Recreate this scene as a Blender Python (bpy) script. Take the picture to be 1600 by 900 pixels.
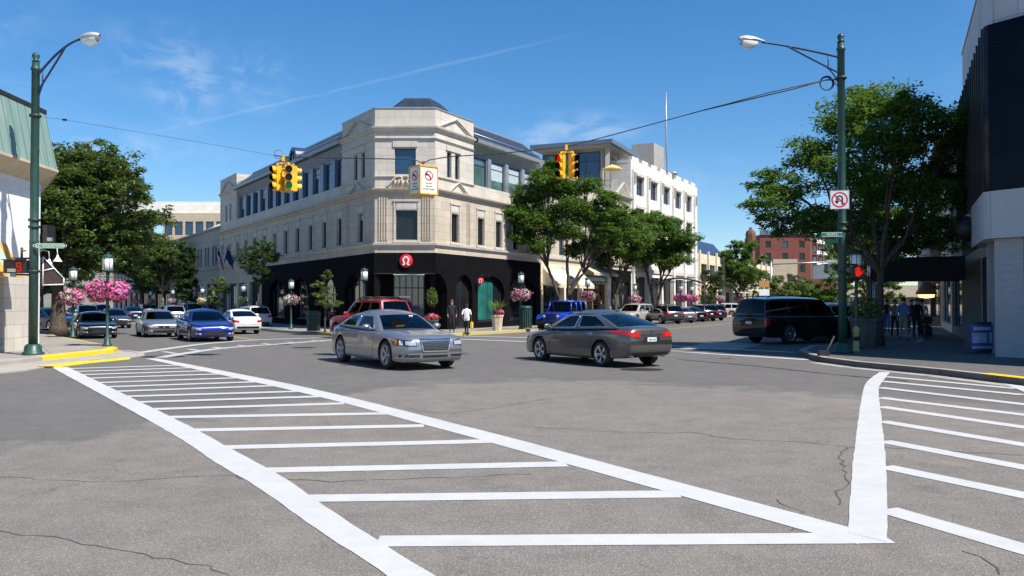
import bpy, bmesh, math, random
from mathutils import Vector, Matrix, noise
from mathutils.bvhtree import BVHTree
R = math.radians
for o in list(bpy.data.objects): bpy.data.objects.remove(o)
SC = bpy.context.scene
COL = SC.collection

# ---------------------------------------------------------------- camera, sky, sun, exposure
F = 1300.0; EYE = 1.7; PITCH = math.atan(22/1300)
cam_d = bpy.data.cameras.new('camera'); cam = bpy.data.objects.new('camera', cam_d); COL.objects.link(cam)
cam.location = (0, 0, EYE); cam.rotation_euler = (R(90)+PITCH, 0, 0)
cam_d.sensor_width = 36; cam_d.lens = 36*F/1600; cam_d.clip_start = 0.1; cam_d.clip_end = 3000
SC.camera = cam
SUN_EL = 52; SUN_AZ = math.atan2(.80, -.60)          # azimuth from +Y towards +X
S = Vector((math.sin(SUN_AZ)*math.cos(R(SUN_EL)), math.cos(SUN_AZ)*math.cos(R(SUN_EL)), math.sin(R(SUN_EL))))
sd = bpy.data.lights.new('sun', 'SUN'); sd.energy = 5.0; sd.angle = R(.5); sd.color = (1, .955, .88)
so = bpy.data.objects.new('sun', sd); COL.objects.link(so); so.rotation_euler = S.to_track_quat('Z', 'Y').to_euler()
SC.view_settings.view_transform = 'Standard'; SC.view_settings.look = 'None'; SC.view_settings.gamma = 1
SC.view_settings.exposure = 0.48; SC.view_settings.use_curve_mapping = False
SC.render.resolution_x = 1024; SC.render.resolution_y = 576
try:
    SC.cycles.max_bounces = 6; SC.cycles.transparent_max_bounces = 12
except Exception: pass

def raydir(px, py):
    u = (px-800)/F; v = (450-py)/F
    return Vector((u, math.cos(PITCH)-v*math.sin(PITCH), math.sin(PITCH)+v*math.cos(PITCH)))
def G(px, py, z=0.0):
    d = raydir(px, py); t = (z-EYE)/d.z
    return Vector((d.x*t, d.y*t, z))
def P(px, py, Y):
    d = raydir(px, py); t = Y/d.y
    return Vector((d.x*t, Y, EYE+d.z*t))

# ---- world: Nishita sky with wisps of cloud and a contrail
W = bpy.data.worlds.new('World'); SC.world = W; W.use_nodes = True
nt = W.node_tree; nt.nodes.clear(); N = nt.nodes; Lk = nt.links.new
wout = N.new('ShaderNodeOutputWorld'); bg = N.new('ShaderNodeBackground'); bg.inputs[1].default_value = .107
sky = N.new('ShaderNodeTexSky'); sky.sky_type = 'NISHITA'; sky.sun_disc = False
sky.sun_elevation = R(SUN_EL); sky.sun_rotation = SUN_AZ; sky.air_density = 1.0; sky.dust_density = .12; sky.ozone_density = 2.6; sky.altitude = 600
hs = N.new('ShaderNodeHueSaturation'); hs.inputs['Saturation'].default_value = 1.34; hs.inputs['Value'].default_value = 1.12
gm = N.new('ShaderNodeGamma'); gm.inputs[1].default_value = .86; Lk(sky.outputs[0], gm.inputs[0]); tint = N.new('ShaderNodeMix'); tint.data_type = 'RGBA'; tint.blend_type = 'MULTIPLY'; tint.inputs[0].default_value = 1; Lk(gm.outputs[0], tint.inputs[6]); tint.inputs[7].default_value = (.98, 1.04, 1.12, 1); Lk(tint.outputs[2], hs.inputs['Color'])
tc = N.new('ShaderNodeTexCoord')
def vm(op, a, b=None):
    n = N.new('ShaderNodeVectorMath'); n.operation = op
    for i, q in enumerate((a, b)):
        if q is None: continue
        if hasattr(q, 'links'): Lk(q, n.inputs[i])
        else: n.inputs[i].default_value = q
    return n.outputs['Value'] if op in ('DOT_PRODUCT', 'LENGTH', 'DISTANCE') else n.outputs[0]
def mm(op, a, b=None, clamp=False):
    n = N.new('ShaderNodeMath'); n.operation = op; n.use_clamp = clamp
    for i, q in enumerate((a, b)):
        if q is None: continue
        if hasattr(q, 'links'): Lk(q, n.inputs[i])
        else: n.inputs[i].default_value = q
    return n.outputs[0]
def mrange(v, a, b, c=0., d=1.):
    n = N.new('ShaderNodeMapRange'); n.interpolation_type = 'SMOOTHERSTEP'
    Lk(v, n.inputs[0])
    for i, q in enumerate((a, b, c, d)): n.inputs[i+1].default_value = q
    return n.outputs[0]
dirv = vm('NORMALIZE', tc.outputs['Generated'])
nz = N.new('ShaderNodeTexNoise'); nz.inputs['Scale'].default_value = 16; nz.inputs['Detail'].default_value = 9; nz.inputs['Roughness'].default_value = .62; nz.inputs['Distortion'].default_value = .5
Lk(vm('MULTIPLY', dirv, (1, 1, 2.0)), nz.inputs['Vector'])
nzf = mrange(nz.outputs[0], .36, .72)
cloud = None
CS = .42
def blob(px, py, rad, amt, ax=(1, 1, 1)):
    global cloud
    c = raydir(px, py).normalized()
    dlt = vm('MULTIPLY', vm('SUBTRACT', dirv, tuple(c)), ax)
    m = mrange(vm('LENGTH', dlt), rad, 0.0)
    m = mm('MULTIPLY', mm('MULTIPLY', m, nzf), amt*CS)
    cloud = m if cloud is None else mm('ADD', cloud, m)
blob(255, 95, .095, .42, (.8, 1, 1.5)); blob(295, 148, .06, .55, (1.2, 1, 1)); blob(408, 125, .055, .62); blob(905, 203, .10, .6, (.8, 1, 3.2)); blob(820, 225, .06, .5, (1, 1, 3))
blob(60, 215, .12, .30, (.6, 1, 3)); blob(200, 240, .12, .35, (.6, 1, 3)); blob(1080, 285, .12, .3, (.7, 1, 3)); blob(-350, 60, .3, .6); blob(2100, 100, .35, .6); blob(2600,-200,.5,.7); blob(-1500, 0, .5, .6)
d1 = raydir(200, 217).normalized(); d2 = raydir(860, 63).normalized(); cn = d1.cross(d2).normalized()
wob = mm('MULTIPLY', mm('SUBTRACT', nz.outputs[0], .5), .006)
band = mrange(mm('ABSOLUTE', mm('ADD', vm('DOT_PRODUCT', dirv, tuple(cn)), wob)), .0032, .0)
mid = raydir(560, 133).normalized()
band = mm('MULTIPLY', band, mrange(vm('DISTANCE', dirv, tuple(mid)), .31, .12))
band = mm('MULTIPLY', band, mrange(nz.outputs[0], .25, .6, .02, .075))
cloud = mm('ADD', cloud, band, True)
mix = N.new('ShaderNodeMix'); mix.data_type = 'RGBA'
Lk(cloud, mix.inputs[0]); Lk(hs.outputs[0], mix.inputs[6]); mix.inputs[7].default_value = (6.3, 6.9, 7.6, 1)
Lk(mix.outputs[2], bg.inputs[0]); Lk(bg.outputs[0], wout.inputs[0])

# ---------------------------------------------------------------- materials
MATS = {}
class NB:
    def __init__(s, name):
        s.m = bpy.data.materials.new(name); s.m.use_nodes = True; s.t = s.m.node_tree; s.t.nodes.clear()
        s.out = s.t.nodes.new('ShaderNodeOutputMaterial')
    def n(s, ty, **kw):
        x = s.t.nodes.new(ty)
        for k, v in kw.items():
            if k.startswith('_'): setattr(x, k[1:], v)
            else: x.inputs[k.replace('__', ' ')].default_value = v
        return x
    def l(s, a, b): s.t.links.new(a, b)
    def mix(s, f, a, b, mode='MIX'):
        x = s.t.nodes.new('ShaderNodeMix'); x.data_type = 'RGBA'; x.blend_type = mode; x.clamp_factor = True
        for i, q in ((0, f), (6, a), (7, b)):
            if hasattr(q, 'links'): s.l(q, x.inputs[i])
            else: x.inputs[i].default_value = q if i == 0 else (tuple(q)+(1,))[:4]
        return x.outputs[2]
    def rng(s, v, a, b, c=0., d=1.):
        x = s.t.nodes.new('ShaderNodeMapRange'); s.l(v, x.inputs[0])
        for i, q in enumerate((a, b, c, d)): x.inputs[i+1].default_value = q
        return x.outputs[0]
    def noise(s, scale, vec=None, detail=4, rough=.55, dist=0):
        x = s.n('ShaderNodeTexNoise', Scale=scale, Detail=detail, Roughness=rough, Distortion=dist)
        if vec is not None: s.l(vec, x.inputs['Vector'])
        return x.outputs[0]
    def coord(s, kind='Object'):
        return s.n('ShaderNodeTexCoord').outputs[kind]
    def geo(s): return s.n('ShaderNodeNewGeometry').outputs['Position']
    def scaled(s, v, sc):
        x = s.n('ShaderNodeMapping'); s.l(v, x.inputs[0]); x.inputs['Scale'].default_value = sc; return x.outputs[0]
    def bsdf(s, col, rough=.6, metal=0., bump=None, bs=.3, bd=.02, **kw):
        b = s.n('ShaderNodeBsdfPrincipled')
        for k, q in (('Base Color', col), ('Roughness', rough), ('Metallic', metal)):
            if hasattr(q, 'links'): s.l(q, b.inputs[k])
            else: b.inputs[k].default_value = (tuple(q)+(1,))[:4] if k == 'Base Color' else q
        for k, v in kw.items(): b.inputs[k.replace('__', ' ')].default_value = v
        if bump is not None:
            bn = s.n('ShaderNodeBump', Strength=bs, Distance=bd); s.l(bump, bn.inputs['Height']); s.l(bn.outputs[0], b.inputs['Normal'])
        s.l(b.outputs[0], s.out.inputs[0]); return b
def M(key, col=None, rough=.6, metal=0., var=.12, sc=3., **kw):
    """plain material with a little uneven wear"""
    if key in MATS: return MATS[key]
    b = NB(key); v = b.coord()
    f = b.rng(b.noise(sc, v, 6), .3, .7, 0, 1)
    c = b.mix(f, [q*(1-var) for q in col], [min(1, q*(1+var)) for q in col])
    rr = b.rng(b.noise(sc*2.3, v, 3), .3, .7, max(0, rough-.06), min(1, rough+.08))
    b.bsdf(c, rr, metal, **kw); MATS[key] = b.m; return b.m

def asphalt(key, ca, cb, crack=.5, edge=None):
    b = NB(key); p = b.geo()
    big = b.rng(b.noise(.22, p, 5, .6, .6), .3, .7)
    c = b.mix(big, ca, cb)
    mid = b.rng(b.noise(2.2, p, 6, .65), .32, .72, 0, 1)
    c = b.mix(.42, c, b.mix(mid, [q*.72 for q in ca], [q*1.25 for q in cb]))
    sp = b.noise(75, p, 2, .7)
    c = b.mix(b.rng(sp, .57, .66, 0, .62), c, (.42, .40, .37))
    c = b.mix(b.rng(sp, .43, .34, 0, .6), c, (.045, .043, .042))
    # tyre-polished tracks / oil
    st = b.rng(b.noise(.9, b.scaled(p, (1, .25, 1)), 3), .56, .78, 0, .25)
    c = b.mix(st, c, [q*.55 for q in ca])
    # cracks
    vo = b.n('ShaderNodeTexVoronoi', _feature='DISTANCE_TO_EDGE', Scale=.42)
    dv = b.n('ShaderNodeVectorMath', _operation='ADD'); b.l(p, dv.inputs[0])
    nn = b.n('ShaderNodeTexNoise', Scale=1.6, Detail=6, Roughness=.7); b.l(p, nn.inputs['Vector'])
    sc_ = b.n('ShaderNodeVectorMath', _operation='SCALE', Scale=1.3); b.l(nn.outputs['Color'], sc_.inputs[0]); b.l(sc_.outputs[0], dv.inputs[1])
    b.l(dv.outputs[0], vo.inputs['Vector'])
    ed = b.rng(vo.outputs['Distance'], .0015, .011, 1, 0)
    msk = b.rng(b.noise(.33, p, 3), .5, .58, 0, 1)
    mu = b.n('ShaderNodeMath', _operation='MULTIPLY'); b.l(ed, mu.inputs[0]); b.l(msk, mu.inputs[1])
    mu2 = b.n('ShaderNodeMath', _operation='MULTIPLY'); b.l(mu.outputs[0], mu2.inputs[0]); mu2.inputs[1].default_value = crack
    c = b.mix(mu2.outputs[0], c, (.035, .033, .03))
    if edge:
        at = b.n('ShaderNodeAttribute', _attribute_name='blend'); ad = b.n('ShaderNodeMath', _operation='ADD'); b.l(at.outputs['Fac'], ad.inputs[0])
        b.l(b.rng(b.noise(1.1, p, 6, .7), .3, .7, -.5, .5), ad.inputs[1]); f_ = b.rng(ad.outputs[0], .25, .75); dk = b.mix(big, *edge); dk = b.mix(b.rng(sp, .57, .66, 0, .5), dk, (.36, .34, .32)); dk = b.mix(b.rng(sp, .43, .34, 0, .6), dk, (.045, .043, .042)); c = b.mix(f_, dk, c)
    b.bsdf(c, .88, 0, bump=sp, bs=.55, bd=.012); MATS[key] = b.m; return b.m
asphalt('asphalt_old', (.168, .146, .122), (.208, .183, .156), .35, ((.104, .095, .087), (.136, .125, .114)))
asphalt('asphalt_dark', (.104, .095, .087), (.136, .125, .114), .25)

def paint_mat(key, col, wear=.5, under=(.15, .14, .13)):
    b = NB(key); p = b.geo()
    c = b.mix(b.rng(b.noise(5, p, 5), .3, .7), [q*.90 for q in col], col)
    sp = b.rng(b.noise(60, p, 3, .75), .62, .74, 0, wear)
    ar = b.rng(b.noise(1.3, p, 4, .7), .42, .66, .15, 1)
    mu = b.n('ShaderNodeMath', _operation='MULTIPLY'); b.l(sp, mu.inputs[0]); b.l(ar, mu.inputs[1])
    c = b.mix(mu.outputs[0], c, under); c = b.mix(b.rng(b.noise(.8, p, 6, .7), .48, .8, 0, .38), c, [q*.62 for q in col]); c = b.mix(b.rng(b.noise(28, p, 4, .75), .60, .70, 0, wear*.5), c, [q*.6 for q in col])
    b.bsdf(c, .7, bump=b.noise(75, p, 2, .7), bs=.3, bd=.01); MATS[key] = b.m
paint_mat('road_paint', (.56, .55, .53), .9)
paint_mat('road_paint_worn', (.50, .50, .49), 1.0)
paint_mat('yellow_paint', (.86, .56, .012), .5, (.35, .3, .22))
paint_mat('yellow_faded', (.50, .40, .14), .9, (.2, .19, .17))

def concrete(key, col, grid=1.5, dark=.55, gw=.02):
    b = NB(key); p = b.geo(); rot = b.n('ShaderNodeMapping'); b.l(p, rot.inputs[0]); rot.inputs['Rotation'].default_value = (0, 0, R(-32))
    c = b.mix(b.rng(b.noise(.7, p, 6, .6), .3, .7), [q*.82 for q in col], [q*1.08 for q in col])
    c = b.mix(b.rng(b.noise(30, p, 3, .7), .35, .68, 0, .35), c, [q*.6 for q in col])
    br = b.n('ShaderNodeTexBrick', _offset=0., Scale=1., Mortar__Size=gw, Brick__Width=grid, Row__Height=grid); b.l(rot.outputs[0], br.inputs['Vector'])
    c = b.mix(b.rng(br.outputs['Fac'], 0, 1, 0, dark), c, [q*.35 for q in col])
    b.bsdf(c, .85, bump=b.noise(40, p, 3), bs=.2, bd=.01); MATS[key] = b.m
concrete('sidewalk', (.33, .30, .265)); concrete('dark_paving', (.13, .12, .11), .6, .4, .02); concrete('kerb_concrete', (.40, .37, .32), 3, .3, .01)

def stone(key, col, bw=.9, bh=.42, vert=.0, stain=.35, mort=.008, mdark=.5):
    b = NB(key); uv = b.n('ShaderNodeUVMap').outputs[0]; p = b.geo()
    br = b.n('ShaderNodeTexBrick', _offset=.5, Scale=1., Mortar__Size=mort, Brick__Width=bw, Row__Height=bh, Bias=-.1)
    br.inputs['Color1'].default_value = tuple(q*.93 for q in col)+(1,); br.inputs['Color2'].default_value = tuple(min(1, q*1.07) for q in col)+(1,)
    br.inputs['Mortar'].default_value = tuple(q*(1-mdark) for q in col)+(1,)
    b.l(uv, br.inputs['Vector'])
    c = b.mix(b.rng(b.noise(1.1, p, 7, .65), .38, .72, 0, stain), br.outputs['Color'], [col[0]*.62, col[1]*.58, col[2]*.52])
    c = b.mix(b.rng(b.noise(2.0, b.scaled(p, (2.5, 2.5, .25)), 5, .6), .5, .75, 0, stain), c, [q*.6 for q in col])
    x = b.bsdf(c, .85, bump=b.noise(22, p, 5, .7), bs=.25, bd=.01); x.inputs['IOR'].default_value = 1.15 if key == 'black_tile' else 1.45; MATS[key] = b.m
stone('limestone', (.56, .48, .375), stain=.5); stone('limestone_pale', (.60, .545, .47), .9, .42)
stone('white_brick', (.86, .84, .80), .22, .075, stain=.06, mort=.005, mdark=.10)
stone('white_stone', (.80, .765, .69), 1.2, .6, stain=.18)
stone('cream_stone', (.74, .64, .46), .8, .4, stain=.25)
stone('tan_stone', (.52, .42, .30), .6, .3, stain=.3)
stone('red_brick', (.17, .055, .038), .24, .08, stain=.3, mort=.01, mdark=-.4)
stone('brown_brick', (.20, .095, .06), .24, .08, stain=.3)
stone('grey_concrete', (.36, .335, .30), 2.4, 1.2, stain=.25)
stone('beige_stone', (.50, .40, .28), .8, .4, stain=.2)
stone('black_tile', (.0065, .0065, .0075), .6, .6, stain=.1, mort=.006, mdark=-1.2)
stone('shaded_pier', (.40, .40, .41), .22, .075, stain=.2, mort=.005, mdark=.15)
stone('white_panel', (.52, .52, .53), 1.3, 2.4, stain=.08, mort=.01)
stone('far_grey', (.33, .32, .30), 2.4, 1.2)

def seam(key, ca, cb, step=.45, rough=.5, metal=0.):
    b = NB(key); uv = b.n('ShaderNodeUVMap').outputs[0]; p = b.geo()
    sx = b.n('ShaderNodeSeparateXYZ'); b.l(uv, sx.inputs[0])
    fr = b.n('ShaderNodeMath', _operation='FRACT'); dv = b.n('ShaderNodeMath', _operation='DIVIDE'); b.l(sx.outputs[0], dv.inputs[0]); dv.inputs[1].default_value = step; b.l(dv.outputs[0], fr.inputs[0])
    rib = b.rng(fr.outputs[0], .0, .07, 1, 0)
    c = b.mix(b.rng(b.noise(1.2, b.scaled(p, (2, 2, .3)), 6, .65), .3, .7), ca, cb)
    c = b.mix(rib, c, [q*.45 for q in ca])
    b.bsdf(c, rough, metal, bump=rib, bs=.8, bd=.03); MATS[key] = b.m
seam('copper_green', (.17, .27, .22), (.28, .37, .31)); seam('roof_metal', (.045, .052, .068), (.085, .095, .115), .42, .38, .5)
M('green_paint', (.020, .062, .050), .42, 0, .25); M('green_dark', (.016, .04, .03), .5)
M('black_metal', (.015, .015, .016), .45); M('galv', (.45, .46, .47), .4, .7); M('lamp_alu', (.62, .62, .60), .35, .3)
M('signal_yellow', (.80, .43, .015), .38, 0, .15); M('lens_dark', (.012, .012, .014), .2); M('white_enamel', (.80, .80, .80), .4)
M('cable', (.02, .02, .02), .6); M('copper_wire', (.25, .10, .04), .5)
M('bark', (.085, .065, .05), .9, 0, .45, 9.); M('bark_pale', (.24, .19, .14), .9, 0, .3, 9.)
M('tire', (.018, .018, .018), .75); M('rim_silver', (.62, .63, .65), .28, .9); M('rim_dark', (.42, .42, .44), .38, .5)
M('chrome', (.80, .80, .82), .10, 1., .03); M('plastic_black', (.014, .014, .015), .45); M('interior', (.03, .03, .032), .8)
M('seat_red', (.30, .035, .035), .7); M('seat_dark', (.05, .048, .045), .7); M('plate', (.72, .74, .78), .45); M('plate_ink', (.02, .04, .15), .5)
M('navy_metal', (.035, .055, .11), .35, .2); M('frame_blue', (.13, .17, .23), .4, .2); M('frame_dark', (.03, .032, .036), .4)
M('awning_black', (.010, .010, .011), .8); M('awning_green', (.02, .05, .04), .8); M('awning_cream', (.62, .55, .42), .8); M('awning_brown', (.04, .024, .02), .8); M('awning_orange', (.75, .36, .08), .8); M('awning_mint', (.42, .58, .46), .8)
M('planter_tan', (.55, .46, .33), .8); M('planter_dark', (.09, .09, .09), .8); M('sign_red', (.62, .012, .02), .35, 0, .05); M('sign_white', (.82, .82, .82), .4, 0, .03); M('sign_black', (.015, .015, .015), .5)
M('sign_green', (.02, .20, .10), .4); M('sign_teal', (.02, .13, .13), .4); M('box_white', (.80, .78, .70), .5, 0, .06); M('poster_teal', (.012, .12, .10), .4, 0, .5, 1.2); M('poster_blue', (.06, .10, .42), .5, 0, .3, 4.)
M('poster_pale', (.42, .50, .78), .5, 0, .3, 8.); M('wood_orange', (.50, .24, .07), .6); M('umbrella_yellow', (.75, .52, .18), .8); M('flag_red', (.45, .02, .03), .8); M('flag_blue', (.02, .03, .12), .8)
M('shade_white', (.42, .48, .50), .7); M('curtain', (.30, .33, .36), .8); M('dark_room', (.012, .012, .013), .9); M('gold', (.55, .36, .08), .4, .3); M('tar', (.085, .077, .068), .85); M('iron', (.035, .032, .03), .6, .3); M('dark_stain', (.06, .056, .052), .8)
M('blue_trim', (.10, .16, .34), .4)
for k, c in dict(skin_light=(.55, .34, .25), skin_dark=(.16, .08, .05), shirt_white=(.80, .80, .80), cloth_black=(.015, .015, .017), cloth_blue=(.10, .20, .42), cloth_grey=(.25, .25, .26), cloth_khaki=(.32, .26, .18), cloth_red=(.4, .04, .05), hair_dark=(.02, .014, .01), hair_brown=(.10, .06, .03), shoe=(.02, .02, .02), bag_yellow=(.75, .55, .03)).items(): M(k, c, .8)
def emis(key, col, st):
    b = NB(key); e = b.n('ShaderNodeEmission', Strength=st); e.inputs[0].default_value = tuple(col)+(1,); b.l(e.outputs[0], b.out.inputs[0]); MATS[key] = b.m
emis('lit_red', (1, .012, .008), .5); emis('lit_green', (.01, .40, .13), .28); emis('lit_hand', (1, .025, .012), .6); emis('lit_tail', (1, .05, .02), .9); emis('lit_brake', (1, .03, .02), .75)
emis('lit_warm', (1, .62, .28), 2.0)
def carpaint(key, col, metal=.5, rough=.32, dusty=.1):
    b = NB(key); p = b.coord()
    c = b.mix(b.rng(b.noise(4, p, 5), .35, .75, 0, dusty), col, [q*.7+.06 for q in col])
    fl = b.noise(420, p, 2, .6)
    b.bsdf(c, rough, metal, Coat__Weight=.9, Coat__Roughness=.035); MATS[key] = b.m
carpaint('car_silver', (.27, .28, .30), .6, .30); carpaint('car_gunmetal', (.13, .122, .116), .6, .28); carpaint('car_red', (.42, .012, .015), .2, .35); carpaint('car_blue', (.008, .055, .50), .2, .3)
carpaint('car_deepblue', (.010, .022, .20), .35, .3); carpaint('car_white', (.78, .78, .77), 0, .35); carpaint('car_black', (.006, .0065, .008), .2, .25, .05); carpaint('car_navy', (.010, .016, .045), .3, .3); carpaint('car_pale', (.55, .52, .46), .3, .35)
carpaint('car_char', (.05, .05, .055), .4, .3)
def lightmat(key, col, rough=.08, em=0):
    b = NB(key); x = b.bsdf(col, rough, .0, Coat__Weight=1., Coat__Roughness=.02)
    if em: x.inputs['Emission Color'].default_value = tuple(col)+(1,); x.inputs['Emission Strength'].default_value = em
    MATS[key] = b.m
lightmat('lamp_clear', (.34, .36, .38)); lightmat('lamp_red', (.50, .012, .015)); lightmat('lamp_amber', (.65, .13, .02)); lightmat('lantern_glass', (.86, .87, .86), .45)
def glass(key, tint, tr=.5, rough=.02, ior=1.42):
    b = NB(key); t = b.n('ShaderNodeBsdfTransparent'); t.inputs[0].default_value = tuple(tint)+(1,)
    g = b.n('ShaderNodeBsdfGlossy', Roughness=rough); g.inputs[0].default_value = (1, 1, 1, 1)
    fr = b.n('ShaderNodeFresnel', IOR=ior); mx = b.n('ShaderNodeMixShader'); b.l(fr.outputs[0], mx.inputs[0]); b.l(t.outputs[0], mx.inputs[1]); b.l(g.outputs[0], mx.inputs[2]); b.l(mx.outputs[0], b.out.inputs[0]); MATS[key] = b.m
glass('car_glass', (.30, .34, .36)); glass('car_glass_dark', (.06, .065, .07)); glass('shop_glass', (.34, .36, .36))
def winglass(key, col, rough=.03, spec=.9, ior=1.8):
    b = NB(key); p = b.geo()
    b.bsdf(b.mix(b.rng(b.noise(.8, p, 3), .3, .7), col, [q*1.7+.004 for q in col]), rough, 0, IOR=ior, bump=b.noise(.9, p, 2), bs=.05, bd=.02); MATS[key] = b.m
winglass('window_glass', (.008, .009, .011), ior=1.5); winglass('window_blue', (.010, .028, .065), ior=1.9); winglass('black_glass', (.0025, .003, .007), .10, ior=1.2); winglass('green_glass', (.05, .09, .09), ior=1.9)
def leafmat(key, ca, cb, tr=.35):
    b = NB(key); p = b.geo()
    c = b.mix(b.rng(b.noise(.9, p, 4, .6), .33, .67), ca, cb)
    c = b.mix(b.rng(b.noise(9, p, 2), .4, .7, 0, .5), c, [q*1.35 for q in cb])
    d = b.n('ShaderNodeBsdfPrincipled', Roughness=.5); b.l(c, d.inputs['Base Color']); d.inputs['Specular IOR Level'].default_value = .35
    t = b.n('ShaderNodeBsdfTranslucent'); b.l(b.mix(.5, c, [cb[0]*2.2, cb[1]*2.0, cb[2]*.8]), t.inputs[0])
    mx = b.n('ShaderNodeMixShader', Fac=tr); b.l(d.outputs[0], mx.inputs[1]); b.l(t.outputs[0], mx.inputs[2]); b.l(mx.outputs[0], b.out.inputs[0]); MATS[key] = b.m
leafmat('leaf_maple', (.042, .080, .022), (.105, .155, .042), .36); leafmat('leaf_locust', (.046, .104, .019), (.102, .182, .034), .40); leafmat('leaf_dark', (.030, .060, .018), (.060, .100, .028)); leafmat('leaf_young', (.07, .12, .03), (.15, .20, .055))
leafmat('petal_pink', (.60, .07, .30), (.80, .25, .55), .3); leafmat('petal_white', (.62, .50, .52), (.78, .70, .68), .3); leafmat('petal_red', (.55, .03, .05), (.75, .10, .12), .3); leafmat('petal_yellow', (.60, .48, .12), (.75, .65, .30), .3); leafmat('petal_mauve', (.30, .12, .28), (.5, .3, .45), .3)

# ---------------------------------------------------------------- mesh builder
ORI = {}
class MB:
    def __init__(s): s.v = []; s.f = []; s.m = []; s.sm = []
    def add(s, vs, fs, mi=0, smooth=False):
        b = len(s.v); s.v += [Vector(q) for q in vs]
        for f in fs: s.f.append([b+i for i in f]); s.m.append(mi); s.sm.append(smooth)
        return s
    def poly(s, pts, mi=0): return s.add(pts, [list(range(len(pts)))], mi)
    def box(s, x0, x1, y0, y1, z0, z1, mi=0, T=None):
        vs = [Vector((x, y, z)) for z in (z0, z1) for x, y in ((x0, y0), (x1, y0), (x1, y1), (x0, y1))]
        if T is not None: vs = [T @ q for q in vs]
        return s.add(vs, [(3, 2, 1, 0), (4, 5, 6, 7), (0, 1, 5, 4), (1, 2, 6, 5), (2, 3, 7, 6), (3, 0, 4, 7)], mi)
    def obox(s, fr, s0, s1, d0, d1, z0, z1, mi=0):
        vs = [fr.pt(a, d, z) for z in (z0, z1) for a, d in ((s0, d0), (s1, d0), (s1, d1), (s0, d1))]
        return s.add(vs, [(3, 2, 1, 0), (4, 5, 6, 7), (0, 1, 5, 4), (1, 2, 6, 5), (2, 3, 7, 6), (3, 0, 4, 7)], mi)
    def prism(s, pts, z0, z1, mi=0, cap=None):
        n = len(pts); vs = [Vector((p[0], p[1], z0)) for p in pts]+[Vector((p[0], p[1], z1)) for p in pts]
        s.add(vs, [[i, (i+1) % n, n+(i+1) % n, n+i] for i in range(n)], mi)
        s.add(vs, [list(range(n))[::-1]], mi); s.add(vs, [list(range(n, 2*n))], mi if cap is None else cap)
        return s
    def tube(s, pts, rad, seg=8, mi=0, closed=False, smooth=True):
        pts = [Vector(p) for p in pts]; n = len(pts)
        if not hasattr(rad, '__len__'): rad = [rad]*n
        vs = []; prev = None
        for i, p in enumerate(pts):
            t = (pts[min(i+1, n-1)]-pts[max(i-1, 0)]) if not closed else (pts[(i+1) % n]-pts[(i-1) % n])
            if t.length < 1e-9: t = Vector((0, 0, 1))
            t.normalize()
            if prev is None:
                a = Vector((0, 0, 1)) if abs(t.z) < .9 else Vector((1, 0, 0)); u = t.cross(a).normalized()
            else:
                u = prev-t*prev.dot(t)
                if u.length < 1e-6: u = t.orthogonal()
                u.normalize()
            prev = u; w = t.cross(u)
            for k in range(seg):
                an = 2*math.pi*k/seg; vs.append(p+(u*math.cos(an)+w*math.sin(an))*rad[i])
        fs = []
        for i in range(n if closed else n-1):
            for k in range(seg):
                j = (i+1) % n; fs.append((i*seg+k, i*seg+(k+1) % seg, j*seg+(k+1) % seg, j*seg+k))
        if not closed: fs += [list(range(seg))[::-1], list(range((n-1)*seg, n*seg))]
        return s.add(vs, fs, mi, smooth)
    def lathe(s, prof, c=(0, 0, 0), seg=16, mi=0, axis='Z', smooth=True, a0=0, caps=True):
        vs = []; n = len(prof); c = Vector(c)
        for r, z in prof:
            for k in range(seg):
                an = a0+2*math.pi*k/seg; x, y = r*math.cos(an), r*math.sin(an)
                q = {'Z': Vector((x, y, z)), 'Y': Vector((x, z, y)), 'X': Vector((z, x, y))}[axis]; vs.append(c+q)
        fs = [(i*seg+k, i*seg+(k+1) % seg, (i+1)*seg+(k+1) % seg, (i+1)*seg+k) for i in range(n-1) for k in range(seg)]
        if axis == 'Y': fs = [f[::-1] for f in fs]
        if caps: fs += [list(range(seg))[::-1], list(range((n-1)*seg, n*seg))] if axis != 'Y' else [list(range(seg)), list(range((n-1)*seg, n*seg))[::-1]]
        return s.add(vs, fs, mi, smooth)
    def grid(s, rows, mi=0, smooth=True):
        n = len(rows[0]); vs = [q for r in rows for q in r]
        return s.add(vs, [(i*n+j, i*n+j+1, (i+1)*n+j+1, (i+1)*n+j) for i in range(len(rows)-1) for j in range(n-1)], mi, smooth)
    def xf(s, T):
        s.v = [T @ q for q in s.v]; return s
    def merge(s, o):
        b = len(s.v); s.v += o.v; s.f += [[b+i for i in f] for f in o.f]; s.m += o.m; s.sm += o.sm; return s
    def mesh(s, name, mats, org=Vector()):
        me = bpy.data.meshes.new(name)
        me.from_pydata([tuple(q-org) for q in s.v], [], s.f)
        if not isinstance(mats, (list, tuple)): mats = [mats]
        for k in mats: me.materials.append(MATS[k])
        me.polygons.foreach_set('material_index', s.m); me.polygons.foreach_set('use_smooth', s.sm)
        return me
    def build(s, name, mats, parent=None, uv=True, bevel=0, norm=False):
        org = ORI.get(parent.name, Vector()) if parent else Vector()
        me = s.mesh(name, mats, org)
        if norm:
            bm = bmesh.new(); bm.from_mesh(me); bmesh.ops.recalc_face_normals(bm, faces=bm.faces); bm.to_mesh(me); bm.free()
        if uv and len(me.polygons) < 60000: boxuv(me)
        me.update()
        o = bpy.data.objects.new(name, me); COL.objects.link(o)
        if parent: o.parent = parent
        ORI[o.name] = org
        if bevel:
            m = o.modifiers.new('bevel', 'BEVEL'); m.width = bevel; m.segments = 2; m.limit_method = 'ANGLE'; m.angle_limit = R(40); m.harden_normals = False
        return o
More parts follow.
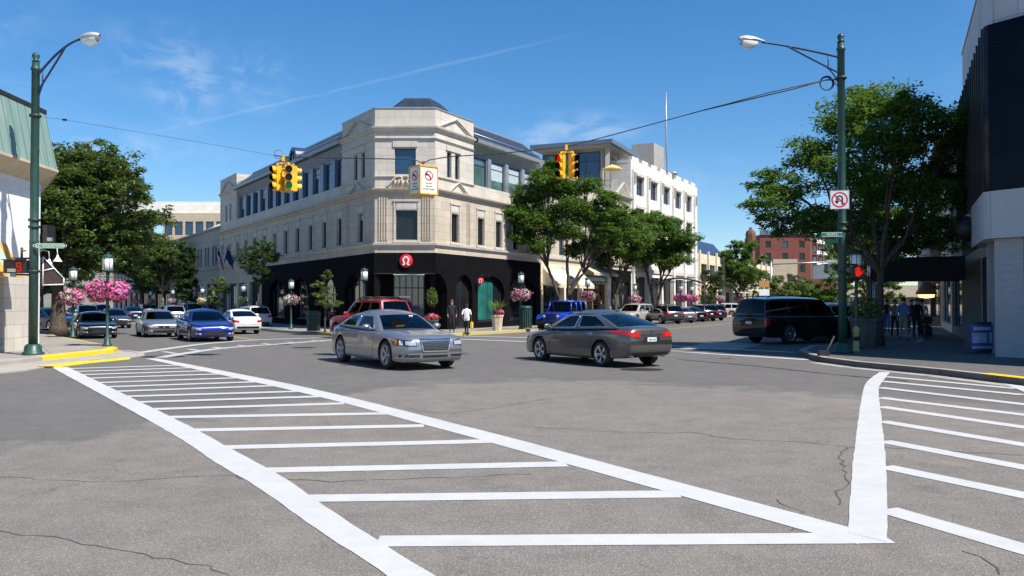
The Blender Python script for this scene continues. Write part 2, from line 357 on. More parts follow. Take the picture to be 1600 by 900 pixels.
def boxuv(me):
    uvl = me.uv_layers.new(name='UVMap'); d = uvl.data; vs = me.vertices
    for p in me.polygons:
        n = p.normal
        if abs(n.z) > .8: t, b = Vector((1, 0, 0)), Vector((0, 1, 0))
        else:
            t = Vector((-n.y, n.x, 0)).normalized(); b = Vector((0, 0, 1))
        for li in p.loop_indices:
            q = vs[me.loops[li].vertex_index].co; d[li].uv = (q.dot(t), q.dot(b))
class Fr:
    def __init__(s, o, u, flip=False):
        s.o = Vector((o[0], o[1], 0)); s.u = Vector((u[0], u[1], 0)).normalized(); s.n = Vector((s.u.y, -s.u.x, 0))
        if flip: s.n = -s.n
    def pt(s, a, d, z): return s.o+s.u*a+s.n*d+Vector((0, 0, z))
    def tpx(s, px, d=0):
        r = (px-800)/F; o = s.o+s.n*d
        return (r*o.y-o.x)/(s.u.x-r*s.u.y)
def tag(o, label=None, cat=None, group=None, kind=None):
    if label: o['label'] = label
    if cat: o['category'] = cat
    if group: o['group'] = group
    if kind: o['kind'] = kind
    return o
def thing(name, loc=(0, 0, 0), label=None, cat=None, group=None, rz=0, world=False):
    o = bpy.data.objects.new(name, None); COL.objects.link(o); o.location = loc; o.rotation_euler = (0, 0, rz); o.empty_display_size = .2
    ORI[o.name] = Vector(loc) if world else Vector()
    return tag(o, label, cat, group)
def kids(o): return list(o.children)
def dup(root, loc, rz=0, label=None, group=None, scale=1.0, mats=None):
    r = root.copy(); COL.objects.link(r); r.location = loc; r.rotation_euler = (0, 0, rz); r.scale = (scale,)*3
    if label: r['label'] = label
    if group: r['group'] = group
    def cc(src, dst):
        for ch in list(src.children):
            c = ch.copy()
            if c.data and mats and any(m and m.name in mats for m in c.data.materials):
                c.data = c.data.copy()
                for i, m in enumerate(c.data.materials):
                    if m and m.name in mats: c.data.materials[i] = MATS[mats[m.name]]
            COL.objects.link(c); c.parent = dst; cc(ch, c)
    cc(root, r)
    if r.data and mats:
        r.data = r.data.copy()
        for i, m in enumerate(r.data.materials):
            if m and m.name in mats: r.data.materials[i] = MATS[mats[m.name]]
    return r
def text_mb(txt, h, mi=0, depth=.004):
    cu = bpy.data.curves.new('txt', 'FONT'); cu.body = txt; cu.size = h*1.38; cu.align_x = 'CENTER'; cu.align_y = 'CENTER'; cu.extrude = depth
    o = bpy.data.objects.new('txt', cu); COL.objects.link(o); bpy.context.view_layer.update()
    me = bpy.data.meshes.new_from_object(o.evaluated_get(bpy.context.evaluated_depsgraph_get()))
    mb = MB(); mb.add([v.co.copy() for v in me.vertices], [list(p.vertices) for p in me.polygons], mi)
    bpy.data.objects.remove(o); bpy.data.curves.remove(cu); bpy.data.meshes.remove(me); return mb
def facing(pos, n):        # matrix: local x right, local y up, local z = outward n (horizontal)
    n = Vector(n).normalized(); x = Vector((-n.y, n.x, 0)).normalized()
    m = Matrix((x, Vector((0, 0, 1)), n)).transposed().to_4x4(); m.translation = Vector(pos); return m
# ---------------------------------------------------------------- ground, roads, pavements
def struct(name, mb, mats, **kw):
    o = mb.build(name, mats, **kw); o['kind'] = 'structure'; return o
g = MB(); g.poly([(-900, -400, -.03), (900, -400, -.03), (900, 1500, -.03), (-900, 1500, -.03)]); struct('ground', g, 'far_grey')
g = MB(); g.poly([(-160, -40, 0), (200, -40, 0), (200, 330, 0), (-160, 330, 0)]); struct('road', g, 'asphalt_dark')
random.seed(4)
def jag(pts, amp=.04, step=.5):
    out = []
    for i in range(len(pts)-1):
        a, b = Vector(pts[i]), Vector(pts[i+1]); n = max(1, int((b-a).length/step))
        for k in range(n):
            p = a.lerp(b, k/n); out.append(p+Vector((random.uniform(-amp, amp), random.uniform(-amp, amp), 0)))
    out.append(Vector(pts[-1])); return out
edge = [(-400, 745), (60, 695), (160, 680), (245, 665), (400, 640), (535, 618), (640, 602), (800, 594), (960, 598), (1080, 604), (1200, 610), (1345, 620), (1600, 640), (2200, 690)]
pts = jag([G(x, y, .004) for x, y in edge], .05, .35)
g = MB(); out_ = [p+Vector((0, 1.3, 0)) for p in pts]; in_ = [p-Vector((0, 1.0, 0)) for p in pts]
g.grid([out_, pts, in_], smooth=False); g.poly(in_+[Vector((14, -20, .004)), Vector((-16, -20, .004))])
o = struct('road_resurfaced_patch', g, 'asphalt_old'); at = o.data.attributes.new('blend', 'FLOAT', 'POINT'); n_ = len(pts)
for i in range(len(o.data.vertices)): at.data[i].value = 0. if i < n_ else (.5 if i < 2*n_ else 1.)

RU = Vector((.474, .8805, 0)).normalized(); LU = Vector((-.54, .841, 0)).normalized(); RN = Vector((RU.y, -RU.x, 0)); LN = Vector((-LU.y, LU.x, 0))
A0 = Vector((-7.57, 45.8, 0)); B0 = Vector((-4.23, 45.8, 0)); R2 = Vector((.419, .908, 0)).normalized()
def slab(name, pts, h, mat='sidewalk', kerb='kerb_concrete', kw=.16):
    """pavement slab; the outer strip is a separate kerb mesh butted against it"""
    g = MB(); g.prism([(p[0], p[1]) for p in pts], -.02, h); return struct(name, g, mat)
def kerb(name, pts, h, mat, w=.16, z0=-.015, rise=.004):
    g = MB(); P_ = [Vector((p[0], p[1], 0)) for p in pts]; n = len(P_); side = []
    for i in range(n):
        t = (P_[min(i+1, n-1)]-P_[max(i-1, 0)]).normalized(); side.append(Vector((-t.y, t.x, 0)))
    rows = []
    for i in range(n):
        o = P_[i]-side[i]*.012; q = P_[i]+side[i]*w
        rows.append([o+Vector((0, 0, z0)), o+Vector((0, 0, h-.02)), o+side[i]*.02+Vector((0, 0, h+rise)), q+Vector((0, 0, h+rise)), q+Vector((0, 0, z0))])
    g.grid(rows, smooth=False); return struct(name, g, mat)
def g2(l, z=0): return [G(x, y, z) for x, y in l]
def cat_(pts, sub=5):
    out = []
    n = len(pts)
    for i in range(n-1):
        p0, p1, p2, p3 = pts[max(i-1, 0)], pts[i], pts[i+1], pts[min(i+2, n-1)]
        for k in range(sub):
            t = k/sub; out.append(.5*((2*p1)+(-p0+p2)*t+(2*p0-5*p1+4*p2-p3)*t*t+(-p0+3*p1-3*p2+p3)*t*t*t))
    out.append(pts[-1]); return out
# central block pavement
cl = [A0+LU*190+LN*3.9, A0+LU*60+LN*3.9, A0+LU*16+LN*3.9]+g2([(438, 519.5)])+g2([(497, 523), (530, 525.5), (600, 527), (655, 527), (705, 525.4), (781, 521.2), (830, 518.2)])
cr = [B0+RU*12+RN*3.7, B0+RU*19+RN*3.6, B0+RU*22+RN*2.0, B0+RU*60+RN*2.0, B0+RU*190+RN*2.0]
kl = cat_(cl+cr, 3)
slab('central_sidewalk', kl+[Vector((20, 260, 0))], .15)
kk = kl[:]
i1 = min(range(len(kk)), key=lambda i: (kk[i]-G(705, 525.4)).length); i2 = min(range(len(kk)), key=lambda i: (kk[i]-G(830, 518.2)).length)
i0 = min(range(len(kk)), key=lambda i: (kk[i]-G(560, 526)).length); i3 = min(range(len(kk)), key=lambda i: (kk[i]-G(497, 523)).length)
kerb('central_kerb', kk[:i3+1], .15, 'kerb_concrete'); kerb('central_kerb_faded_yellow', kk[i3:i0+1], .15, 'yellow_faded'); kerb('central_kerb', kk[i0:i1+1], .15, 'kerb_concrete')
kerb('central_kerb_yellow', kk[i1:i2+1], .15, 'yellow_faded'); kerb('central_kerb', kk[i2:], .15, 'kerb_concrete')
# left pavement with the yellow kerbs and its apron
ap = g2([(-500, 640), (-120, 597), (0, 584), (40, 580), (78, 573), (140, 565.5), (203, 559.5), (226, 555.5), (222, 551.5), (200, 549)])
sw = g2([(-500, 625), (-120, 588), (0, 573), (66, 565), (120, 559), (176, 552.5), (183, 549.5), (172, 546.5), (150, 542), (120, 535.5), (88, 530)])
far_l = [sw[-1]+LU*t for t in (20, 60, 160)]
back = [Vector((-170, 230, 0)), Vector((-120, 10, 0))]
slab('left_apron', ap+[sw[7]+Vector((-.6, .4, 0)), sw[3]+Vector((-1, 1, 0)), Vector((-30, 19, 0))], .025, 'kerb_concrete')
slab('left_sidewalk', sw+far_l+back, .15)
kerb('left_kerb_yellow', sw[3:7], .15, 'yellow_paint', .3, rise=.006); kerb('left_kerb', sw[:4], .15, 'kerb_concrete', .2)
kerb('left_kerb_faded_yellow', sw[6:], .15, 'yellow_faded', .2); kerb('left_kerb', [sw[-1]]+far_l, .15, 'kerb_concrete', .2)
y = g2([(84, 573.5), (140, 566.2), (203, 560.2)], .02); kerb('left_gutter_yellow', y, .035, 'yellow_paint', .42)
kerb('left_gutter_kerb', ap[5:], .035, 'kerb_concrete', .2); 
# right pavement
rk = g2([(2100, 660), (1600, 603), (1530, 594.5), (1470, 587), (1400, 580), (1340, 574), (1285, 566.5)])
rk2 = [Vector(p) for p in ((8.9, 24.9, 0), (9.3, 27.0, 0), (10.6, 29.6, 0), (13.2, 31.2, 0), (15.6, 32.2, 0), (17.2, 35.2, 0))]
rk3 = [rk2[-1]+R2*t for t in (15, 60, 200)]
slab('right_sidewalk', (rk+rk2+rk3+[Vector((150, 200, 0)), Vector((80, -10, 0)), Vector((22, -8, 0))])[::-1], .15, 'dark_paving')  # paving colour darkened to carry the shade lying on this sidewalk
kerb('right_kerb', (rk[2:]+rk2+rk3)[::1], .15, 'kerb_concrete', -.2); kerb('right_kerb_yellow', rk[:3], .15, 'yellow_paint', -.3, rise=.006)
g = MB()
gl = [p for p in rk]; 
for i in range(len(gl)-1):
    a, b = gl[i], gl[i+1]; t = (b-a).normalized(); nn = Vector((t.y, -t.x, 0)); nn = nn if nn.x < 0 else -nn
    g.poly([a+Vector((0, 0, .006)), b+Vector((0, 0, .006)), b+nn*.45+Vector((0, 0, .006)), a+nn*.45+Vector((0, 0, .006))])
struct('right_gutter', g, 'kerb_concrete')

# painted markings
def strip(name, outer, inner, mat='road_paint', z=.009):
    g = MB()
    def even(pts, n):
        c = cat_(pts, 12); acc = [0]
        for i in range(1, len(c)): acc.append(acc[-1]+(c[i]-c[i-1]).length)
        out = []; k = 0
        for i in range(n+1):
            d = acc[-1]*i/n
            while k < len(c)-2 and acc[k+1] < d: k += 1
            out.append(c[k].lerp(c[k+1], min(1, max(0, (d-acc[k])/max(1e-9, acc[k+1]-acc[k])))))
        return out
    nn_ = max(12, int((Vector(outer[0])-Vector(outer[-1])).length/.22)); a = even(outer, nn_); b = even(inner, nn_)
    random.seed(len(outer)*7+len(inner))
    a = [p+Vector((random.uniform(-.005, .005), random.uniform(-.005, .005), 0)) for p in a]; b = [p+Vector((random.uniform(-.005, .005), random.uniform(-.005, .005), 0)) for p in b]
    g.grid([[p+Vector((0, 0, z)), q+Vector((0, 0, z))] for p, q in zip(a, b)], smooth=False); return struct(name, g, mat)
strip('crosswalk_edge_line', g2([(80, 574), (245, 665), (335, 722.5), (400, 761), (500, 832), (602, 900), (900, 1130)]), g2([(106, 574), (275, 656), (360, 702), (441, 746), (514, 797), (676, 900), (1040, 1130)]))
strip('crosswalk_edge_line', g2([(246, 560.5), (460, 602), (722, 665.6), (1000, 739), (1328, 826), (1360, 836)]), g2([(226, 560.5), (457, 611), (651, 661), (850, 716), (1276, 836), (1340, 852)]))
strip('crosswalk_edge_line', g2([(1374, 582), (1354, 598), (1346, 624), (1338, 680), (1331, 740), (1326, 834)]), g2([(1391, 582), (1378, 598), (1373, 612), (1378, 660), (1384, 720), (1386.5, 849)]), z=.010)
strip('crosswalk_edge_line', g2([(1562, 598), (1600, 613), (1800, 700)]), g2([(1580, 597), (1640, 618), (1880, 700)]))
BZ = [0]
def bar(name, a, b, w=.27, mat='road_paint', z=.0085):
    a, b = G(*a), G(*b); t = (b-a).normalized(); n = Vector((-t.y, t.x, 0))*w/2
    k = max(2, int((b-a).length/.4)); rows = []
    for i in range(k+1):
        p = a.lerp(b, i/k)+Vector((0, 0, z)); j = [random.uniform(-.01, .01) for _ in range(2)]
        rows.append([p-n*(1+j[0]), p+n*(1+j[1])])
    g = MB(); g.grid(rows, smooth=False); return struct(name, g, mat)
for a, b in [((590, 847), (1386, 842)), ((470, 780), (1060, 773)), ((410, 736), (885, 726)), ((345, 700), (775, 690)), ((297, 673), (662, 666)), ((262, 652.5), (615, 646.5)), ((236, 640), (537, 631)), ((214, 629), (500, 620)), ((196, 620), (466, 612)), ((181, 612), (433, 603)), ((166, 605), (405, 597)), ((152, 598.5), (380, 590.5)), ((138, 591.5), (350, 584.5)), ((127, 586), (330, 579.5)), ((116, 581), (300, 575)), ((106, 576.5), (280, 571))]:
    bar('crosswalk_bar', a, b)
for a, b in [((1384, 589), (1588, 607.5)), ((1376, 596), (1600, 617.5)), ((1374, 606), (1640, 637)), ((1375, 622), (1640, 653.5)), ((1376, 636), (1660, 677)), ((1378, 659), (1680, 709)), ((1380, 690), (1700, 750)), ((1382, 730), (1720, 800)), ((1384, 797), (1760, 906))]:
    bar('crosswalk_bar', a, b, .26)
def pl(name, px, w, mat='road_paint_worn', z=.009):
    pts = g2(px); a = []; b = []
    for i, p in enumerate(pts):
        t = (pts[min(i+1, len(pts)-1)]-pts[max(i-1, 0)]).normalized(); n = Vector((-t.y, t.x, 0))*w/2; a.append(p-n); b.append(p+n)
    return strip(name, a, b, mat, z)
pl('crosswalk_edge_line', [(214, 552), (320, 537.5), (407, 531.2), (500, 528.2)], .42); pl('crosswalk_edge_line', [(250, 559), (342, 545), (440, 537.5), (530, 531), (600, 530)], .42)
pl('crosswalk_edge_line', [(722, 525.5), (830, 528), (940, 533), (1060, 541), (1240, 551)], .42); pl('crosswalk_edge_line', [(716, 530), (830, 534.5), (940, 541), (1060, 549.5), (1262, 562.5)], .42)
random.seed(9)
for i in range(7):
    t = (i+.5)/7
    a = (236+t*270, 553-22*t**.7); b = (a[0]+20, a[1]+3.5-2*t); bar('crosswalk_bar', a, b, .2, 'road_paint_worn')
g = MB(); g.poly(g2([(1110, 534), (1200, 536.5), (1150, 547), (1060, 545)], .006)); struct('road_concrete_patch', g, 'kerb_concrete')
L0 = G(398, 531); Rr = G(1048, 514)
for off in (-.12, .12):
    for o_, u in ((L0, LU), (Rr, RU)):
        n = Vector((-u.y, u.x, 0)); a = o_+n*off; g = MB(); w = n*.055; z = Vector((0, 0, .008)); g.poly([a-w+z, a+u*110-w+z, a+u*110+w+z, a+w+z]); struct('road_centre_line', g, 'yellow_faded')
# tar seams, cracks, manhole, oil
def crack(px, w=.018, z=.0075, amp=.05, mat='tar', name='road_crack'):
    pts = jag(g2(px), amp, .14); a = []; b = []
    for i, p in enumerate(pts):
        t = (pts[min(i+1, len(pts)-1)]-pts[max(i-1, 0)]); t = t.normalized() if t.length > 1e-6 else Vector((1, 0, 0)); n = Vector((-t.y, t.x, 0))*w*random.uniform(.25, .8); a.append(p-n); b.append(p+n)
    g = MB(); g.grid([[p+Vector((0, 0, z)), q+Vector((0, 0, z))] for p, q in zip(a, b)], smooth=False); return struct(name, g, mat)
random.seed(21)
crack([(1060, 562), (1180, 572), (1300, 585), (1420, 596)], .09, amp=.01, mat='dark_stain', name='road_seam'); crack([(1075, 676), (1150, 687), (1250, 691), (1330, 700), (1400, 701), (1600, 712)], .014)
crack([(1322, 700), (1312, 725), (1326, 745), (1308, 775), (1312, 790)], .016); crack([(800, 665), (900, 672), (1000, 677), (1090, 677)], .012); crack([(400, 748), (520, 753), (640, 750), (830, 742)], .012)
crack([(0, 745), (110, 753), (230, 752), (330, 742), (400, 750)], .008); crack([(0, 832), (90, 842), (180, 858), (300, 880), (360, 900)], .008); crack([(1500, 862), (1540, 872), (1562, 900)], .012); crack([(1215, 780), (1250, 800), (1236, 830)], .010)
crack([(640, 640), (700, 648), (790, 635), (860, 622)], .012); 
for x, y, r in ((1003, 577, .42), (255, 557, .5), (433, 538, .4), (475, 543, .35)):
    c = G(x, y, .0078); g = MB(); g.poly([c+Vector((math.cos(a)*r*1.3, math.sin(a)*r, 0)) for a in [k*math.pi/9 for k in range(18)]]); struct('manhole_cover', g, 'iron')
g = MB(); c = G(1135, 560, .0078); g.poly([c+Vector((math.cos(a)*.16*random.uniform(.6, 1.3), math.sin(a)*.12*random.uniform(.6, 1.2), 0)) for a in [k*math.pi/9 for k in range(18)]]); struct('oil_stain', g, 'dark_stain')

# ---------------------------------------------------------------- building kit
def facade(mb, fr, s0, s1, z0, z1, holes=(), d=0., rev=.18, mi=0):
    xs = sorted({s0, s1}|{q for h in holes for q in h[:2]}); zs = sorted({z0, z1}|{q for h in holes for q in h[2:4]})
    for i in range(len(xs)-1):
        for j in range(len(zs)-1):
            cx, cz = (xs[i]+xs[i+1])/2, (zs[j]+zs[j+1])/2
            if any(h[0] < cx < h[1] and h[2] < cz < h[3] for h in holes): continue
            mb.poly([fr.pt(xs[i], d, zs[j]), fr.pt(xs[i+1], d, zs[j]), fr.pt(xs[i+1], d, zs[j+1]), fr.pt(xs[i], d, zs[j+1])], mi)
    for h in holes:
        a, b, c, e = h[:4]; q = d-rev
        for (p1, p2) in (((a, c), (b, c)), ((b, c), (b, e)), ((b, e), (a, e)), ((a, e), (a, c))):
            mb.poly([fr.pt(p1[0], d, p1[1]), fr.pt(p2[0], d, p2[1]), fr.pt(p2[0], q, p2[1]), fr.pt(p1[0], q, p1[1])], mi)
WR = random.Random(3)
def window(fr, s0, s1, z0, z1, parent, d=-.18, fw=.06, nx=1, nz=1, fmat='frame_dark', gmat='window_glass', name='window', tr=None, blind=0):
    g = MB(); dd = .05
    g.obox(fr, s0, s1, d, d+dd, z0, z0+fw); g.obox(fr, s0, s1, d, d+dd, z1-fw, z1)
    g.obox(fr, s0, s0+fw, d, d+dd, z0+fw, z1-fw); g.obox(fr, s1-fw, s1, d, d+dd, z0+fw, z1-fw)
    for i in range(1, nx):
        c = s0+(s1-s0)*i/nx; g.obox(fr, c-fw/2, c+fw/2, d, d+dd*.9, z0+fw, z1-fw)
    if nz == -1:
        c = z1-(z1-z0)*.25; g.obox(fr, s0+fw, s1-fw, d, d+dd*.8, c-fw/2, c+fw/2)
    for i in range(1, nz):
        c = z0+(z1-z0)*i/nz; g.obox(fr, s0+fw, s1-fw, d, d+dd*.8, c-fw/2, c+fw/2)
    f = g.build(name, fmat, parent)
    p = MB(); q = d+.015; p.obox(fr, s0+fw*.6, s1-fw*.6, q-.012, q, z0+fw*.6, z1-fw*.6); p.build('pane', gmat if WR.random() < .75 or gmat != 'window_glass' else 'window_blue', f)
    if blind:
        b = MB(); b.obox(fr, s0+fw, s1-fw, q+.001, q+.012, z1-fw-(z1-z0)*blind, z1-fw); b.build('blind', 'shade_white', f)
    return f
def arch_fill(mb, fr, s0, s1, zs, zt, d=0., rev=.18, mi=0, n=10, left=True, right=True, rx=None):
    rx = rx or (s1-s0)/2
    for sg, on in ((0, left), (1, right)):
        if not on: continue
        x0 = s0 if sg == 0 else s1; sx = 1 if sg == 0 else -1
        arc = [(x0+sx*(rx-rx*math.cos(a)), zs+(zt-zs)*math.sin(a)) for a in [i*math.pi/2/n for i in range(n+1)]]
        for i in range(n):
            a, b = arc[i], arc[i+1]
            mb.poly([fr.pt(a[0], d, a[1]), fr.pt(b[0], d, b[1]), fr.pt(b[0], d, zt+.001), fr.pt(a[0], d, zt+.001)], mi)
            mb.poly([fr.pt(a[0], d, a[1]), fr.pt(b[0], d, b[1]), fr.pt(b[0], d-rev, b[1]), fr.pt(a[0], d-rev, a[1])], mi)
            mb.poly([fr.pt(a[0], d-rev, a[1]), fr.pt(b[0], d-rev, b[1]), fr.pt(b[0], d-rev, zt), fr.pt(a[0], d-rev, zt)], mi)
def mould(frs, prof, z, name, mat, parent, closed=False):
    """cornice run along a list of (frame, s0, s1) walls, mitred at the corners; prof = [(d, dz)...]"""
    pts = []
    for k, (d, dz) in enumerate(prof):
        row = []
        for i, (fr, a, b) in enumerate(frs):
            if i == 0: row.append(fr.pt(a, d, z+dz))
            if i < len(frs)-1:
                f2 = frs[i+1][0]; p = fr.o+fr.n*d; q = f2.o+f2.n*d; den = fr.u.x*f2.u.y-fr.u.y*f2.u.x
                t = ((q.x-p.x)*f2.u.y-(q.y-p.y)*f2.u.x)/den; row.append(p+fr.u*t+Vector((0, 0, z+dz)))
            else: row.append(fr.pt(b, d, z+dz))
        pts.append(row)
    g = MB(); g.grid([list(r) for r in pts], smooth=False)
    g.poly([r[0] for r in pts]); g.poly([r[-1] for r in pts][::-1]); return g.build(name, mat, parent, norm=True)
def pediment(fr, s0, s1, z0, z1, parent, w=.13, mat='limestone_pale', dep=.14):
    c = (s0+s1)/2; g = MB()
    for sx in (s0, s1):
        a = Vector((sx, z0)); b = Vector((c, z1)); t = (b-a).normalized(); n = Vector((-t.y, t.x)) if t.x > 0 else Vector((t.y, -t.x))
        for k, (o1, o2, dd) in enumerate(((0, w*.45, dep), (w*.6, w, dep*.6))):
            q = [a-n*o1, b-Vector((0, 1))*o1/abs(n.y), b-Vector((0, 1))*o2/abs(n.y), a-n*o2]
            v = [fr.pt(p[0], .002, p[1]) for p in q]+[fr.pt(p[0], dd, p[1]) for p in q]
            g.add(v, [(0, 1, 2, 3), (7, 6, 5, 4), (0, 1, 5, 4), (1, 2, 6, 5), (2, 3, 7, 6), (3, 0, 4, 7)])
    g.obox(fr, s0+.05, s1-.05, .002, dep*.8, z0-.10, z0-.002)
    return g.build('pediment', mat, parent, norm=True)

# ---------------------------------------------------------------- the corner building
fl = Fr(A0, LU, True); fc = Fr(A0, (1, 0)); fr_ = Fr(B0, RU)
CW = 3.34; LT = 34.8; RT = 13.1
cb = thing('corner_building', (-6, 52, .15), 'pale limestone corner building with black tiled ground floor, grey metal roof and chamfered corner', 'building', world=True)
# walls of the first and second upper storeys (flat masonry with cut openings)
lw = [(2.0-.02-.4, 2.4-.02, 5.13, 6.74)]+[(5.3+2.6*k-.4, 5.3+2.6*k+.4, 5.13, 6.74) for k in range(12)]
rw = [(2.03-.4, 2.03+.4, 5.13, 6.74)]+[(s-.4, s+.4, 5.13, 6.74) for s in (4.95, 7.15, 9.35, 11.6)]
g = MB(); facade(g, fl, 0, LT, 4.42, 7.8, lw); g.build('wall', 'limestone', cb)
g = MB(); facade(g, fr_, 0, RT, 4.42, 7.8, rw); g.build('wall', 'limestone', cb)
g = MB(); facade(g, fc, 0, CW, 4.42, 7.8, [(1.16, 2.34, 5.13, 6.74)]); g.build('wall', 'limestone', cb)
for fr, hs_ in ((fl, lw), (fr_, rw), (fc, [(1.16, 2.34, 5.13, 6.74)])):
    for h in hs_:
        window(fr, h[0], h[1], h[2], h[3], cb, blind=random.choice((0, 0, 0, .18, .35)) if fr is fl else 0, nz=1)
        w_ = h[1]-h[0]; g = MB()            # moulded surround and panel over each slit
        g.obox(fr, h[0]-.11, h[0]-.03, .003, .05, h[2]-.05, h[3]+.50); g.obox(fr, h[1]+.03, h[1]+.11, .003, .05, h[2]-.05, h[3]+.50)
        g.obox(fr, h[0]-.14, h[1]+.14, .003, .08, h[3]+.504, h[3]+.60); g.obox(fr, h[0]-.16, h[1]+.16, .003, .10, h[2]-.16, h[2]-.054)
        g.obox(fr, h[0]+.03, h[1]-.03, .003, .03, h[3]+.06, h[3]+.44); g.build('window_surround', 'limestone_pale', cb)
g = MB()
for a in (.22, .36, .50, .64): g.obox(fc, a, a+.07, .003, .05, 5.1, 7.5)
for a in (2.62, 2.76, 2.90, 3.04): g.obox(fc, a, a+.07, .003, .05, 5.1, 7.5)
for s in (3.75, 3.9, 4.05): g.obox(fl, s, s+.07, .003, .05, 5.1, 7.5); g.obox(fr_, s-.45, s-.38, .003, .05, 5.1, 7.5)
g.build('pilaster', 'limestone', cb)
RUNS = [(fl, LT, 0), (fc, 0, CW), (fr_, 0, RT)]
mould(RUNS, [(0.002, 0), (.06, .02), (.06, .08), (.14, .12), (.16, .22), (.002, .24)], 4.72, 'cornice', 'limestone_pale', cb)
mould(RUNS, [(0.002, -.1), (.07, -.08), (.07, .02), (.12, .06), (.24, .12), (.26, .20), (.002, .23)], 7.76, 'cornice', 'limestone', cb)
# third storey: chamfer and the two tower bays
L3 = [(1.42, 1.98, 8.76, 10.2), (2.52, 3.08, 8.76, 10.2)]; R3 = [(1.18, 1.66, 8.76, 10.2), (2.04, 2.52, 8.76, 10.2)]
g = MB(); facade(g, fc, 0, CW, 7.98, 12.4, [(1.09, 2.26, 8.76, 10.19)]); g.build('wall', 'limestone_pale', cb); window(fc, 1.09, 2.26, 8.76, 10.19, cb, gmat='window_blue')
g = MB(); facade(g, fl, 0, 4.9, 7.98, 12.4, L3); g.build('wall', 'limestone_pale', cb)
g = MB(); facade(g, fr_, 0, 4.1, 7.98, 12.4, R3); g.build('wall', 'limestone_pale', cb)
for h in L3: window(fl, *h, cb)
for h in R3: window(fr_, *h, cb)
g = MB(); g.obox(fl, 4.88, 4.899, -1.9, -.003, 7.98, 12.39); g.obox(fr_, 4.08, 4.099, -1.9, -.003, 7.98, 12.39)
g.build('tower_return', 'limestone_pale', cb)
BAY = [(fl, 4.9, 0), (fc, 0, CW), (fr_, 0, 4.1)]
mould(BAY, [(0.002, 0), (.05, .02), (.10, .08), (.002, .10)], 8.55, 'string_course', 'limestone_pale', cb)
mould(BAY, [(0.002, 0), (.06, .02), (.11, .09), (.002, .11)], 10.66, 'string_course', 'limestone_pale', cb)
mould(BAY, [(0.002, -.06), (.05, -.05), (.10, .04), (.20, .10), (.22, .18), (.002, .2)], 11.2, 'cornice', 'limestone_pale', cb)
mould(BAY, [(-.3, 0), (.04, 0), (.04, .07), (-.3, .07)], 12.4, 'coping', 'galv', cb)
for fr, a, b in ((fl, .35, 4.6), (fr_, .15, 3.95)): pediment(fr, a, b, 11.45, 12.2, cb)
for fr, a, b in ((fl, 1.3, 3.6), (fr_, 1.35, 3.35)): pediment(fr, a, b, 8.02, 8.62, cb, .12)
for fr, a, b in ((fl, 1.3, 3.2), (fr_, 1.05, 2.65), (fc, 1.0, 2.35)): g = MB(); g.obox(fr, a, b, .003, .06, 10.26, 10.58); g.build('lintel', 'limestone_pale', cb)
g = MB()    # swan-neck scrolls under the chamfer window
for sg in (-1, 1):
    cx = CW/2; pts = []
    for i in range(15):
        t = i/14; s_ = cx+sg*(1.05-.8*t); z_ = 8.08+.52*(.5-.5*math.cos(math.pi*min(1, t*1.25)))
        pts.append(fc.pt(s_, .10, z_))
    for i in range(8): a = i/7*4.2; pts.append(fc.pt(cx+sg*(.25-.12*math.sin(a)*(1-i/10)), .12, 8.47+.13*math.cos(a)*(1-i/10)))
    g.tube(pts, .06, 8)
    for k in range(3): g.tube([fc.pt(cx+sg*(.62-.2*k), .04, 8.06), fc.pt(cx+sg*(.50-.2*k), .12, 8.42)], [.05, .075], 8)
g.build('scroll_ornament', 'limestone', cb)
# ribbon windows between the towers, fascia, eaves, metal mansards, dormer
def ribbon(fr, s0, s1, n, wl, pier, blindp):
    d = -.28; holes = []; step = (s1-s0)/n
    for k in range(n): holes.append((s0+k*step+pier/2, s0+(k+1)*step-pier/2, 8.74, 10.46))
    g = MB(); facade(g, fr, s0, s1, 8.0, 8.70, (), -.02); g.poly([fr.pt(s0, -.02, 8.70), fr.pt(s1, -.02, 8.70), fr.pt(s1, -.30, 8.71), fr.pt(s0, -.30, 8.71)]); g.build('parapet', 'limestone_pale', cb)
    g = MB(); facade(g, fr, s0, s1, 8.70, 10.60, holes, d, .12); g.build('window_band', 'frame_blue', cb)
    for k in range(n+1):
        g = MB(); c = s0+k*step; g.obox(fr, max(s0, c-pier*.36), min(s1, c+pier*.36), d+.002, d+.10, 8.72, 10.55)
        g.build('mullion_pier', 'galv' if fr is fr_ else 'frame_blue', cb)  # paler metal on the right-hand piers stands in for sunlight
    for i, h in enumerate(holes): window(fr, *h, cb, d=d-.12, fw=.05, nz=-1, fmat='frame_dark', gmat='green_glass' if fr is fr_ else 'window_blue', blind=blindp[i % len(blindp)])
    g = MB(); g.grid([[fr.pt(s, q[0], q[1]) for s in (s0, s1)] for q in ((-.26, 10.58), (.02, 11.15), (.30, 11.2), (.34, 11.42), (.20, 11.44))], smooth=False); g.build('eaves', 'frame_blue' if fr is fl else 'galv', cb)
    g = MB(); g.grid([[fr.pt(s, q[0], q[1]) for s in (s0, s1)] for q in ((.24, 11.43), (-.15, 11.75), (-1.4, 12.72))], smooth=False)
    g.poly([fr.pt(s0, -1.4, 12.72), fr.pt(s1, -1.4, 12.72), fr.pt(s1, -4.5, 12.9), fr.pt(s0, -4.5, 12.9)]); g.poly([fr.pt(s1, .24, 11.43), fr.pt(s1, -1.4, 12.72), fr.pt(s1, -4.5, 12.9), fr.pt(s1, -4.5, 11.4)])
    g.build('roof', 'roof_metal', cb)
    g = MB(); g.obox(fr, s0, s1, -1.46, -1.34, 12.70, 12.80); g.tube([fr.pt(s0, -.05, 11.78), fr.pt(s1, -.05, 11.78)], .03, 6); g.build('roof_ridge', 'galv', cb)
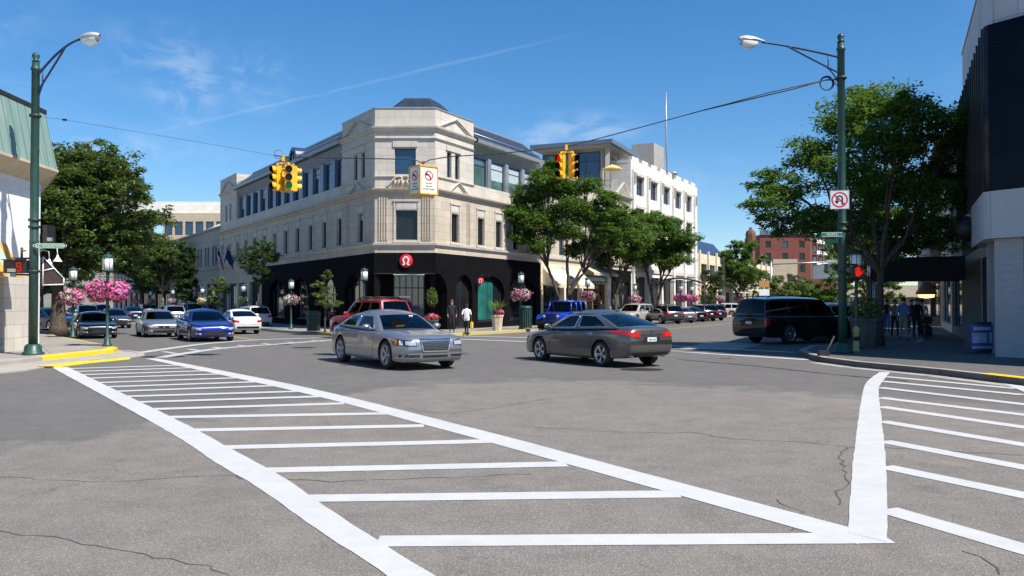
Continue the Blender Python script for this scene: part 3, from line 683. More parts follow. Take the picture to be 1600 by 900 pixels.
ribbon(fl, 4.9, 29.2, 12, 1, .9, (0, .0, .35, 0, 0, .5)); ribbon(fr_, 4.1, RT, 4, 1, .55, (.0, .62, .55, .5))
g = MB(); seg = 10; c = 13.8; r = .85     # arched dormer
for i in range(seg):
    a0, a1 = math.pi*i/seg, math.pi*(i+1)/seg
    for q0, q1, rr0, rr1 in ((.18, -1.6, r, r),):
        g.poly([fl.pt(c+rr0*math.cos(a0), q0, 11.55+rr0*math.sin(a0)), fl.pt(c+rr0*math.cos(a1), q0, 11.55+rr0*math.sin(a1)), fl.pt(c+rr1*math.cos(a1), q1, 11.55+rr1*math.sin(a1)), fl.pt(c+rr1*math.cos(a0), q1, 11.55+rr1*math.sin(a0))])
    g.poly([fl.pt(c+r*math.cos(a0), .18, 11.55+r*math.sin(a0)), fl.pt(c+r*math.cos(a1), .18, 11.55+r*math.sin(a1)), fl.pt(c+r*.72*math.cos(a1), .18, 11.55+r*.72*math.sin(a1)), fl.pt(c+r*.72*math.cos(a0), .18, 11.55+r*.72*math.sin(a0))])
dm = g.build('dormer', 'navy_metal', cb)
g = MB(); g.poly([fl.pt(c+r*.75*math.cos(math.pi*i/12), .10, 11.55+r*.75*math.sin(math.pi*i/12)) for i in range(13)]); g.build('pane', 'window_glass', dm)
g = MB(); g.obox(fl, c-.03, c+.03, .11, .15, 11.5, 12.2); g.build('glazing_bar', 'frame_blue', dm)
# far end tower of the left wall
E3 = [(30.9, 31.5, 8.76, 10.2), (32.3, 32.9, 8.76, 10.2)]
g = MB(); facade(g, fl, 29.2, LT, 7.98, 12.6, E3); g.obox(fl, 29.2, 29.22, -2.0, -.003, 7.98, 12.59); g.obox(fl, LT-.02, LT, -6.0, -.003, 8.0, 12.59); g.build('wall', 'limestone_pale', cb)
for h in E3: window(fl, *h, cb)
pediment(fl, 29.6, 34.4, 11.45, 12.3, cb); mould([(fl, LT, 29.2)], [(0.002, -.06), (.10, .04), (.22, .18), (.002, .2)], 11.2, 'cornice', 'limestone_pale', cb); mould([(fl, LT, 29.2)], [(-.3, 0), (.04, 0), (.04, .07), (-.3, .07)], 12.6, 'coping', 'galv', cb)
g = MB(); C_ = fr_.pt(RT, -.02, 0); E_ = fl.pt(LT, -.02, 0)
g.poly([fc.pt(.02, -.02, 11.6), fc.pt(CW-.02, -.02, 11.6), Vector((C_.x, C_.y, 11.6)), Vector((E_.x, E_.y, 11.6))]); g.build('roof_deck', 'roof_metal', cb)
# hipped metal lantern on the corner
g = MB(); lb = [(-7.2, 47.6), (-4.4, 47.6), (-2.2, 51.8), (-9.9, 51.8)]; lt = [(-6.4, 49.4), (-4.9, 49.4), (-4.4, 50.8), (-6.9, 50.8)]
v = [Vector((x, y, 12.1)) for x, y in lb]+[Vector((x, y, 13.85)) for x, y in lt]; g.add(v, [(0, 1, 5, 4), (1, 2, 6, 5), (2, 3, 7, 6), (3, 0, 4, 7), (4, 5, 6, 7)]); g.box(-6.25, -5.05, 48.0, 48.6, 12.6, 13.0); g.build('roof_lantern', 'roof_metal', cb)
# ground floor: black tile with arches
la = [(1.4, 4.4), (5.9, 9.4), (10.9, 14.4), (15.9, 19.6)]; ra = [(2.1, 3.97), (4.6, 7.9), (8.6, 12.4)]
g = MB(); facade(g, fl, 0, 21.6, .14, 4.42, [(0, .9, .14, 3.3)]+[(a, b, .14 if i == 0 else .55, 3.3) for i, (a, b) in enumerate(la)], .01, .35)
for a, b in la: arch_fill(g, fl, a, b, 2.2, 3.3, .01, .35)
arch_fill(g, fl, -.5, .9, 2.3, 3.3, .01, .35, left=False, rx=.9)
facade(g, fr_, 0, RT, .14, 4.42, [(0, 1.2, .14, 3.3)]+[(a, b, .14 if i < 1 else .5, 3.3) for i, (a, b) in enumerate(ra)], .01, .35)
for a, b in ra: arch_fill(g, fr_, a, b, 2.3, 3.3, .01, .35)
arch_fill(g, fr_, -.5, 1.2, 2.2, 3.3, .01, .35, left=False, rx=1.1)
facade(g, fc, -.03, CW+.03, 3.3, 4.42, (), .0095)
g.obox(fc, .0, CW, -.30, .005, 3.302, 3.40)
g.build('ground_floor_wall', 'black_tile', cb)
g = MB(); g.obox(fc, -.0, CW+.0, .012, .03, 3.25, 3.29); g.build('arch_trim', 'frame_dark', cb)
for i, (a, b) in enumerate(la): window(fl, a, b, .55 if i else .16, 3.28, cb, d=-.33, fw=.07, nx=3 if i else 2, fmat='frame_dark', gmat='window_glass', name='shop_window')
for i, (a, b) in enumerate(ra): window(fr_, a, b, .5 if i else .16, 3.28, cb, d=-.33, fw=.07, nx=2 if i else 2, fmat='frame_dark', gmat='window_glass', name='shop_window' if i else 'door')
# recessed entrance on the corner
g = MB(); g.poly([fl.pt(.9, -.34, .16), fr_.pt(1.2, -.34, .16), fr_.pt(1.2, -1.9, .16), fl.pt(.9, -1.9, .16)]); g.poly([fl.pt(.9, -.2, 3.29), fr_.pt(1.2, -.2, 3.29), fr_.pt(1.4, -2.9, 3.29), fl.pt(1.2, -2.9, 3.29)])
p1, p2, p3, p4 = fl.pt(.9, -.34, 0), fl.pt(1.0, -1.6, 0), fr_.pt(1.3, -1.6, 0), fr_.pt(1.2, -.34, 0)
for a, b in ((p1, p2), (p4, p3)): g.poly([a+Vector((0, 0, .15)), b+Vector((0, 0, .15)), b+Vector((0, 0, 3.3)), a+Vector((0, 0, 3.3))])
g.build('entrance_recess', 'black_tile', cb)
fe = Fr(p2, (p3-p2)); ew = (p3-p2).length
window(fe, 0, ew, .3, 3.25, cb, d=0, fw=.06, nx=5, nz=-1, name='shop_window')
g = MB(); g.obox(fe, .3, ew-.8, .25, .55, 1.95, 2.03); g.build('display_shelf', 'white_enamel', cb)
# teal window display behind the second arch, lit storefront beside it
g = MB(); g.obox(fr_, 4.75, 6.9, -.305, -.285, .62, 2.95); g.build('window_poster', 'poster_teal', cb)
# ground floor beyond the black tile
sw_ = [(22.3, 25.0, .5, 3.3), (25.7, 28.4, .5, 3.3), (29.1, 31.8, .5, 3.3), (32.2, 34.4, .5, 3.3)]
g = MB(); facade(g, fl, 21.6, LT, .14, 4.42, sw_, .0, .3); g.build('ground_floor_wall', 'limestone', cb)
for h in sw_: window(fl, *h, cb, d=-.28, nx=2, name='shop_window')

# ---- two-storey wing further up the left street
wg = thing('shop_row', (-33, 86, .15), 'low grey stone shop row adjoining the left end of the corner building', 'building', world=True)
hs2 = []
for k in range(7):
    b_ = LT+1.2+3.0*k; hs2 += [(b_, b_+.7, 5.1, 6.9), (b_+1.1, b_+1.8, 5.1, 6.9)]
g = MB(); facade(g, fl, LT, 57, .14, 8.6, hs2+[(LT+1+5.2*k, LT+5+5.2*k, .5, 3.4) for k in range(4)]); g.obox(fl, LT, 57, -8, -.02, 8.5, 8.62); g.build('wall', 'grey_concrete', wg)
for h in hs2: window(fl, *h, wg)
for k in range(4): window(fl, LT+1+5.2*k, LT+5+5.2*k, .5, 3.4, wg, nx=3, name='shop_window')
mould([(fl, 57, LT)], [(0.002, 0), (.14, .04), (.16, .2), (.002, .22)], 4.7, 'cornice', 'grey_concrete', wg); mould([(fl, 57, LT)], [(0.002, 0), (.2, .1), (.22, .25), (-.3, .28)], 8.3, 'cornice', 'grey_concrete', wg)
g = MB(); g.grid([[fl.pt(s, q[0], q[1]) for s in (LT, 52)] for q in ((-.6, 8.62), (-4.5, 10.6))], smooth=False); g.build('skylight', 'window_blue', wg)
wg2 = thing('shop_row', (-48, 106, .15), 'dark two-storey shop row with green awnings farthest up the left street', 'building', world=True)
h3 = [(58+3.4*k, 59.3+3.4*k, 4.9, 6.8) for k in range(14)]; s3 = [(58+5*k, 62.2+5*k, .5, 3.3) for k in range(9)]
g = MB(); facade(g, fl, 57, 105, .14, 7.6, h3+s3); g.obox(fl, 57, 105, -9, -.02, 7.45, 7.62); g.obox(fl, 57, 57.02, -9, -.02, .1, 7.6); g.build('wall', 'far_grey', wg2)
for h in h3: window(fl, *h, wg2)
for h in s3: window(fl, *h, wg2, nx=2, name='shop_window')
for k in range(5):
    s = 58+5*k; g = MB(); g.grid([[fl.pt(a, q[0], q[1]) for a in (s, s+4.2)] for q in ((.02, 3.9), (1.5, 3.0), (1.5, 2.75))], smooth=False); g.build('awning', 'awning_green', wg2)
g = MB(); g.poly([fl.pt(57.6, .03, 3.35), fl.pt(60, .03, 3.35), fl.pt(60, .03, 3.9), fl.pt(57.6, .03, 3.9)]); g.build('sign_band', 'gold', wg2)

# ---- second building on the right-hand street (cream, three storeys, with a roof terrace)
b2 = thing('cream_building', (6, 64, .15), 'cream stone shop building behind the forked tree, left of the white building', 'building', world=True)
w2 = [(13.9+2.2*k, 14.7+2.2*k, 5.1, 6.9) for k in range(8)]; w3 = [(13.9+2.2*k, 14.7+2.2*k, 8.6, 9.9) for k in range(8)]
so_ = [(13.5, 16.4, .4, 2.9), (17.0, 19.6, .4, 2.9), (20.1, 25.2, .2, 3.2)]
g = MB(); facade(g, fr_, RT, 26, .14, 4.42, so_); g.build('ground_floor_wall', 'cream_stone', b2)
g = MB(); facade(g, fr_, RT, 31, 4.42, 10.8, w2+w3); g.obox(fr_, RT, RT+.02, -9, -.02, 8, 10.8); g.obox(fr_, RT, 31, -12, -.02, 10.7, 10.82); g.build('wall', 'limestone', b2)
g = MB(); facade(g, fr_, 26, 31, .14, 4.42, [(26.6, 30.4, .2, 3.4)], .01); g.build('ground_floor_wall', 'black_tile', b2)
for h in w2+w3: window(fr_, *h, b2)
for i, h in enumerate(so_): window(fr_, *h, b2, nx=2+i, name='shop_window', fmat='wood_orange' if i == 2 else 'frame_dark')
window(fr_, 26.6, 30.4, .2, 3.4, b2, nx=3, name='shop_window')
mould([(fr_, RT, 31)], [(0.002, 0), (.14, .04), (.16, .22), (.002, .24)], 4.72, 'cornice', 'limestone_pale', b2); mould([(fr_, RT, 31)], [(0.002, -.05), (.3, .12), (.34, .26), (.002, .28)], 7.76, 'cornice', 'limestone', b2); mould([(fr_, RT, 31)], [(0.002, -.05), (.3, .12), (.34, .26), (-.3, .28)], 10.6, 'cornice', 'limestone_pale', b2)
pediment(fr_, 27.2, 30.8, 10.9, 12.0, b2, .2)
for s in (16.7, 19.85, 25.6): g = MB(); g.obox(fr_, s-.17, s+.17, .003, .18, .15, 4.3); g.build('pilaster', 'white_stone', b2)
for s0, s1 in ((13.4, 16.5), (17.0, 19.8)):
    g = MB(); g.grid([[fr_.pt(a, q[0], q[1]) for a in (s0, s1)] for q in ((.02, 4.1), (1.2, 2.95), (1.2, 2.7))], smooth=False); g.grid([[fr_.pt(s0, q[0], q[1]) for q in w] for w in (((.02, 4.1), (.02, 2.9)), ((1.2, 2.95), (1.2, 2.7)))], smooth=False); g.build('awning', 'awning_cream', b2)
g = MB(); g.grid([[fr_.pt(a, q[0], q[1]) for a in (20.2, 25.3)] for q in ((.02, 4.5), (1.0, 3.95), (1.0, 3.75))], smooth=False); g.build('awning', 'planter_tan', b2)
g = MB(); g.obox(fr_, 20.6, 25.0, .01, .12, 3.22, 3.78); sg_ = g.build('shop_sign', 'sign_teal', b2)
g = MB(); random.seed(5)
for i in range(9): g.obox(fr_, 20.9+.42*i, 20.9+.42*i+.28, .121, .13, 3.36, 3.36+random.choice((.2, .28, .28)))
g.build('lettering', 'white_enamel', sg_)
# roof terrace pavilion
pv = thing('rooftop_pavilion', (6, 74, 10.8), 'glazed rooftop pavilion with a wide flat overhanging roof above the cream building', 'building', world=True)
fp = Fr((8.46, 70.0), (.42, .91)); fq = Fr((8.46, 70.0), (-.92, .40), True)
def quadbox(g, a, u, lu, w, lw, z0, z1, mi=0):
    p = [a, a+u*lu, a+u*lu+w*lw, a+w*lw]; g.prism([(q.x, q.y) for q in p], z0, z1, mi)
a = Vector((8.46, 70, 0)); u = Vector((.42, .91, 0)).normalized(); w = Vector((-.92, .40, 0)).normalized()
g = MB(); quadbox(g, a, u, 8.5, w, 7.5, 15.15, 15.5); g.build('roof', 'frame_blue', pv)
g = MB(); quadbox(g, a+u*.25+w*.25, u, 8.0, w, 7.0, 15.0, 15.148); g.build('soffit', 'far_grey', pv)
ai = a+u*1.6+w*1.4; g = MB(); quadbox(g, ai, u, 6, w, 5.6, 10.8, 15.0); g.build('wall', 'far_grey', pv)
fpa = Fr(ai, w, True); fpb = Fr(ai, u)
for k in range(2): window(fpa, .2+2.7*k, 2.8+2.7*k, 11.5, 14.8, pv, d=.003, nx=2, nz=-1, gmat='window_blue')
for k in range(2): window(fpb, .5+2.8*k, 2.8+2.8*k, 11.9, 14.6, pv, d=.003, nx=2, nz=-1, gmat='window_blue')
for q in (a+u*.8+w*.7, a+u*.8+w*4.0, a+u*4.5+w*.7): g = MB(); g.box(q.x-.2, q.x+.2, q.y-.2, q.y+.2, 10.8, 15.0); g.build('column', 'grey_concrete', pv)
g = MB()
for z in (11.5, 11.95): g.tube([a+u*-.3+Vector((0, 0, z)), a+w*6+u*-.3+Vector((0, 0, z))], .035, 6)
g.tube([a+u*-.3+Vector((0, 0, 11.95)), a+u*5-w*.2+Vector((0, 0, 11.95))], .035, 6); g.build('railing', 'galv', pv)
um = thing('terrace_umbrella', (0, 0, 0), 'small yellow patio umbrella open on the roof terrace below the pavilion', 'umbrella'); pu = P(957, 262, 69.0); um.location = (pu.x, pu.y, 10.8)
g = MB(); g.lathe([(.02, 2.35), (.45, 2.18), (.85, 1.98), (.85, 1.9), (.45, 2.1), (.02, 2.27)], seg=8, smooth=False); g.build('canopy', 'umbrella_yellow', um); g = MB(); g.tube([(0, 0, 0), (0, 0, 2.32)], .03, 8); g.build('pole', 'white_enamel', um)
g = MB(); q = fr_.pt(17.5, -7, 0); quadbox(g, q, RU, 6, -RN, 3.5, 10.8, 14.6); mh = g.build('rooftop_plant_room', 'white_stone'); tag(mh, 'pale plain plant room on the roof right behind the corner building mansard', 'building')
g = MB(); g.obox(fr_, 17.3, 23.7, -10.7, -6.8, 14.6, 14.75); g.build('coping', 'frame_blue', mh)

# ---- white tall building
b3 = thing('white_building', (16, 82, .15), 'tall white stone building with five square top floor windows facing the right-hand street', 'building', world=True)
W1 = [31.9+3.85*k for k in range(5)]; hw = [(s, s+2.0, z, z+1.7) for s in [q+.55 for q in W1] for z in (11.3, 8.4, 5.6)]; hg = [(s+.4, s+3.2, .3, 4.0) for s in W1]
g = MB(); facade(g, fr_, 31, 52, .14, 14.3, hw+hg, 0, .25); g.obox(fr_, 31, 31.02, -10, -.004, 8, 14.29); g.obox(fr_, 31, 52, -10, -.3, 13.9, 14.0); g.obox(fr_, 51.98, 52, -12, -.004, .15, 14.29); g.build('wall', 'white_stone', b3)
for h in hw: window(fr_, *h, b3, d=-.25, nx=2, fmat='frame_blue', fw=.1)
for h in hg: window(fr_, *h, b3, d=-.25, nx=2, name='shop_window')
for s in [31.35]+[q+3.45 for q in W1]: g = MB(); g.obox(fr_, s-.22, s+.22, .003, .22, .15, 13.4); g.build('pilaster', 'white_stone', b3)
for s in [31.35]+[q+3.45 for q in W1]: g = MB(); g.obox(fr_, s-.12, s+.12, .224, .34, 12.2, 13.2); g.build('pilaster_cap', 'grey_concrete', b3)
g = MB()
for s, _, z, _ in hw: g.obox(fr_, s-.1, s+2.1, .003, .14, z+1.72, z+1.95)
g.obox(fr_, 31, 52, .003, .12, 4.4, 4.75); g.build('lintel', 'limestone_pale', b3)
for k in range(8): g = MB(); g.obox(fr_, 31.3+2.6*k, 33.0+2.6*k, -.28, .02, 14.3, 14.62); g.build('parapet_block', 'white_stone', b3)
g = MB(); quadbox(g, fr_.pt(fr_.tpx(1038, -4.0), -4.0, 0), -RU, 3.5, -RN, 2.6, 14.0, P(1038, 231, fr_.pt(fr_.tpx(1038, -4.0), -4.0, 0).y).z); tw = g.build('lift_tower', 'grey_concrete'); tag(tw, 'grey concrete lift tower standing on the roof of the tall white building', 'tower')
q = P(1041, 250, 84); g = MB(); g.tube([(q.x, q.y, 13.5), (q.x, q.y, 19), (q.x, q.y, 23)], [.14, .10, .05], 8); am = g.build('antenna_mast', 'galv'); tag(am, 'thin tall antenna mast above the white building', 'antenna')
g = MB(); g.lathe([(.05, 0), (.5, .2), (.6, .35)], (q.x+.6, q.y-.1, 14.4), 12); g.build('dish', 'galv', am)
random.seed(7)

# ---- tan building and far blocks beyond
b4 = thing('tan_building', (28, 103, .15), 'low tan stone building with tall dark upper windows past the white building', 'building', world=True)
h4 = [(53+3.6*k, 55.9+3.6*k, 3.9, 6.0) for k in range(11)]; h4b = [(53+3.6*k, 55.9+3.6*k, .4, 2.9) for k in range(11)]
g = MB(); facade(g, fr_, 52.03, 94, .14, 7.1, h4+h4b); g.obox(fr_, 52.03, 94, -12, -.02, 7.0, 7.12); g.build('wall', 'cream_stone', b4)
for h in h4+h4b: window(fr_, *h, b4, nx=3)
g = MB()
for k in range(12): g.obox(fr_, 52.4+3.6*k, 52.8+3.6*k, .003, .2, .15, 7.5)
g.obox(fr_, 52.03, 94, .003, .12, 3.2, 3.5); g.build('pilaster', 'cream_stone', b4)
g = MB(); g.grid([[fr_.pt(s, q[0], q[1]) for s in (54, 72)] for q in ((-1.5, 7.1), (-3.5, 9.4))], smooth=False); g.build('roof', 'navy_metal', b4)
def block(name, label, px0, px1, ytop, Y, dep, mat, wins=None, wmat='window_glass', rot=0, fmat='frame_dark', zb=0):
    a = P(px0, ytop, Y); b = P(px1, ytop, Y); zt = a.z; t = thing(name, (a.x, Y, 0), label, 'building', world=True)
    f = Fr(Vector((a.x, Y, 0)), (math.cos(R(rot)), math.sin(R(rot)))); Lw = (b.x-a.x)/math.cos(R(rot)); holes = []
    if wins:
        nx, z0, fh, ww, wh, nzz = wins
        for i in range(nx):
            for j in range(nzz):
                c = Lw*(i+.5)/nx; z = z0+fh*j; holes.append((c-ww/2, c+ww/2, z, z+wh))
    g = MB(); facade(g, f, 0, Lw, zb, zt, holes); g.obox(f, 0, .02, -dep, -.01, zb, zt); g.obox(f, Lw-.02, Lw, -dep, -.01, zb, zt); g.obox(f, 0, Lw, -dep, -.01, zt-.1, zt+.02); g.obox(f, 0, Lw, -dep, -dep+.1, zb, zt); g.build('wall', mat, t)
    for h in holes: window(f, *h, t, fmat=fmat, gmat=wmat, fw=.12)
    return t, f, Lw, zt
t, f, Lw, zt = block('brick_tower', 'red brick apartment block with white balconies far down the right-hand street', 1187, 1266, 367, 185, 12, 'red_brick', (3, 3, 2.7, 1.2, 1.5, 5))
f2 = Fr(f.pt(Lw, 0, 0), (.62, .78)); g = MB(); facade(g, f2, 0, 9.5, 0, zt); g.build('wall', 'red_brick', t)
for j in range(6):
    for s in (1.2, 5.2):
        g = MB(); g.obox(f2, s, s+3.2, .003, 1.1, 2.4+2.5*j, 2.5+2.5*j); g.obox(f2, s, s+3.2, 1.02, 1.1, 2.5+2.5*j, 3.2+2.5*j); g.build('balcony', 'white_stone', t)
        window(f2, s+.4, s+2.6, 2.6+2.5*j, 4.4+2.5*j, t, d=.01, fw=.1)
g = MB(); g.obox(f, 0, Lw, .01, .3, zt-.02, zt+.9); g.build('parapet_rail', 'frame_blue', t)
block('grey_tower', 'tall grey concrete block standing behind the red brick apartments', 1291, 1330, 372, 210, 14, 'grey_concrete', (4, 4, 2.8, 1.3, 1.4, 5))
block('beige_office', 'beige flat-roofed office with square windows in front of the brick apartments', 1208, 1246, 405, 150, 10, 'beige_stone', (2, 5.2, 3, 1.5, 1.3, 1))
block('low_brick_shop', 'low orange brick building below the brick apartments', 1262, 1305, 436, 135, 8, 'red_brick', (3, 1, 3, 1.6, 1.6, 1))
block('glass_office', 'small pale glass-fronted office right of the brick apartments', 1293, 1312, 412, 160, 8, 'galv', (1, 2, 2.4, 2.0, 1.8, 3), 'window_blue')
block('low_white_shop', 'low pale shop front with signs seen beyond the far trees', 1150, 1208, 452, 130, 8, 'white_stone', (4, .8, 3, 1.2, 1.4, 1))
t = thing('water_tower', (0, 0, 0), 'dark domed tower top rising behind the far trees', 'tower'); q = P(1173, 372, 175); t.location = (q.x, q.y, 0)
g = MB(); g.lathe([(.9, 0), (.9, 14.2), (1.1, 14.3), (1.1, 16.0), (.9, 16.6), (.35, 17.0), (.3, 17.4)], seg=8, smooth=False); g.build('shaft', 'brown_brick', t)
# left background
t, f, Lw, zt = block('white_slab_building', 'long building with white top storey rising behind the shop row at the left', 255, 352, 333, 135, 20, 'tan_stone', (6, 12.6, 3, 1.3, 2.2, 1), 'window_blue')
g = MB(); g.obox(f, -14, Lw-1.0, -5, -1, zt, zt+2.0); g.build('top_storey', 'white_stone', t)
block('street_end_building', 'pale low building closing the end of the left street behind the big tree', -120, 255, 420, 165, 14, 'grey_concrete', (22, 3.4, 3, 1.6, 1.6, 1))
# ---------------------------------------------------------------- left corner building: white brick with copper mansard
cw_ = Vector((-15.75, 27.6, 0)); dv = Vector((.06, -1, 0)).normalized(); fw = Fr(cw_, dv, True); fw.n = Vector((1, .06, 0)).normalized()
lb_ = thing('mansard_shop', (-16, 24, .15), 'white brick corner shop with a green copper mansard roof behind the left street light', 'building', world=True)
g = MB(); facade(g, fw, 0, 9, 2.6, 5.75, ()); bl = Vector((-.56, .83, 0)).normalized(); fb = Fr(cw_, bl); facade(g, fb, 0, 26, .14, 5.75, [(1.2, 5.2, .6, 3.0), (6.5, 10.5, .6, 3), (12, 16, .6, 3), (2, 3, 3.8, 5.1), (6, 7, 3.8, 5.1)], .0)
g.build('wall', 'white_brick', lb_)
g = MB(); facade(g, fw, 0, 9, .14, 2.6, [(1.95, 4.6, .35, 2.45)], -.03, .25); g.build('lower_wall', 'limestone_pale', lb_)
window(fw, 1.95, 4.6, .35, 2.45, lb_, d=-.27, nx=2, name='shop_window')
for h in ((1.2, 5.2, .6, 3.0), (6.5, 10.5, .6, 3), (12, 16, .6, 3), (2, 3, 3.8, 5.1), (6, 7, 3.8, 5.1)): window(fb, *h, lb_, name='shop_window', nx=2)
g = MB(); g.obox(fw, -.02, .26, .004, .07, .15, 5.6); g.build('corner_pilaster', 'white_enamel', lb_)
def mans(mb, prof):
    rows = []
    for d, z in prof:
        p = fw.o+fw.n*d; q = fb.o+fb.n*d; den = fw.u.x*fb.u.y-fw.u.y*fb.u.x; t = ((q.x-p.x)*fb.u.y-(q.y-p.y)*fb.u.x)/den; c = p+fw.u*t
        rows.append([fw.pt(9, d, z), c+Vector((0, 0, z)), fb.pt(26, d, z)])
    mb.grid(rows, smooth=False)
g = MB(); mans(g, [(.55, 6.1), (.18, 8.0)]); g.build('mansard_roof', 'copper_green', lb_)
g = MB(); mans(g, [(.0, 5.65), (.10, 5.7), (.54, 6.02), (.58, 6.04), (.58, 6.12), (.54, 6.12)]); g.build('soffit', 'planter_tan', lb_)
g = MB(); mans(g, [(.22, 7.98), (.22, 8.10), (-.2, 8.10), (-7.5, 8.1)]); g.build('roof_edge', 'iron', lb_)
g = MB()
fa = Fr(fb.pt(.9, 0, 0), bl)
aw = thing('awning', (-15.6, 28, 2.4), 'dark brown shop awning with a white frame beside the white brick corner shop', 'awning', world=True)
A1 = [P(62, 401, 28.2), P(95, 441, 28.2)]; top0 = Vector((-15.72, 27.9, 3.22)); out0 = top0+Vector((.83, .56, 0))*.62+Vector((0, 0, -.72))
L_ = bl*2.0
g = MB(); g.poly([top0, out0, out0+L_, top0+L_]); g.poly([out0, out0+L_, out0+L_+Vector((0, 0, -.2)), out0+Vector((0, 0, -.2))]); base0 = top0+Vector((0, 0, -.95)); g.poly([top0, out0, out0+Vector((0, 0, -.2)), base0]); g.build('canopy', 'awning_brown', aw)
g = MB()
for pa, pb in ((top0, out0), (base0, out0+Vector((0, 0, -.2))), (out0, out0+Vector((0, 0, -.2))), (top0.lerp(base0, .5), top0.lerp(out0, .52)), (base0, top0)): g.tube([pa+Vector((.0, -.03, 0)), pb+Vector((0, -.03, 0))], .022, 6)
g.build('frame', 'white_enamel', aw)
for i, (px, lab) in enumerate(((77, 'white gooseneck lamp on the white brick corner, nearest the pole'), (90, 'white gooseneck lamp hanging farther out from the white brick corner'))):
    q = P(px, 410 if i == 0 else 404, 28.3); a = cw_+bl*(.4+i*1.6); g = MB()
    g.tube([Vector((a.x, a.y, q.z+.28)), Vector((a.x*.5+q.x*.5, a.y*.5+q.y*.5, q.z+.42)), Vector((q.x-.02, q.y, q.z+.36)), Vector((q.x, q.y, q.z+.1))], .016, 6)
    gl_ = thing('gooseneck_lamp', (q.x, q.y, q.z), lab, 'lamp', 'gooseneck lamps on the white brick shop', world=True); g.build('arm', 'white_enamel', gl_)
    g = MB(); g.lathe([(.03, .12), (.05, .04), (.14, -.09), (.15, -.11), (.12, -.09), (.03, .02)], (q.x, q.y, q.z), 14); g.build('shade', 'white_enamel', gl_)
ao = thing('awning', (-15.4, 25, 2.4), 'orange and mint striped awning at the left edge over the shop window', 'awning', world=True)
for i in range(6):
    g = MB(); s = 2.0+.45*i; g.grid([[fw.pt(a, q[0], q[1]) for a in (s, s+.45)] for q in ((.05, 3.5), (.25, 3.1), (.55, 2.62), (.56, 2.46))], smooth=False); g.build('stripe', 'awning_orange' if i % 2 == 0 else 'awning_mint', ao)
g = MB(); q = fw.pt(-.08, .3, 0); g.box(q.x-.05, q.x+.1, q.y-.25, q.y+.25, 3.55, 4.25); bs = g.build('blade_sign', 'sign_black'); tag(bs, 'small black projecting sign on the corner of the white brick shop', 'sign')

# ---------------------------------------------------------------- right-hand shop row
Cr = Vector((13.73, 23.7, 0)); fR = Fr(Cr, R2, True); fN = Fr(Cr, (.54, -.841), True)
fR.n = Vector((-R2.y, R2.x, 0)); fN.n = Vector((-.841, -.54, 0))
rb = thing('black_glass_building', (15, 26, .15), 'white corner building with black glass upper floor at the right edge', 'building', world=True)
g = MB()
facade(g, fR, 0, 4.1, 3.5, 4.84, (), .25); facade(g, fN, 0, 12, 3.5, 4.84, (), .25)
for f_, s1 in ((fR, 4.1), (fN, 12)): g.poly([f_.pt(0, .25, 3.5), f_.pt(s1, .25, 3.5), f_.pt(s1, -2, 3.5), f_.pt(0, -2, 3.5)])
facade(g, fR, 0, 12, 9.6, 12, (), -.05); facade(g, fN, 0, 12, 9.6, 12, (), -.05); g.poly([fR.pt(0, 0, 12), fR.pt(12, 0, 12), fR.pt(12, -12, 12), fN.pt(12, 0, 12)])
g.build('wall', 'white_panel', rb)
g = MB(); facade(g, fR, 0, 12, 4.84, 9.6, (), .2); facade(g, fN, 0, 12, 4.84, 9.6, (), .2)
p = fR.pt(0, .2, 0); q = fN.pt(0, .2, 0); g.poly([p+Vector((0, 0, 4.84)), q+Vector((0, 0, 4.84)), q+Vector((0, 0, 9.6)), p+Vector((0, 0, 9.6))]); 
g.build('glass_wall', 'black_glass', rb)
g = MB(); p = fR.pt(0, .25, 0); q = fN.pt(0, .25, 0); g.poly([p+Vector((0, 0, 3.5)), q+Vector((0, 0, 3.5)), q+Vector((0, 0, 4.84)), p+Vector((0, 0, 4.84))]); g.poly([p+Vector((0, 0, 3.5)), q+Vector((0, 0, 3.5)), Cr+Vector((0, 0, 3.5))]); g.build('corner_fascia', 'white_panel', rb)
g = MB()
for k in range(14): g.obox(fR, .1+.85*k, .14+.85*k, .203, .26, 4.86, 9.58)
g.build('glazing_fin', 'iron', rb)
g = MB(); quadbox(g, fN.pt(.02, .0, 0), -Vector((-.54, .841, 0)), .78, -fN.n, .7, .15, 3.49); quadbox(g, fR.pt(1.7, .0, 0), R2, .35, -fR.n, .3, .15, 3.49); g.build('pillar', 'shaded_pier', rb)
g = MB(); facade(g, fN, .85, 12, .14, 3.5, [(1.0, 4.5, .75, 3.3)], -.1, .2); g.build('shopfront_wall', 'black_tile', rb); window(fN, 1.0, 4.5, .75, 3.3, rb, d=-.28, nx=2, fmat='galv', name='shop_window')
g = MB(); facade(g, fR, 1.0, 12, .14, 3.5, [(2.2, 5.6, .4, 3.2), (6.2, 11, .4, 3.2)], -.7, .2); g.build('shopfront_wall', 'navy_metal', rb)
for h in ((2.2, 5.6, .4, 3.2), (6.2, 11, .4, 3.2)): window(fR, *h, rb, d=-.88, nx=3, fmat='galv', name='shop_window')
g = MB(); facade(g, fR, 4.1, 12, 3.5, 4.84, (), .02); g.build('shopfront_fascia', 'awning_black', rb)
bg_ = thing('gooseneck_lamp_row', (15.3, 27.2, 3.9), 'row of black gooseneck lamps under the black glass wall at the right', 'lamp', world=True)
for k in range(5):
    a = fR.pt(4.6+1.3*k, .05, 4.1); b = fR.pt(4.6+1.3*k, .75, 4.35); c = fR.pt(4.6+1.3*k, .85, 4.05); g = MB(); g.tube([a, b, c], .02, 6); g.lathe([(.03, .1), (.16, -.08), (.17, -.1)], c, 12); g.build('lamp', 'black_metal', bg_)
pr = fR.pt(4.3, .35, 4.15)
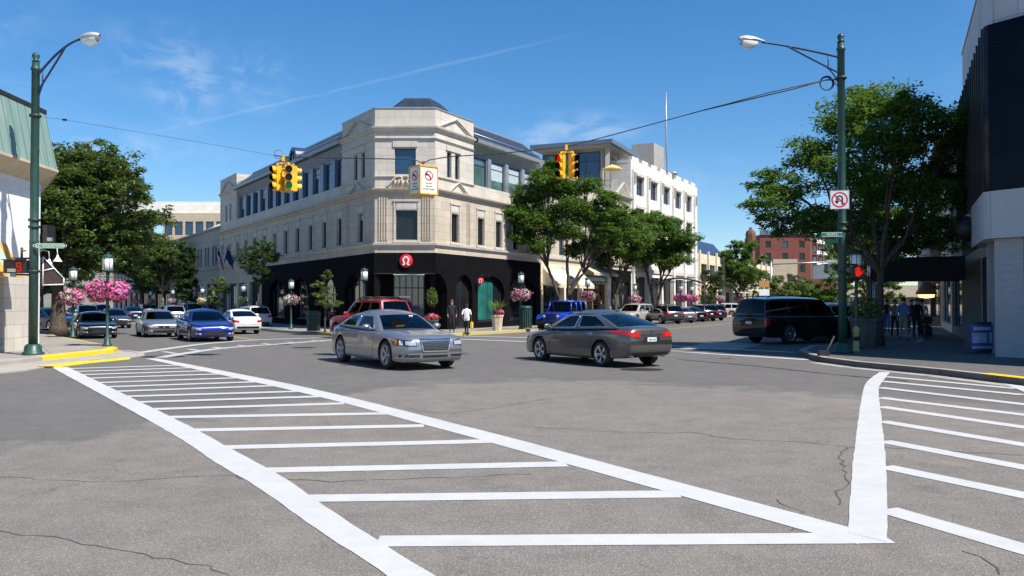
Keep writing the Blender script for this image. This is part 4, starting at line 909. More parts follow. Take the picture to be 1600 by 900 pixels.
g = MB(); g.lathe([(.05, -.3), (.3, -.2), (.42, 0), (.3, .2), (.05, .3)], pr, 12, axis='Y'); pj = g.build('round_projecting_sign', 'black_metal'); tag(pj, 'dark round sign projecting from the right corner building above the shopfront', 'sign')
def rowb(name, label, s0, s1, h, mat, wins, sh=True, col='dark_room'):
    t = thing(name, tuple(fR.pt((s0+s1)/2, -2, .15)), label, 'building', world=True)
    hs_ = []; n = max(1, int((s1-s0)/2.6))
    for z in wins:
        for i in range(n): c = s0+(s1-s0)*(i+.5)/n; hs_.append((c-.6, c+.6, z, z+1.7))
    sh_ = [(s0+.6, s1-.6, .5, 3.1)]
    g = MB(); facade(g, fR, s0, s1, .14, h, hs_+sh_); g.obox(fR, s0, s0+.02, -10, -.01, 0, h); g.obox(fR, s0, s1, -10, -.01, h-.1, h+.02); g.obox(fR, s0, s1, .003, .2, h-.4, h-.05); g.build('wall', mat, t)
    for q in hs_: window(fR, *q, t)
    window(fR, *sh_[0], t, nx=3, name='shop_window'); return t
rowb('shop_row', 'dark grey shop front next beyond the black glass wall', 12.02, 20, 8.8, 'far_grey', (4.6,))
rowb('shop_row', 'shaded white painted shop beyond the dark shop front on the right', 20.02, 30, 7.6, 'white_stone', (4.6,))
rowb('brick_building', 'tall brown brick building rising behind the right-hand tree', 32, 48, 12.2, 'brown_brick', (4.6, 8.0))
rowb('shop_row', 'farthest shop row at the right with pale stone front', 48.02, 90, 7.5, 'grey_concrete', (4.4,))
aw2 = thing('awning', tuple(fR.pt(11, 1.5, 2.5)), 'large black entrance canopy reaching over the right sidewalk', 'awning', world=True)
g = MB(); g.obox(fR, 10.6, 14.2, .0, 3.5, 2.62, 3.55); g.build('canopy', 'awning_black', aw2)
for s in (10.7, 14.1):
    g = MB(); g.tube([fR.pt(s, 3.4, .15), fR.pt(s, 3.4, 2.62)], .035, 8); g.build('post', 'galv', aw2)
    g = MB(); g.tube([fR.pt(s, .1, 5.2), fR.pt(s, 3.0, 3.56)], .02, 6); g.build('stay_rod', 'galv', aw2)
q = fR.pt(21, 1.1, 0); g = MB(); g.lathe([(.25, 2.75), (.22, 2.65), (.5, 2.2), (.5, 2.1), (.1, 2.1)], (q.x, q.y, 0), 16); hl = g.build('copper_lantern', 'copper_wire'); tag(hl, 'copper coloured lamp glowing orange under the black canopy', 'lamp')
g = MB(); g.lathe([(.4, 2.09), (.36, 1.95), (.05, 1.9)], (q.x, q.y, 0), 16); g.build('bulb_shade', 'lit_warm', hl)

# sandwich board / poster case by the pillar
q = G(1531, 552, .15); pbd = thing('poster_board', (q.x, q.y, .15), 'blue poster board standing on the sidewalk against the white pillar', 'sign', rz=R(10))
g = MB(); g.box(-.44, .44, -.08, .10, .02, .95); g.build('case', 'navy_metal', pbd, bevel=.01)
g = MB(); g.box(-.38, .38, -.095, -.082, .12, .86); ps = g.build('poster', 'poster_blue', pbd)
g = MB(); g.box(-.34, .34, -.102, -.097, .15, .22); g.box(-.34, .18, -.102, -.097, .32, .62); g.box(-.30, .30, -.102, -.097, .70, .80); g.box(.24, .34, -.102, -.097, .3, .64); g.build('print', 'poster_pale', ps)

# ---------------------------------------------------------------- street lights with long arms
def street_light(base, top_z, arm_end, label, span):
    t = thing('street_light', tuple(base), label, 'street light', 'tall green street lights', world=True); x, y = base.x, base.y
    g = MB(); h = top_z
    g.lathe([(.30, .15), (.30, .22), (.24, .26), (.22, .42), (.165, .48)], (x, y, 0), 20); g.build('base', 'green_paint', t)
    g = MB(); g.lathe([(.125, .45), (.122, 3.4), (.128, 3.42), (.128, 3.5), (.12, 3.52), (.108, h-.55), (.13, h-.53), (.13, h-.45), (.10, h-.43), (.10, h-.30)], (x, y, 0), 20); g.build('pole', 'green_paint', t)
    g = MB(); g.lathe([(.04, h-.30), (.12, h-.26), (.06, h-.22), (.11, h-.12), (.09, h-.05), (.02, h)], (x, y, 0), 14); g.build('finial', 'green_paint', t)
    for z in (span, 3.9, 4.1, 2.6): g = MB(); g.lathe([(.11, z-.04), (.16, z-.035), (.16, z+.035), (.11, z+.04)], (x, y, 0), 16); g.build('clamp', 'green_dark', t)
    e = Vector(arm_end); b = Vector((x, y, 0)); top = Vector((x, y, h-.75)); low = Vector((x, y, h-1.25)); dd = e-top
    def bez(p0, p1, p2, n=14): return [p0*(1-k/n)**2+p1*2*(k/n)*(1-k/n)+p2*(k/n)**2 for k in range(n+1)]
    hz = Vector((dd.x, dd.y, 0)); rise = e.z-top.z
    a1 = bez(top, top+hz*.6+Vector((0, 0, rise*.95)), e); j = a1[9]
    g = MB(); g.tube(a1, [.034]*9+[.03]*6, 8); g.tube(bez(low, low+(j-low)*.55+Vector((0, 0, -.02)), j), .028, 8); q1 = a1[2]; g.tube([q1, Vector((q1.x, q1.y, low.z+(j.z-low.z)*.22))], .018, 6)
    g.tube(bez(Vector((x, y, h-1.8)), Vector((x, y, h-1.3))+hz*.05, low+(j-low)*.3), .022, 8); g.build('arm', 'navy_metal', t)
    hd = hz.normalized(); sd_ = Vector((-hd.y, hd.x, 0)); up = Vector((0, 0, 1))
    prof = [(-.05, .05, .05, 0), (.08, .085, .07, -.02), (.22, .14, .10, -.10), (.40, .17, .12, -.16), (.58, .17, .12, -.15), (.72, .12, .09, -.10), (.80, .03, .04, -.04)]
    g = MB(); rows = []
    for xx, wd, tp, bt in prof:
        c = e+hd*xx+up*.02; rows.append([c+sd_*(wd*math.cos(a))+up*((tp if math.sin(a) > 0 else abs(bt)*.5)*math.sin(a)) for a in [2*math.pi*k/16 for k in range(17)]])
    g.grid(rows); hd_ = g.build('lamp_head', 'lamp_alu', t)
    g = MB(); rows = []
    for xx, wd, tp, bt in prof[2:6]:
        c = e+hd*xx+up*.0; rows.append([c+sd_*(wd*.85*math.cos(a))+up*(bt*1.25*math.sin(a)-.035) for a in [math.pi*k/10 for k in range(11)]])
    g.grid(rows); g.build('lens', 'lantern_glass', hd_); return t
PL = Vector((-14.05, 24.3, .15)); PR = Vector((10.0, 25.3, .15))
PLt = P(48, 82, PL.y).z; PRt = P(1316, 52, PR.y).z
PL.x = P(52, 500, PL.y).x; PR.x = P(1316, 400, PR.y).x
eL = P(124, 62, 23.6); eR = P(1191, 66, 24.4)
spL = P(50, 181, PL.y).z; spR = P(1310, 122, PR.y).z
street_light(PL, PLt, eL, 'tall green street light in front of the green copper mansard roof', spL)
street_light(PR, PRt, eR, 'tall green street light carrying the no-U-turn sign in front of the big tree', spR)
g = MB(); g.lathe([(.34, 0), (.36, .03), (.36, .12), (.30, .149)], (PL.x, PL.y, .012), 20); g2_ = g.build('pole_footing', 'grey_concrete'); tag(g2_, 'round concrete footing under the left street light', 'footing')

# span wire with cable coil
wp = [Vector((PL.x, PL.y, spL)), P(100, 187, 24.3), P(340, 227, 24.3), P(428, 243, 24.35), P(445, 245, 24.4), P(640, 249, 24.5), P(652, 251, 24.55), P(661, 256, 24.6), P(671, 250, 24.6), P(700, 245, 24.65), P(780, 240, 24.75), P(870, 231, 24.85), P(886, 229, 24.9), P(960, 210, 25.0), P(1100, 172, 25.1), P(1200, 145, 25.2), P(1290, 125, 25.3), Vector((PR.x, PR.y, spR))]
sw = thing('span_wire', tuple(wp[0]), 'sagging black wire strung between the two street lights, holding the signals', 'cable', world=True)
g = MB(); g.tube(wp[:4], .0045, 6); g.tube(wp[3:], .017, 6); g.build('wire', 'cable', sw)
g = MB(); g.tube([wp[-4], P(1240, 139, 25.2), wp[-2], Vector((PR.x, PR.y, spR-.05))], .02, 6); g.build('power_cable', 'cable', sw)
cc = P(1292, 130, 25.3); g = MB()
for i in range(3): g.tube([cc+Vector((math.cos(a)*(.215-.012*i), .02*i, math.sin(a)*(.215-.012*i))) for a in [k*math.pi/14 for k in range(28)]], .016, 6, closed=True)
g.tube([cc+Vector((.2, 0, .05)), Vector((PR.x, PR.y, spR-.35))], .014, 6); g.build('cable_coil', 'cable', sw)
g = MB(); a, b = P(98, 187, 24.28), P(104, 187.5, 24.28); g.tube([a, b], .03, 8); g.build('insulator', 'cable', sw)

# ---------------------------------------------------------------- span-wire traffic signals
def signal_head(parent, n, lit, c=(0, 0, 0)):
    """three-section head, n = facing direction; lit in {0 red,1 amber,2 green,None}"""
    n = Vector(n).normalized(); T = facing(c, n); g = MB()
    for i in range(3):
        z = -i*.262; g.box(-.125, .125, z-.128, z+.128, -.10, .085, T=T)
    g.box(-.135, .135, .128, .145, -.105, .09, T=T); g.box(-.135, .135, -.672, -.654, -.105, .09, T=T)
    hd = g.build('signal_head', 'signal_yellow', parent, bevel=.008)
    for i in range(3):
        z = -i*.262; g = MB(); rows = []
        for q in range(2):
            rows.append([T @ Vector((math.sin(a)*.112, z+math.cos(a)*.112+.0, .085+q*(.15 if abs(a) < 1.9 else .09))) for a in [(-2.5+5.0*k/16) for k in range(17)]])
        g.grid(rows); rows = [[T @ Vector((math.sin(a)*.104, z+math.cos(a)*.104, .085+q*(.15 if abs(a) < 1.9 else .09))) for a in [(-2.5+5.0*k/16) for k in range(17)]] for q in range(2)]; g.grid(rows, 1)
        g.build('visor', ['signal_yellow', 'lens_dark'], hd)
        g = MB(); g.poly([T @ Vector((math.sin(a)*.103, z+math.cos(a)*.103, .0885)) for a in [2*math.pi*k/18 for k in range(18)]])
        g.build('lens', ('lit_red' if i == 0 else 'lit_green' if i == 2 else 'lamp_amber') if lit == i else 'lens_dark', hd)
def signal(px, py, Y, heads, label):
    c = P(px, py, Y); t = thing('traffic_signal', (c.x, c.y, c.z), label, 'traffic light', 'span-wire traffic lights'); g = MB()
    g.tube([(0, 0, -.02), (0, 0, -.22)], .025, 8); g.box(-.04, .04, -.04, .04, -.12, .06)
    for (n, r, lit) in heads: g.tube([(0, 0, -.2), (r[0], r[1], -.2)], .022, 8); g.tube([(r[0], r[1], -.2), (r[0], r[1], -.3)], .022, 8)
    g.build('hanger', 'signal_yellow', t)
    for (n, r, lit) in heads: signal_head(t, n, lit, (r[0], r[1], -.42))
    t.scale = (.9,)*3
    return t
t1 = signal(443, 246, 24.4, [((-.66, -.75, 0), (-.19, -.05), None), ((.30, -.97, 0), (.20, -.12), 2), ((.88, .47, 0), (.30, .16), None), ((-.45, .89, 0), (-.02, .26), None)], 'four-way yellow traffic light cluster hanging left of the yellow box sign')
g = MB(); cc = Vector((-.16, 0, .10)); g.tube([cc+Vector((math.cos(a)*.14, 0, math.sin(a)*.14)) for a in [k*math.pi/12 for k in range(24)]], .010, 6, closed=True); g.build('cable_loop', 'copper_wire', t1)
signal(885, 229, 24.9, [((-.55, -.83, 0), (-.19, -.10), 0), ((.50, -.87, 0), (.22, -.10), None)], 'pair of yellow traffic lights with the red lens lit in front of the tree')
# box sign
c = P(661.5, 283, 24.6); bsn = thing('box_sign', tuple(c), 'yellow-edged white box sign with two no-left-turn symbols hanging from the wire', 'sign', world=True)
n1 = Vector((-.78, -.63, 0)).normalized(); n2 = Vector((.63, -.78, 0)).normalized(); hb = .29; hh = .40
M0 = Matrix((n2, -n1, Vector((0, 0, 1)))).transposed().to_4x4(); M0.translation = c
g = MB(); g.box(-hb, hb, -hb, hb, -hh, hh, T=M0); g.build('box', 'box_white', bsn)
g = MB(); e = hb+.012; w = .028
for sx in (-1, 1):
    for sy in (-1, 1): g.box(sx*e-w/2, sx*e+w/2, sy*e-w/2, sy*e+w/2, -hh-.02, hh+.02, T=M0)
for z in (-hh-.008, hh+.008):
    for s in (-1, 1): g.box(-e+w/2, e-w/2, s*e-w/2, s*e+w/2, z-.02, z+.02, T=M0); g.box(s*e-w/2, s*e+w/2, -e+w/2, e-w/2, z-.02, z+.02, T=M0)
g.box(-e, e, -e, e, -hh-.03, -hh-.012, T=M0); g.box(-e, e, -e, e, hh+.012, hh+.03, T=M0); g.build('frame', 'signal_yellow', bsn)
def ring(mb, T, cx, cy, r0, r1, z, n=28, mi=0):
    for k in range(n):
        a, b = 2*math.pi*k/n, 2*math.pi*(k+1)/n
        mb.poly([T @ Vector((cx+r*math.cos(q), cy+r*math.sin(q), z)) for r, q in ((r0, a), (r1, a), (r1, b), (r0, b))], mi)
def flatstroke(mb, T, pts, w, z, mi=0):
    pts = [Vector((p[0], p[1], 0)) for p in pts]; rows = []
    for i, p in enumerate(pts):
        t = (pts[min(i+1, len(pts)-1)]-pts[max(i-1, 0)]).normalized(); n = Vector((-t.y, t.x, 0))*w/2; rows.append([T @ (p-n+Vector((0, 0, z))), T @ (p+n+Vector((0, 0, z)))])
    mb.grid(rows, mi, False)
for n in (n1, n2):
    T = facing(c+n*(hb+.003), n); g = MB(); flatstroke(g, T, [(.05, .0), (.05, .10), (.0, .155), (-.06, .16)], .045, .001); g.poly([T @ Vector(p) for p in ((-.13, .155, .0012), (-.05, .10, .0012), (-.05, .215, .0012))]); g.build('arrow', 'sign_black', bsn)
    g = MB(); ring(g, T, 0, .13, .115, .148, .002); flatstroke(g, T, [(-.09, .22), (.09, .04)], .035, .0025); g.build('prohibition_ring', 'sign_red', bsn)
    g = MB()
    for i, s in enumerate(('7AM-9AM', '4PM-6PM', 'EXCEPT BUSES')):
        m = text_mb(s, .043 if i < 2 else .045, depth=.001); m.xf(T @ Matrix.Translation((0, -.10-.085*i, .003))); g.merge(m)
    g.build('lettering', 'sign_black', bsn, uv=False)
g = MB(); g.tube([c+Vector((0, 0, hh)), c+Vector((0, 0, hh+.18))], .02, 8); g.box(c.x-.06, c.x+.06, c.y-.03, c.y+.03, c.z+hh+.14, c.z+hh+.19); g.build('hanger', 'copper_wire', bsn)

# ---------------------------------------------------------------- signs on the poles
def plate(pos, n, w, h, name, label, mat='sign_white', cat='sign', bevel=.0):
    T = facing(pos, n); t = thing(name, tuple(pos), label, cat, world=True); g = MB(); g.box(-w/2, w/2, -h/2, h/2, -.006, .0, T=T); g.build('plate', mat, t); return t, T
q = P(1312, 312, PR.y-.2); t, T = plate(q, (-.25, -1, 0), .56, .58, 'no_u_turn_sign', 'square white no-U-turn sign on the right street light')
g = MB(); flatstroke(g, T, [(.075, -.16), (.075, .04), (.06, .09), (.0, .115), (-.06, .09), (-.075, .04), (-.075, -.04)], .045, .002); g.poly([T @ Vector(p) for p in ((-.15, -.03, .0022), (0, -.03, .0022), (-.075, -.13, .0022))]); g.build('arrow', 'sign_black', t)
g = MB(); ring(g, T, 0, 0, .195, .235, .003); flatstroke(g, T, [(-.15, .15), (.15, -.15)], .04, .0035); g.build('prohibition_ring', 'sign_red', t); g = MB()
for a in (((-.27, -.28), (.27, -.28)), ((.27, -.28), (.27, .28)), ((.27, .28), (-.27, .28)), ((-.27, .28), (-.27, -.28))): flatstroke(g, T, a, .012, .002)
g.build('border', 'sign_black', t)
def street_name(pos, n, txt, label, mat='sign_green', w=.95, h=.19):
    t, T = plate(pos, n, w, h, 'street_name_sign', label, mat); m = text_mb(txt, h*.52, depth=.001); m.xf(T @ Matrix.Translation((0, 0, .003))); m.build('lettering', 'sign_white', t, uv=False)
    g = MB()
    for a in (((-w/2+.015, -h/2+.015), (w/2-.015, -h/2+.015)), ((-w/2+.015, h/2-.015), (w/2-.015, h/2-.015))): flatstroke(g, T, a, .01, .002)
    g.build('border', 'sign_white', t); return t, T
street_name(P(1300, 366.5, PR.y-.22), (-.15, -1, 0), 'MAPLE', 'dark street name sign reading MAPLE on the right street light', w=.62, h=.15)
g = MB(); q = P(1299, 377, PR.y+.05); T = facing(q, (-.95, -.3, 0)); g.box(-.3, .3, -.07, .07, -.004, .004, T=T); o = g.build('street_name_sign', 'sign_green'); tag(o, 'second street name sign turned edge-on below the MAPLE sign', 'sign')
t, T = street_name(P(78, 384, PL.y-.15), (.1, -1, 0), 'OLD WOODWARD', 'pale green street name sign reading OLD WOODWARD on the left street light', 'sign_green', .80, .15)
g = MB(); q = P(58, 384, PL.y-.1); g.tube([Vector((PL.x, PL.y, q.z)), Vector((q.x, q.y, q.z))], .02, 6); q2 = P(78, 374, PL.y-.12); g.box(q2.x-.06, q2.x+.06, q2.y-.05, q2.y+.05, q2.z-.05, q2.z+.05); g.build('bracket', 'galv', t)
q = P(62, 384, PL.y-.17); T = facing(q, (.1, -1, 0)); g = MB(); ring(g, T, 0, 0, .03, .065, .004); g.build('emblem', 'sign_white', t)
# pedestrian signals
def ped(pos, n, kind, label, w=.42, h=.42, pole=None, extra=0):
    T = facing(pos, n); t = thing('pedestrian_signal', tuple(pos), label, 'pedestrian signal', world=True); g = MB()
    g.box(-w/2, w/2, -h/2, h/2, -.18, 0, T=T)
    if extra: g.box(w/2, w/2+extra, -h/2+.0, h/2, -.18, -.03, T=T)
    g.build('housing', 'black_metal', t, bevel=.012)
    g = MB(); g.box(-w/2, w/2, h/2, h/2+.02, 0, .12, T=T); g.build('visor', 'black_metal', t)
    if kind == 'hand':
        g = MB(); g.poly([T @ Vector(p) for p in ((-.07, -.13, .004), (.05, -.13, .004), (.08, -.02, .004), (.075, .02, .004), (-.085, .02, .004), (-.08, -.05, .004))])
        for i, (x, l) in enumerate(((-.072, .11), (-.03, .15), (.012, .16), (.052, .12))): flatstroke(g, T, [(x, .0), (x, l)], .034, .005)
        flatstroke(g, T, [(.065, -.08), (.125, -.02), (.14, .04)], .034, .005); g.build('hand_symbol', 'lit_hand', t)
    else:
        g = MB(); q = [(0, 0), (1, 0), (1, 1), (0, 1), (0, 2), (1, 2), (1, 1)]; s = .105
        for ox in (.06,):
            for a, b in (((0, 0), (1, 0)), ((1, 0), (1, 1)), ((0, 1), (1, 1)), ((0, 1), (0, 2)), ((0, 2), (1, 2)), ((1, 1), (1, 2))): flatstroke(g, T, [(ox+a[0]*s, -.12+a[1]*s*1.05), (ox+b[0]*s, -.12+b[1]*s*1.05)], .03, .004)
        g.build('countdown_digit', 'lit_hand', t)
        g = MB(); g.poly([T @ Vector(p) for p in ((-.21, -.16, .003), (.03, -.16, .003), (.03, -.06, .003), (-.21, -.06, .003))]); g.build('reflection_panel', 'far_grey', t)
    if pole:
        g = MB(); b = T @ Vector((0, h/2+.05, -.09)); g.tube([b, Vector((pole.x, pole.y, b.z))], .025, 8); g.build('bracket', 'black_metal', t); g = MB(); b = T @ Vector((0, -h/2-.04, -.09)); g.tube([b, Vector((pole.x, pole.y, b.z))], .025, 8)
        g.tube([T @ Vector((0, h/2, -.09)), T @ Vector((0, h/2+.06, -.09))], .03, 8); g.build('bracket', 'black_metal', t)
    return t
ped(P(23, 416.5, PL.y-.1), (.05, -1, 0), 'digit', 'countdown pedestrian signal showing a red 9 on the left street light', .66, .38, PL)
ped(P(1341, 425, PR.y-.1), (.0, -1, 0), 'hand', 'pedestrian signal showing a red hand on the right street light', .34, .36, PR)
ped(P(1327, 432, PR.y+.6), (1, .1, 0), 'none_', 'second pedestrian signal seen from the side behind the right street light', .34, .36, PR) if False else None
g = MB(); q = P(34, 400, PL.y); g.tube([(q.x, q.y, q.z-.15), (q.x, q.y, q.z+.25)], .035, 8); g.tube([(q.x, q.y, q.z+.15), (q.x+.12, q.y, q.z+.15)], .02, 6); g.tube([(q.x-.3, q.y, q.z-.06), (PL.x, PL.y, q.z-.06)], .02, 6); o = g.build('push_button_bracket', 'black_metal'); tag(o, 'black pipe bracket above the countdown signal', 'bracket')

# ---------------------------------------------------------------- lanterns with flower baskets
def flower_ball(c, r, mats, seed, n=900, size=.05, sq=1.0):
    random.seed(seed); g = MB(); c = Vector(c)
    for i in range(n):
        d = Vector((random.gauss(0, 1), random.gauss(0, 1), random.gauss(0, 1))).normalized(); d.z = d.z if d.z > -.5 else d.z*.9
        bump = 1+.34*noise.noise(d*1.9+c)
        p = c+Vector((d.x*r, d.y*r, d.z*r*sq))*random.uniform(.82, 1.03)*bump; a = d.orthogonal().normalized(); a.rotate(Matrix.Rotation(random.uniform(0, 6.28), 3, d)); b = d.cross(a); s = size*random.uniform(.6, 1.3)
        tilt = d*random.uniform(-.5, .5)*s
        cl = noise.noise(d*1.6+c*3)
        k = (0 if cl > .05 else 1) if random.random() < .8 else random.choice((0, 1, 2))
        if random.random() < .26: k = 2
        g.add([p-a*s-tilt, p+b*s*.8, p+a*s+tilt, p-b*s*.8], [(0, 1, 2, 3)], k)
    return g, mats
def lantern(h=3.25, tone='lantern_glass'):
    t = thing('lantern_post', (0, 0, 0)); g = MB(); g.lathe([(.16, 0), (.16, .05), (.11, .10), (.10, .30), (.055, .36), (.05, h-.75), (.07, h-.72), (.07, h-.68), (.035, h-.64)], seg=12); g.build('post', 'green_paint', t)
    g = MB(); s = .17
    g.lathe([(.17, h-.64), (.19, h-.60), (.19, h-.585)], seg=12); g.lathe([(.21, h-.13), (.20, h-.09), (.12, h-.04), (.04, h-.01), (.02, h+.04)], seg=12)
    for k in range(6): a = k*math.pi/3+.26; g.box(-.008, .008, -.008, .008, h-.585, h-.13, T=Matrix.Translation((math.cos(a)*s, math.sin(a)*s, 0)))
    cg = g.build('cage', 'green_paint', t); g = MB(); g.lathe([(.168, h-.583), (.172, h-.13)], seg=12); g.build('glass', tone, cg); return t
def basket(seed, mats, r=.42, zc=1.95, dx=.38, two=True, n=700):
    t = thing('flower_basket', (0, 0, 0)); g = MB()
    for sx in ((-1, 1) if two else (0,)):
        g.tube([(0, 0, zc+.5), (sx*dx, 0, zc+.52)], .014, 6); g.tube([(sx*dx, 0, zc+.52), (sx*dx, 0, zc+.1)], .010, 6); g.lathe([(.05, zc-.28), (.2, zc-.15), (.24, zc+.02)], (sx*dx, 0, 0), 10)
    g.build('hanger', 'green_dark', t)
    for i, sx in enumerate((-1, 1) if two else (0,)):
        m, k = flower_ball((sx*dx, 0, zc), r, mats, seed+i, n); m.build('flowers', k, t, uv=False)
    return t
BK = {'pink': basket(1, ['petal_pink', 'petal_pink', 'leaf_dark'], .42, 1.92, .30, n=1100), 'mixed': basket(5, ['petal_white', 'petal_pink', 'leaf_dark'], .44, 1.85, .12, n=700), 'mauve': basket(9, ['petal_white', 'petal_mauve', 'leaf_dark'], .36, 1.9, .16, n=450), 'rosy': basket(13, ['petal_pink', 'petal_white', 'leaf_dark'], .38, 1.95, .22, n=500), 'yellow': basket(17, ['petal_yellow', 'petal_white', 'leaf_young'], .36, 1.9, .14, n=450)}
used = set(); LP = lantern(); lpu = [False]; LP2 = None
def put_lantern(px, Y, label, bk=None, blabel=None, sc=1., off=None):
    q = P(px, 480, Y)
    if px < 500 and Y > 48: q = fl.pt(fl.tpx(px, 3.2), 3.2, 0)
    if 850 < px < 930: q = fr_.pt(fr_.tpx(px, 3.0), 3.0, 0)
    if 930 < px < 1200: q = fr_.pt(fr_.tpx(px, 1.5), 1.5, 0)
    loc = (q.x, q.y, .15)
    if not lpu[0]: LP.location = loc; tag(LP, label, 'lamp post', 'green lantern posts'); LP.scale = (sc,)*3; lpu[0] = True
    else: o = dup(LP, loc, 0, label, 'green lantern posts', sc); o['category'] = 'lamp post'
    if bk:
        if bk not in used: used.add(bk); o = BK[bk]; o.location = loc; o.scale = (sc,)*3; tag(o, blabel, 'flowers', 'hanging flower baskets')
        else: o = dup(BK[bk], loc, 0, blabel, 'hanging flower baskets', sc)
        o['category'] = 'flowers'
put_lantern(168, 29.2, 'green lantern post with white glass at the left yellow kerb', 'pink', 'pair of bright pink petunia baskets on the nearest left lantern post')
put_lantern(114, 36.5, 'green lantern post beside the trunk of the big left tree', 'mixed', 'white and pink flower baskets on the lantern post beside the big left tree', .95)
put_lantern(569, 41.5, 'green lantern post behind the red vehicle, in front of the corner entrance')
put_lantern(814, 47.5, 'green lantern post beside the blue off-roader', 'rosy', 'pale pink flower baskets on the lantern post beside the blue off-roader')
put_lantern(455, 50, 'shaded lantern post in front of the black arches left of the young tree', 'mauve', 'dull mauve flower baskets in front of the black arches', .88)
put_lantern(380, 60, 'lantern post in front of the stone shop front past the black tile', 'yellow', 'pale yellow flower baskets behind the white cars', .85)
put_lantern(316, 72, 'lantern post beside the narrow column-shaped tree', 'yellow', 'yellow and green flower baskets beside the column-shaped tree', .85)
put_lantern(270, 80, 'lantern post in front of the gold sign band up the left street', 'mauve', 'white and mauve flower baskets before the gold sign band', .85)
put_lantern(236, 88, 'second farthest lantern post up the left street', 'mauve', 'second farthest flower baskets up the left street', .85)
put_lantern(211, 96, 'farthest lantern post up the left street', 'rosy', 'farthest pink flower baskets up the left street', .85)
put_lantern(893, 57, 'lantern post in front of the orange wooden shop front'); put_lantern(918, 62, 'lantern post behind the blue off-roader roof', 'rosy', 'pink and white flower baskets left of the orange shop front pillar')
put_lantern(992, 72, 'lantern post before the dark shop left of the white building', 'mixed', 'white and pink flower baskets before the dark shop front', .95)
put_lantern(1064, 84, 'lantern post before the white building, left of the arch sign', 'pink', 'deep pink flower baskets, left pair before the white building'); put_lantern(1081, 90, 'lantern post before the white building, right of the arch sign', 'pink', 'bright pink flower baskets, right pair before the white building')
put_lantern(1125, 104, 'lantern post before the tan building', 'rosy', 'pale pink flower baskets before the tan building'); put_lantern(1154, 112, 'farthest lantern post on the right-hand street', 'rosy', 'farthest pale pink flower baskets on the right-hand street')
put_lantern(1338, 27.6, 'shaded lantern post right behind the right street light', None, None); put_lantern(1362, 36, 'shaded lantern post under the right-hand tree')

# ---------------------------------------------------------------- round wall signs
def round_sign(pos, n, r, label):
    T = facing(pos, n); t = thing('round_sign', tuple(pos), label, 'sign', world=True)
    g = MB(); m = MB(); m.lathe([(r, 0), (r, .08), (r-.02, .10)], seg=36); m.xf(T); g.merge(m); g.build('disc', 'sign_red', t)
    # horseshoe-shaped emblem: open loop with flared feet
    pts = []
    for k in range(25):
        a = R(-52)+R(284)*k/24; pts.append((math.cos(a)*r*.40, r*.14+math.sin(a)*r*.46))
    pts = [(r*.52, -r*.50), (r*.36, -r*.55), (r*.20, -r*.42)]+[(p[0], p[1]) for p in pts]+[(-r*.20, -r*.42), (-r*.36, -r*.55), (-r*.52, -r*.50)]
    g = MB(); flatstroke(g, T, pts, r*.20, .103); g.build('emblem', 'sign_white', t)
    return t
round_sign(Vector((P(634.5, 408, 45.75).x, 45.78, 3.96)), (0, -1, 0), .37, 'large red round sign with white horseshoe emblem over the corner entrance')
q = fr_.pt(4.35, .35, 2.95); round_sign(q, (-.2, -1, 0), .2, 'small red round sign with white emblem projecting beside the small arch')
g = MB(); g.tube([fr_.pt(4.35, .0, 3.3), fr_.pt(4.35, .5, 3.3)], .015, 6); g.tube([q+Vector((0, 0, .2)), q+Vector((0, 0, .35))], .01, 6); o = g.build('sign_bracket', 'black_metal'); tag(o, 'thin black bracket holding the small red round sign', 'bracket')

# ---------------------------------------------------------------- bins, planters, hydrant, flags
def bin_(loc, label, h=1.05, r=.33):
    t = thing('litter_bin', loc, label, 'litter bin', 'green litter bins'); g = MB()
    for k in range(20): a = k*math.pi/10; g.box(-.035, .035, -.012, .012, .06, h-.1, T=Matrix.Translation((math.cos(a)*r, math.sin(a)*r, 0)) @ Matrix.Rotation(a+math.pi/2, 4, 'Z'))
    g.lathe([(r+.02, .05), (r+.02, .1)], seg=20); g.lathe([(r+.02, h-.14), (r+.02, h-.09)], seg=20); g.build('slatted_body', 'green_paint', t)
    g = MB(); g.lathe([(r-.04, .05), (r-.04, h-.2)], seg=20); g.build('liner', 'black_metal', t); g = MB(); g.lathe([(r+.03, h-.09), (r+.03, h-.04), (r-.08, h+.04), (r-.14, h+.03)], seg=20); g.build('lid', 'green_paint', t); return t
q = P(490, 500, 43.5); bin_((q.x, q.y, .15), 'green slatted litter bin beside the young tree'); q = P(821, 500, 47.6); bin_((q.x, q.y, .15), 'tall green litter bin left of the blue off-roader', 1.3, .36)
def blade_plant(n, h, spread, seed, mat='leaf_young', lean=1.):
    random.seed(seed); g = MB()
    for i in range(n):
        a = random.uniform(0, 6.28); l = h*random.uniform(.6, 1.05); s = spread*random.uniform(.3, 1); w = .035+.03*random.random(); rows = []; d = Vector((math.cos(a), math.sin(a), 0)); sd = Vector((-d.y, d.x, 0))
        for k in range(6): t = k/5; p = d*(s*t**1.6)*lean+Vector((0, 0, l*(t-.35*t*t*s/max(.1, spread)))); ww = w*(1-t)**.7+.004; rows.append([p-sd*ww, p+sd*ww])
        g.grid(rows, 0, False)
    return g
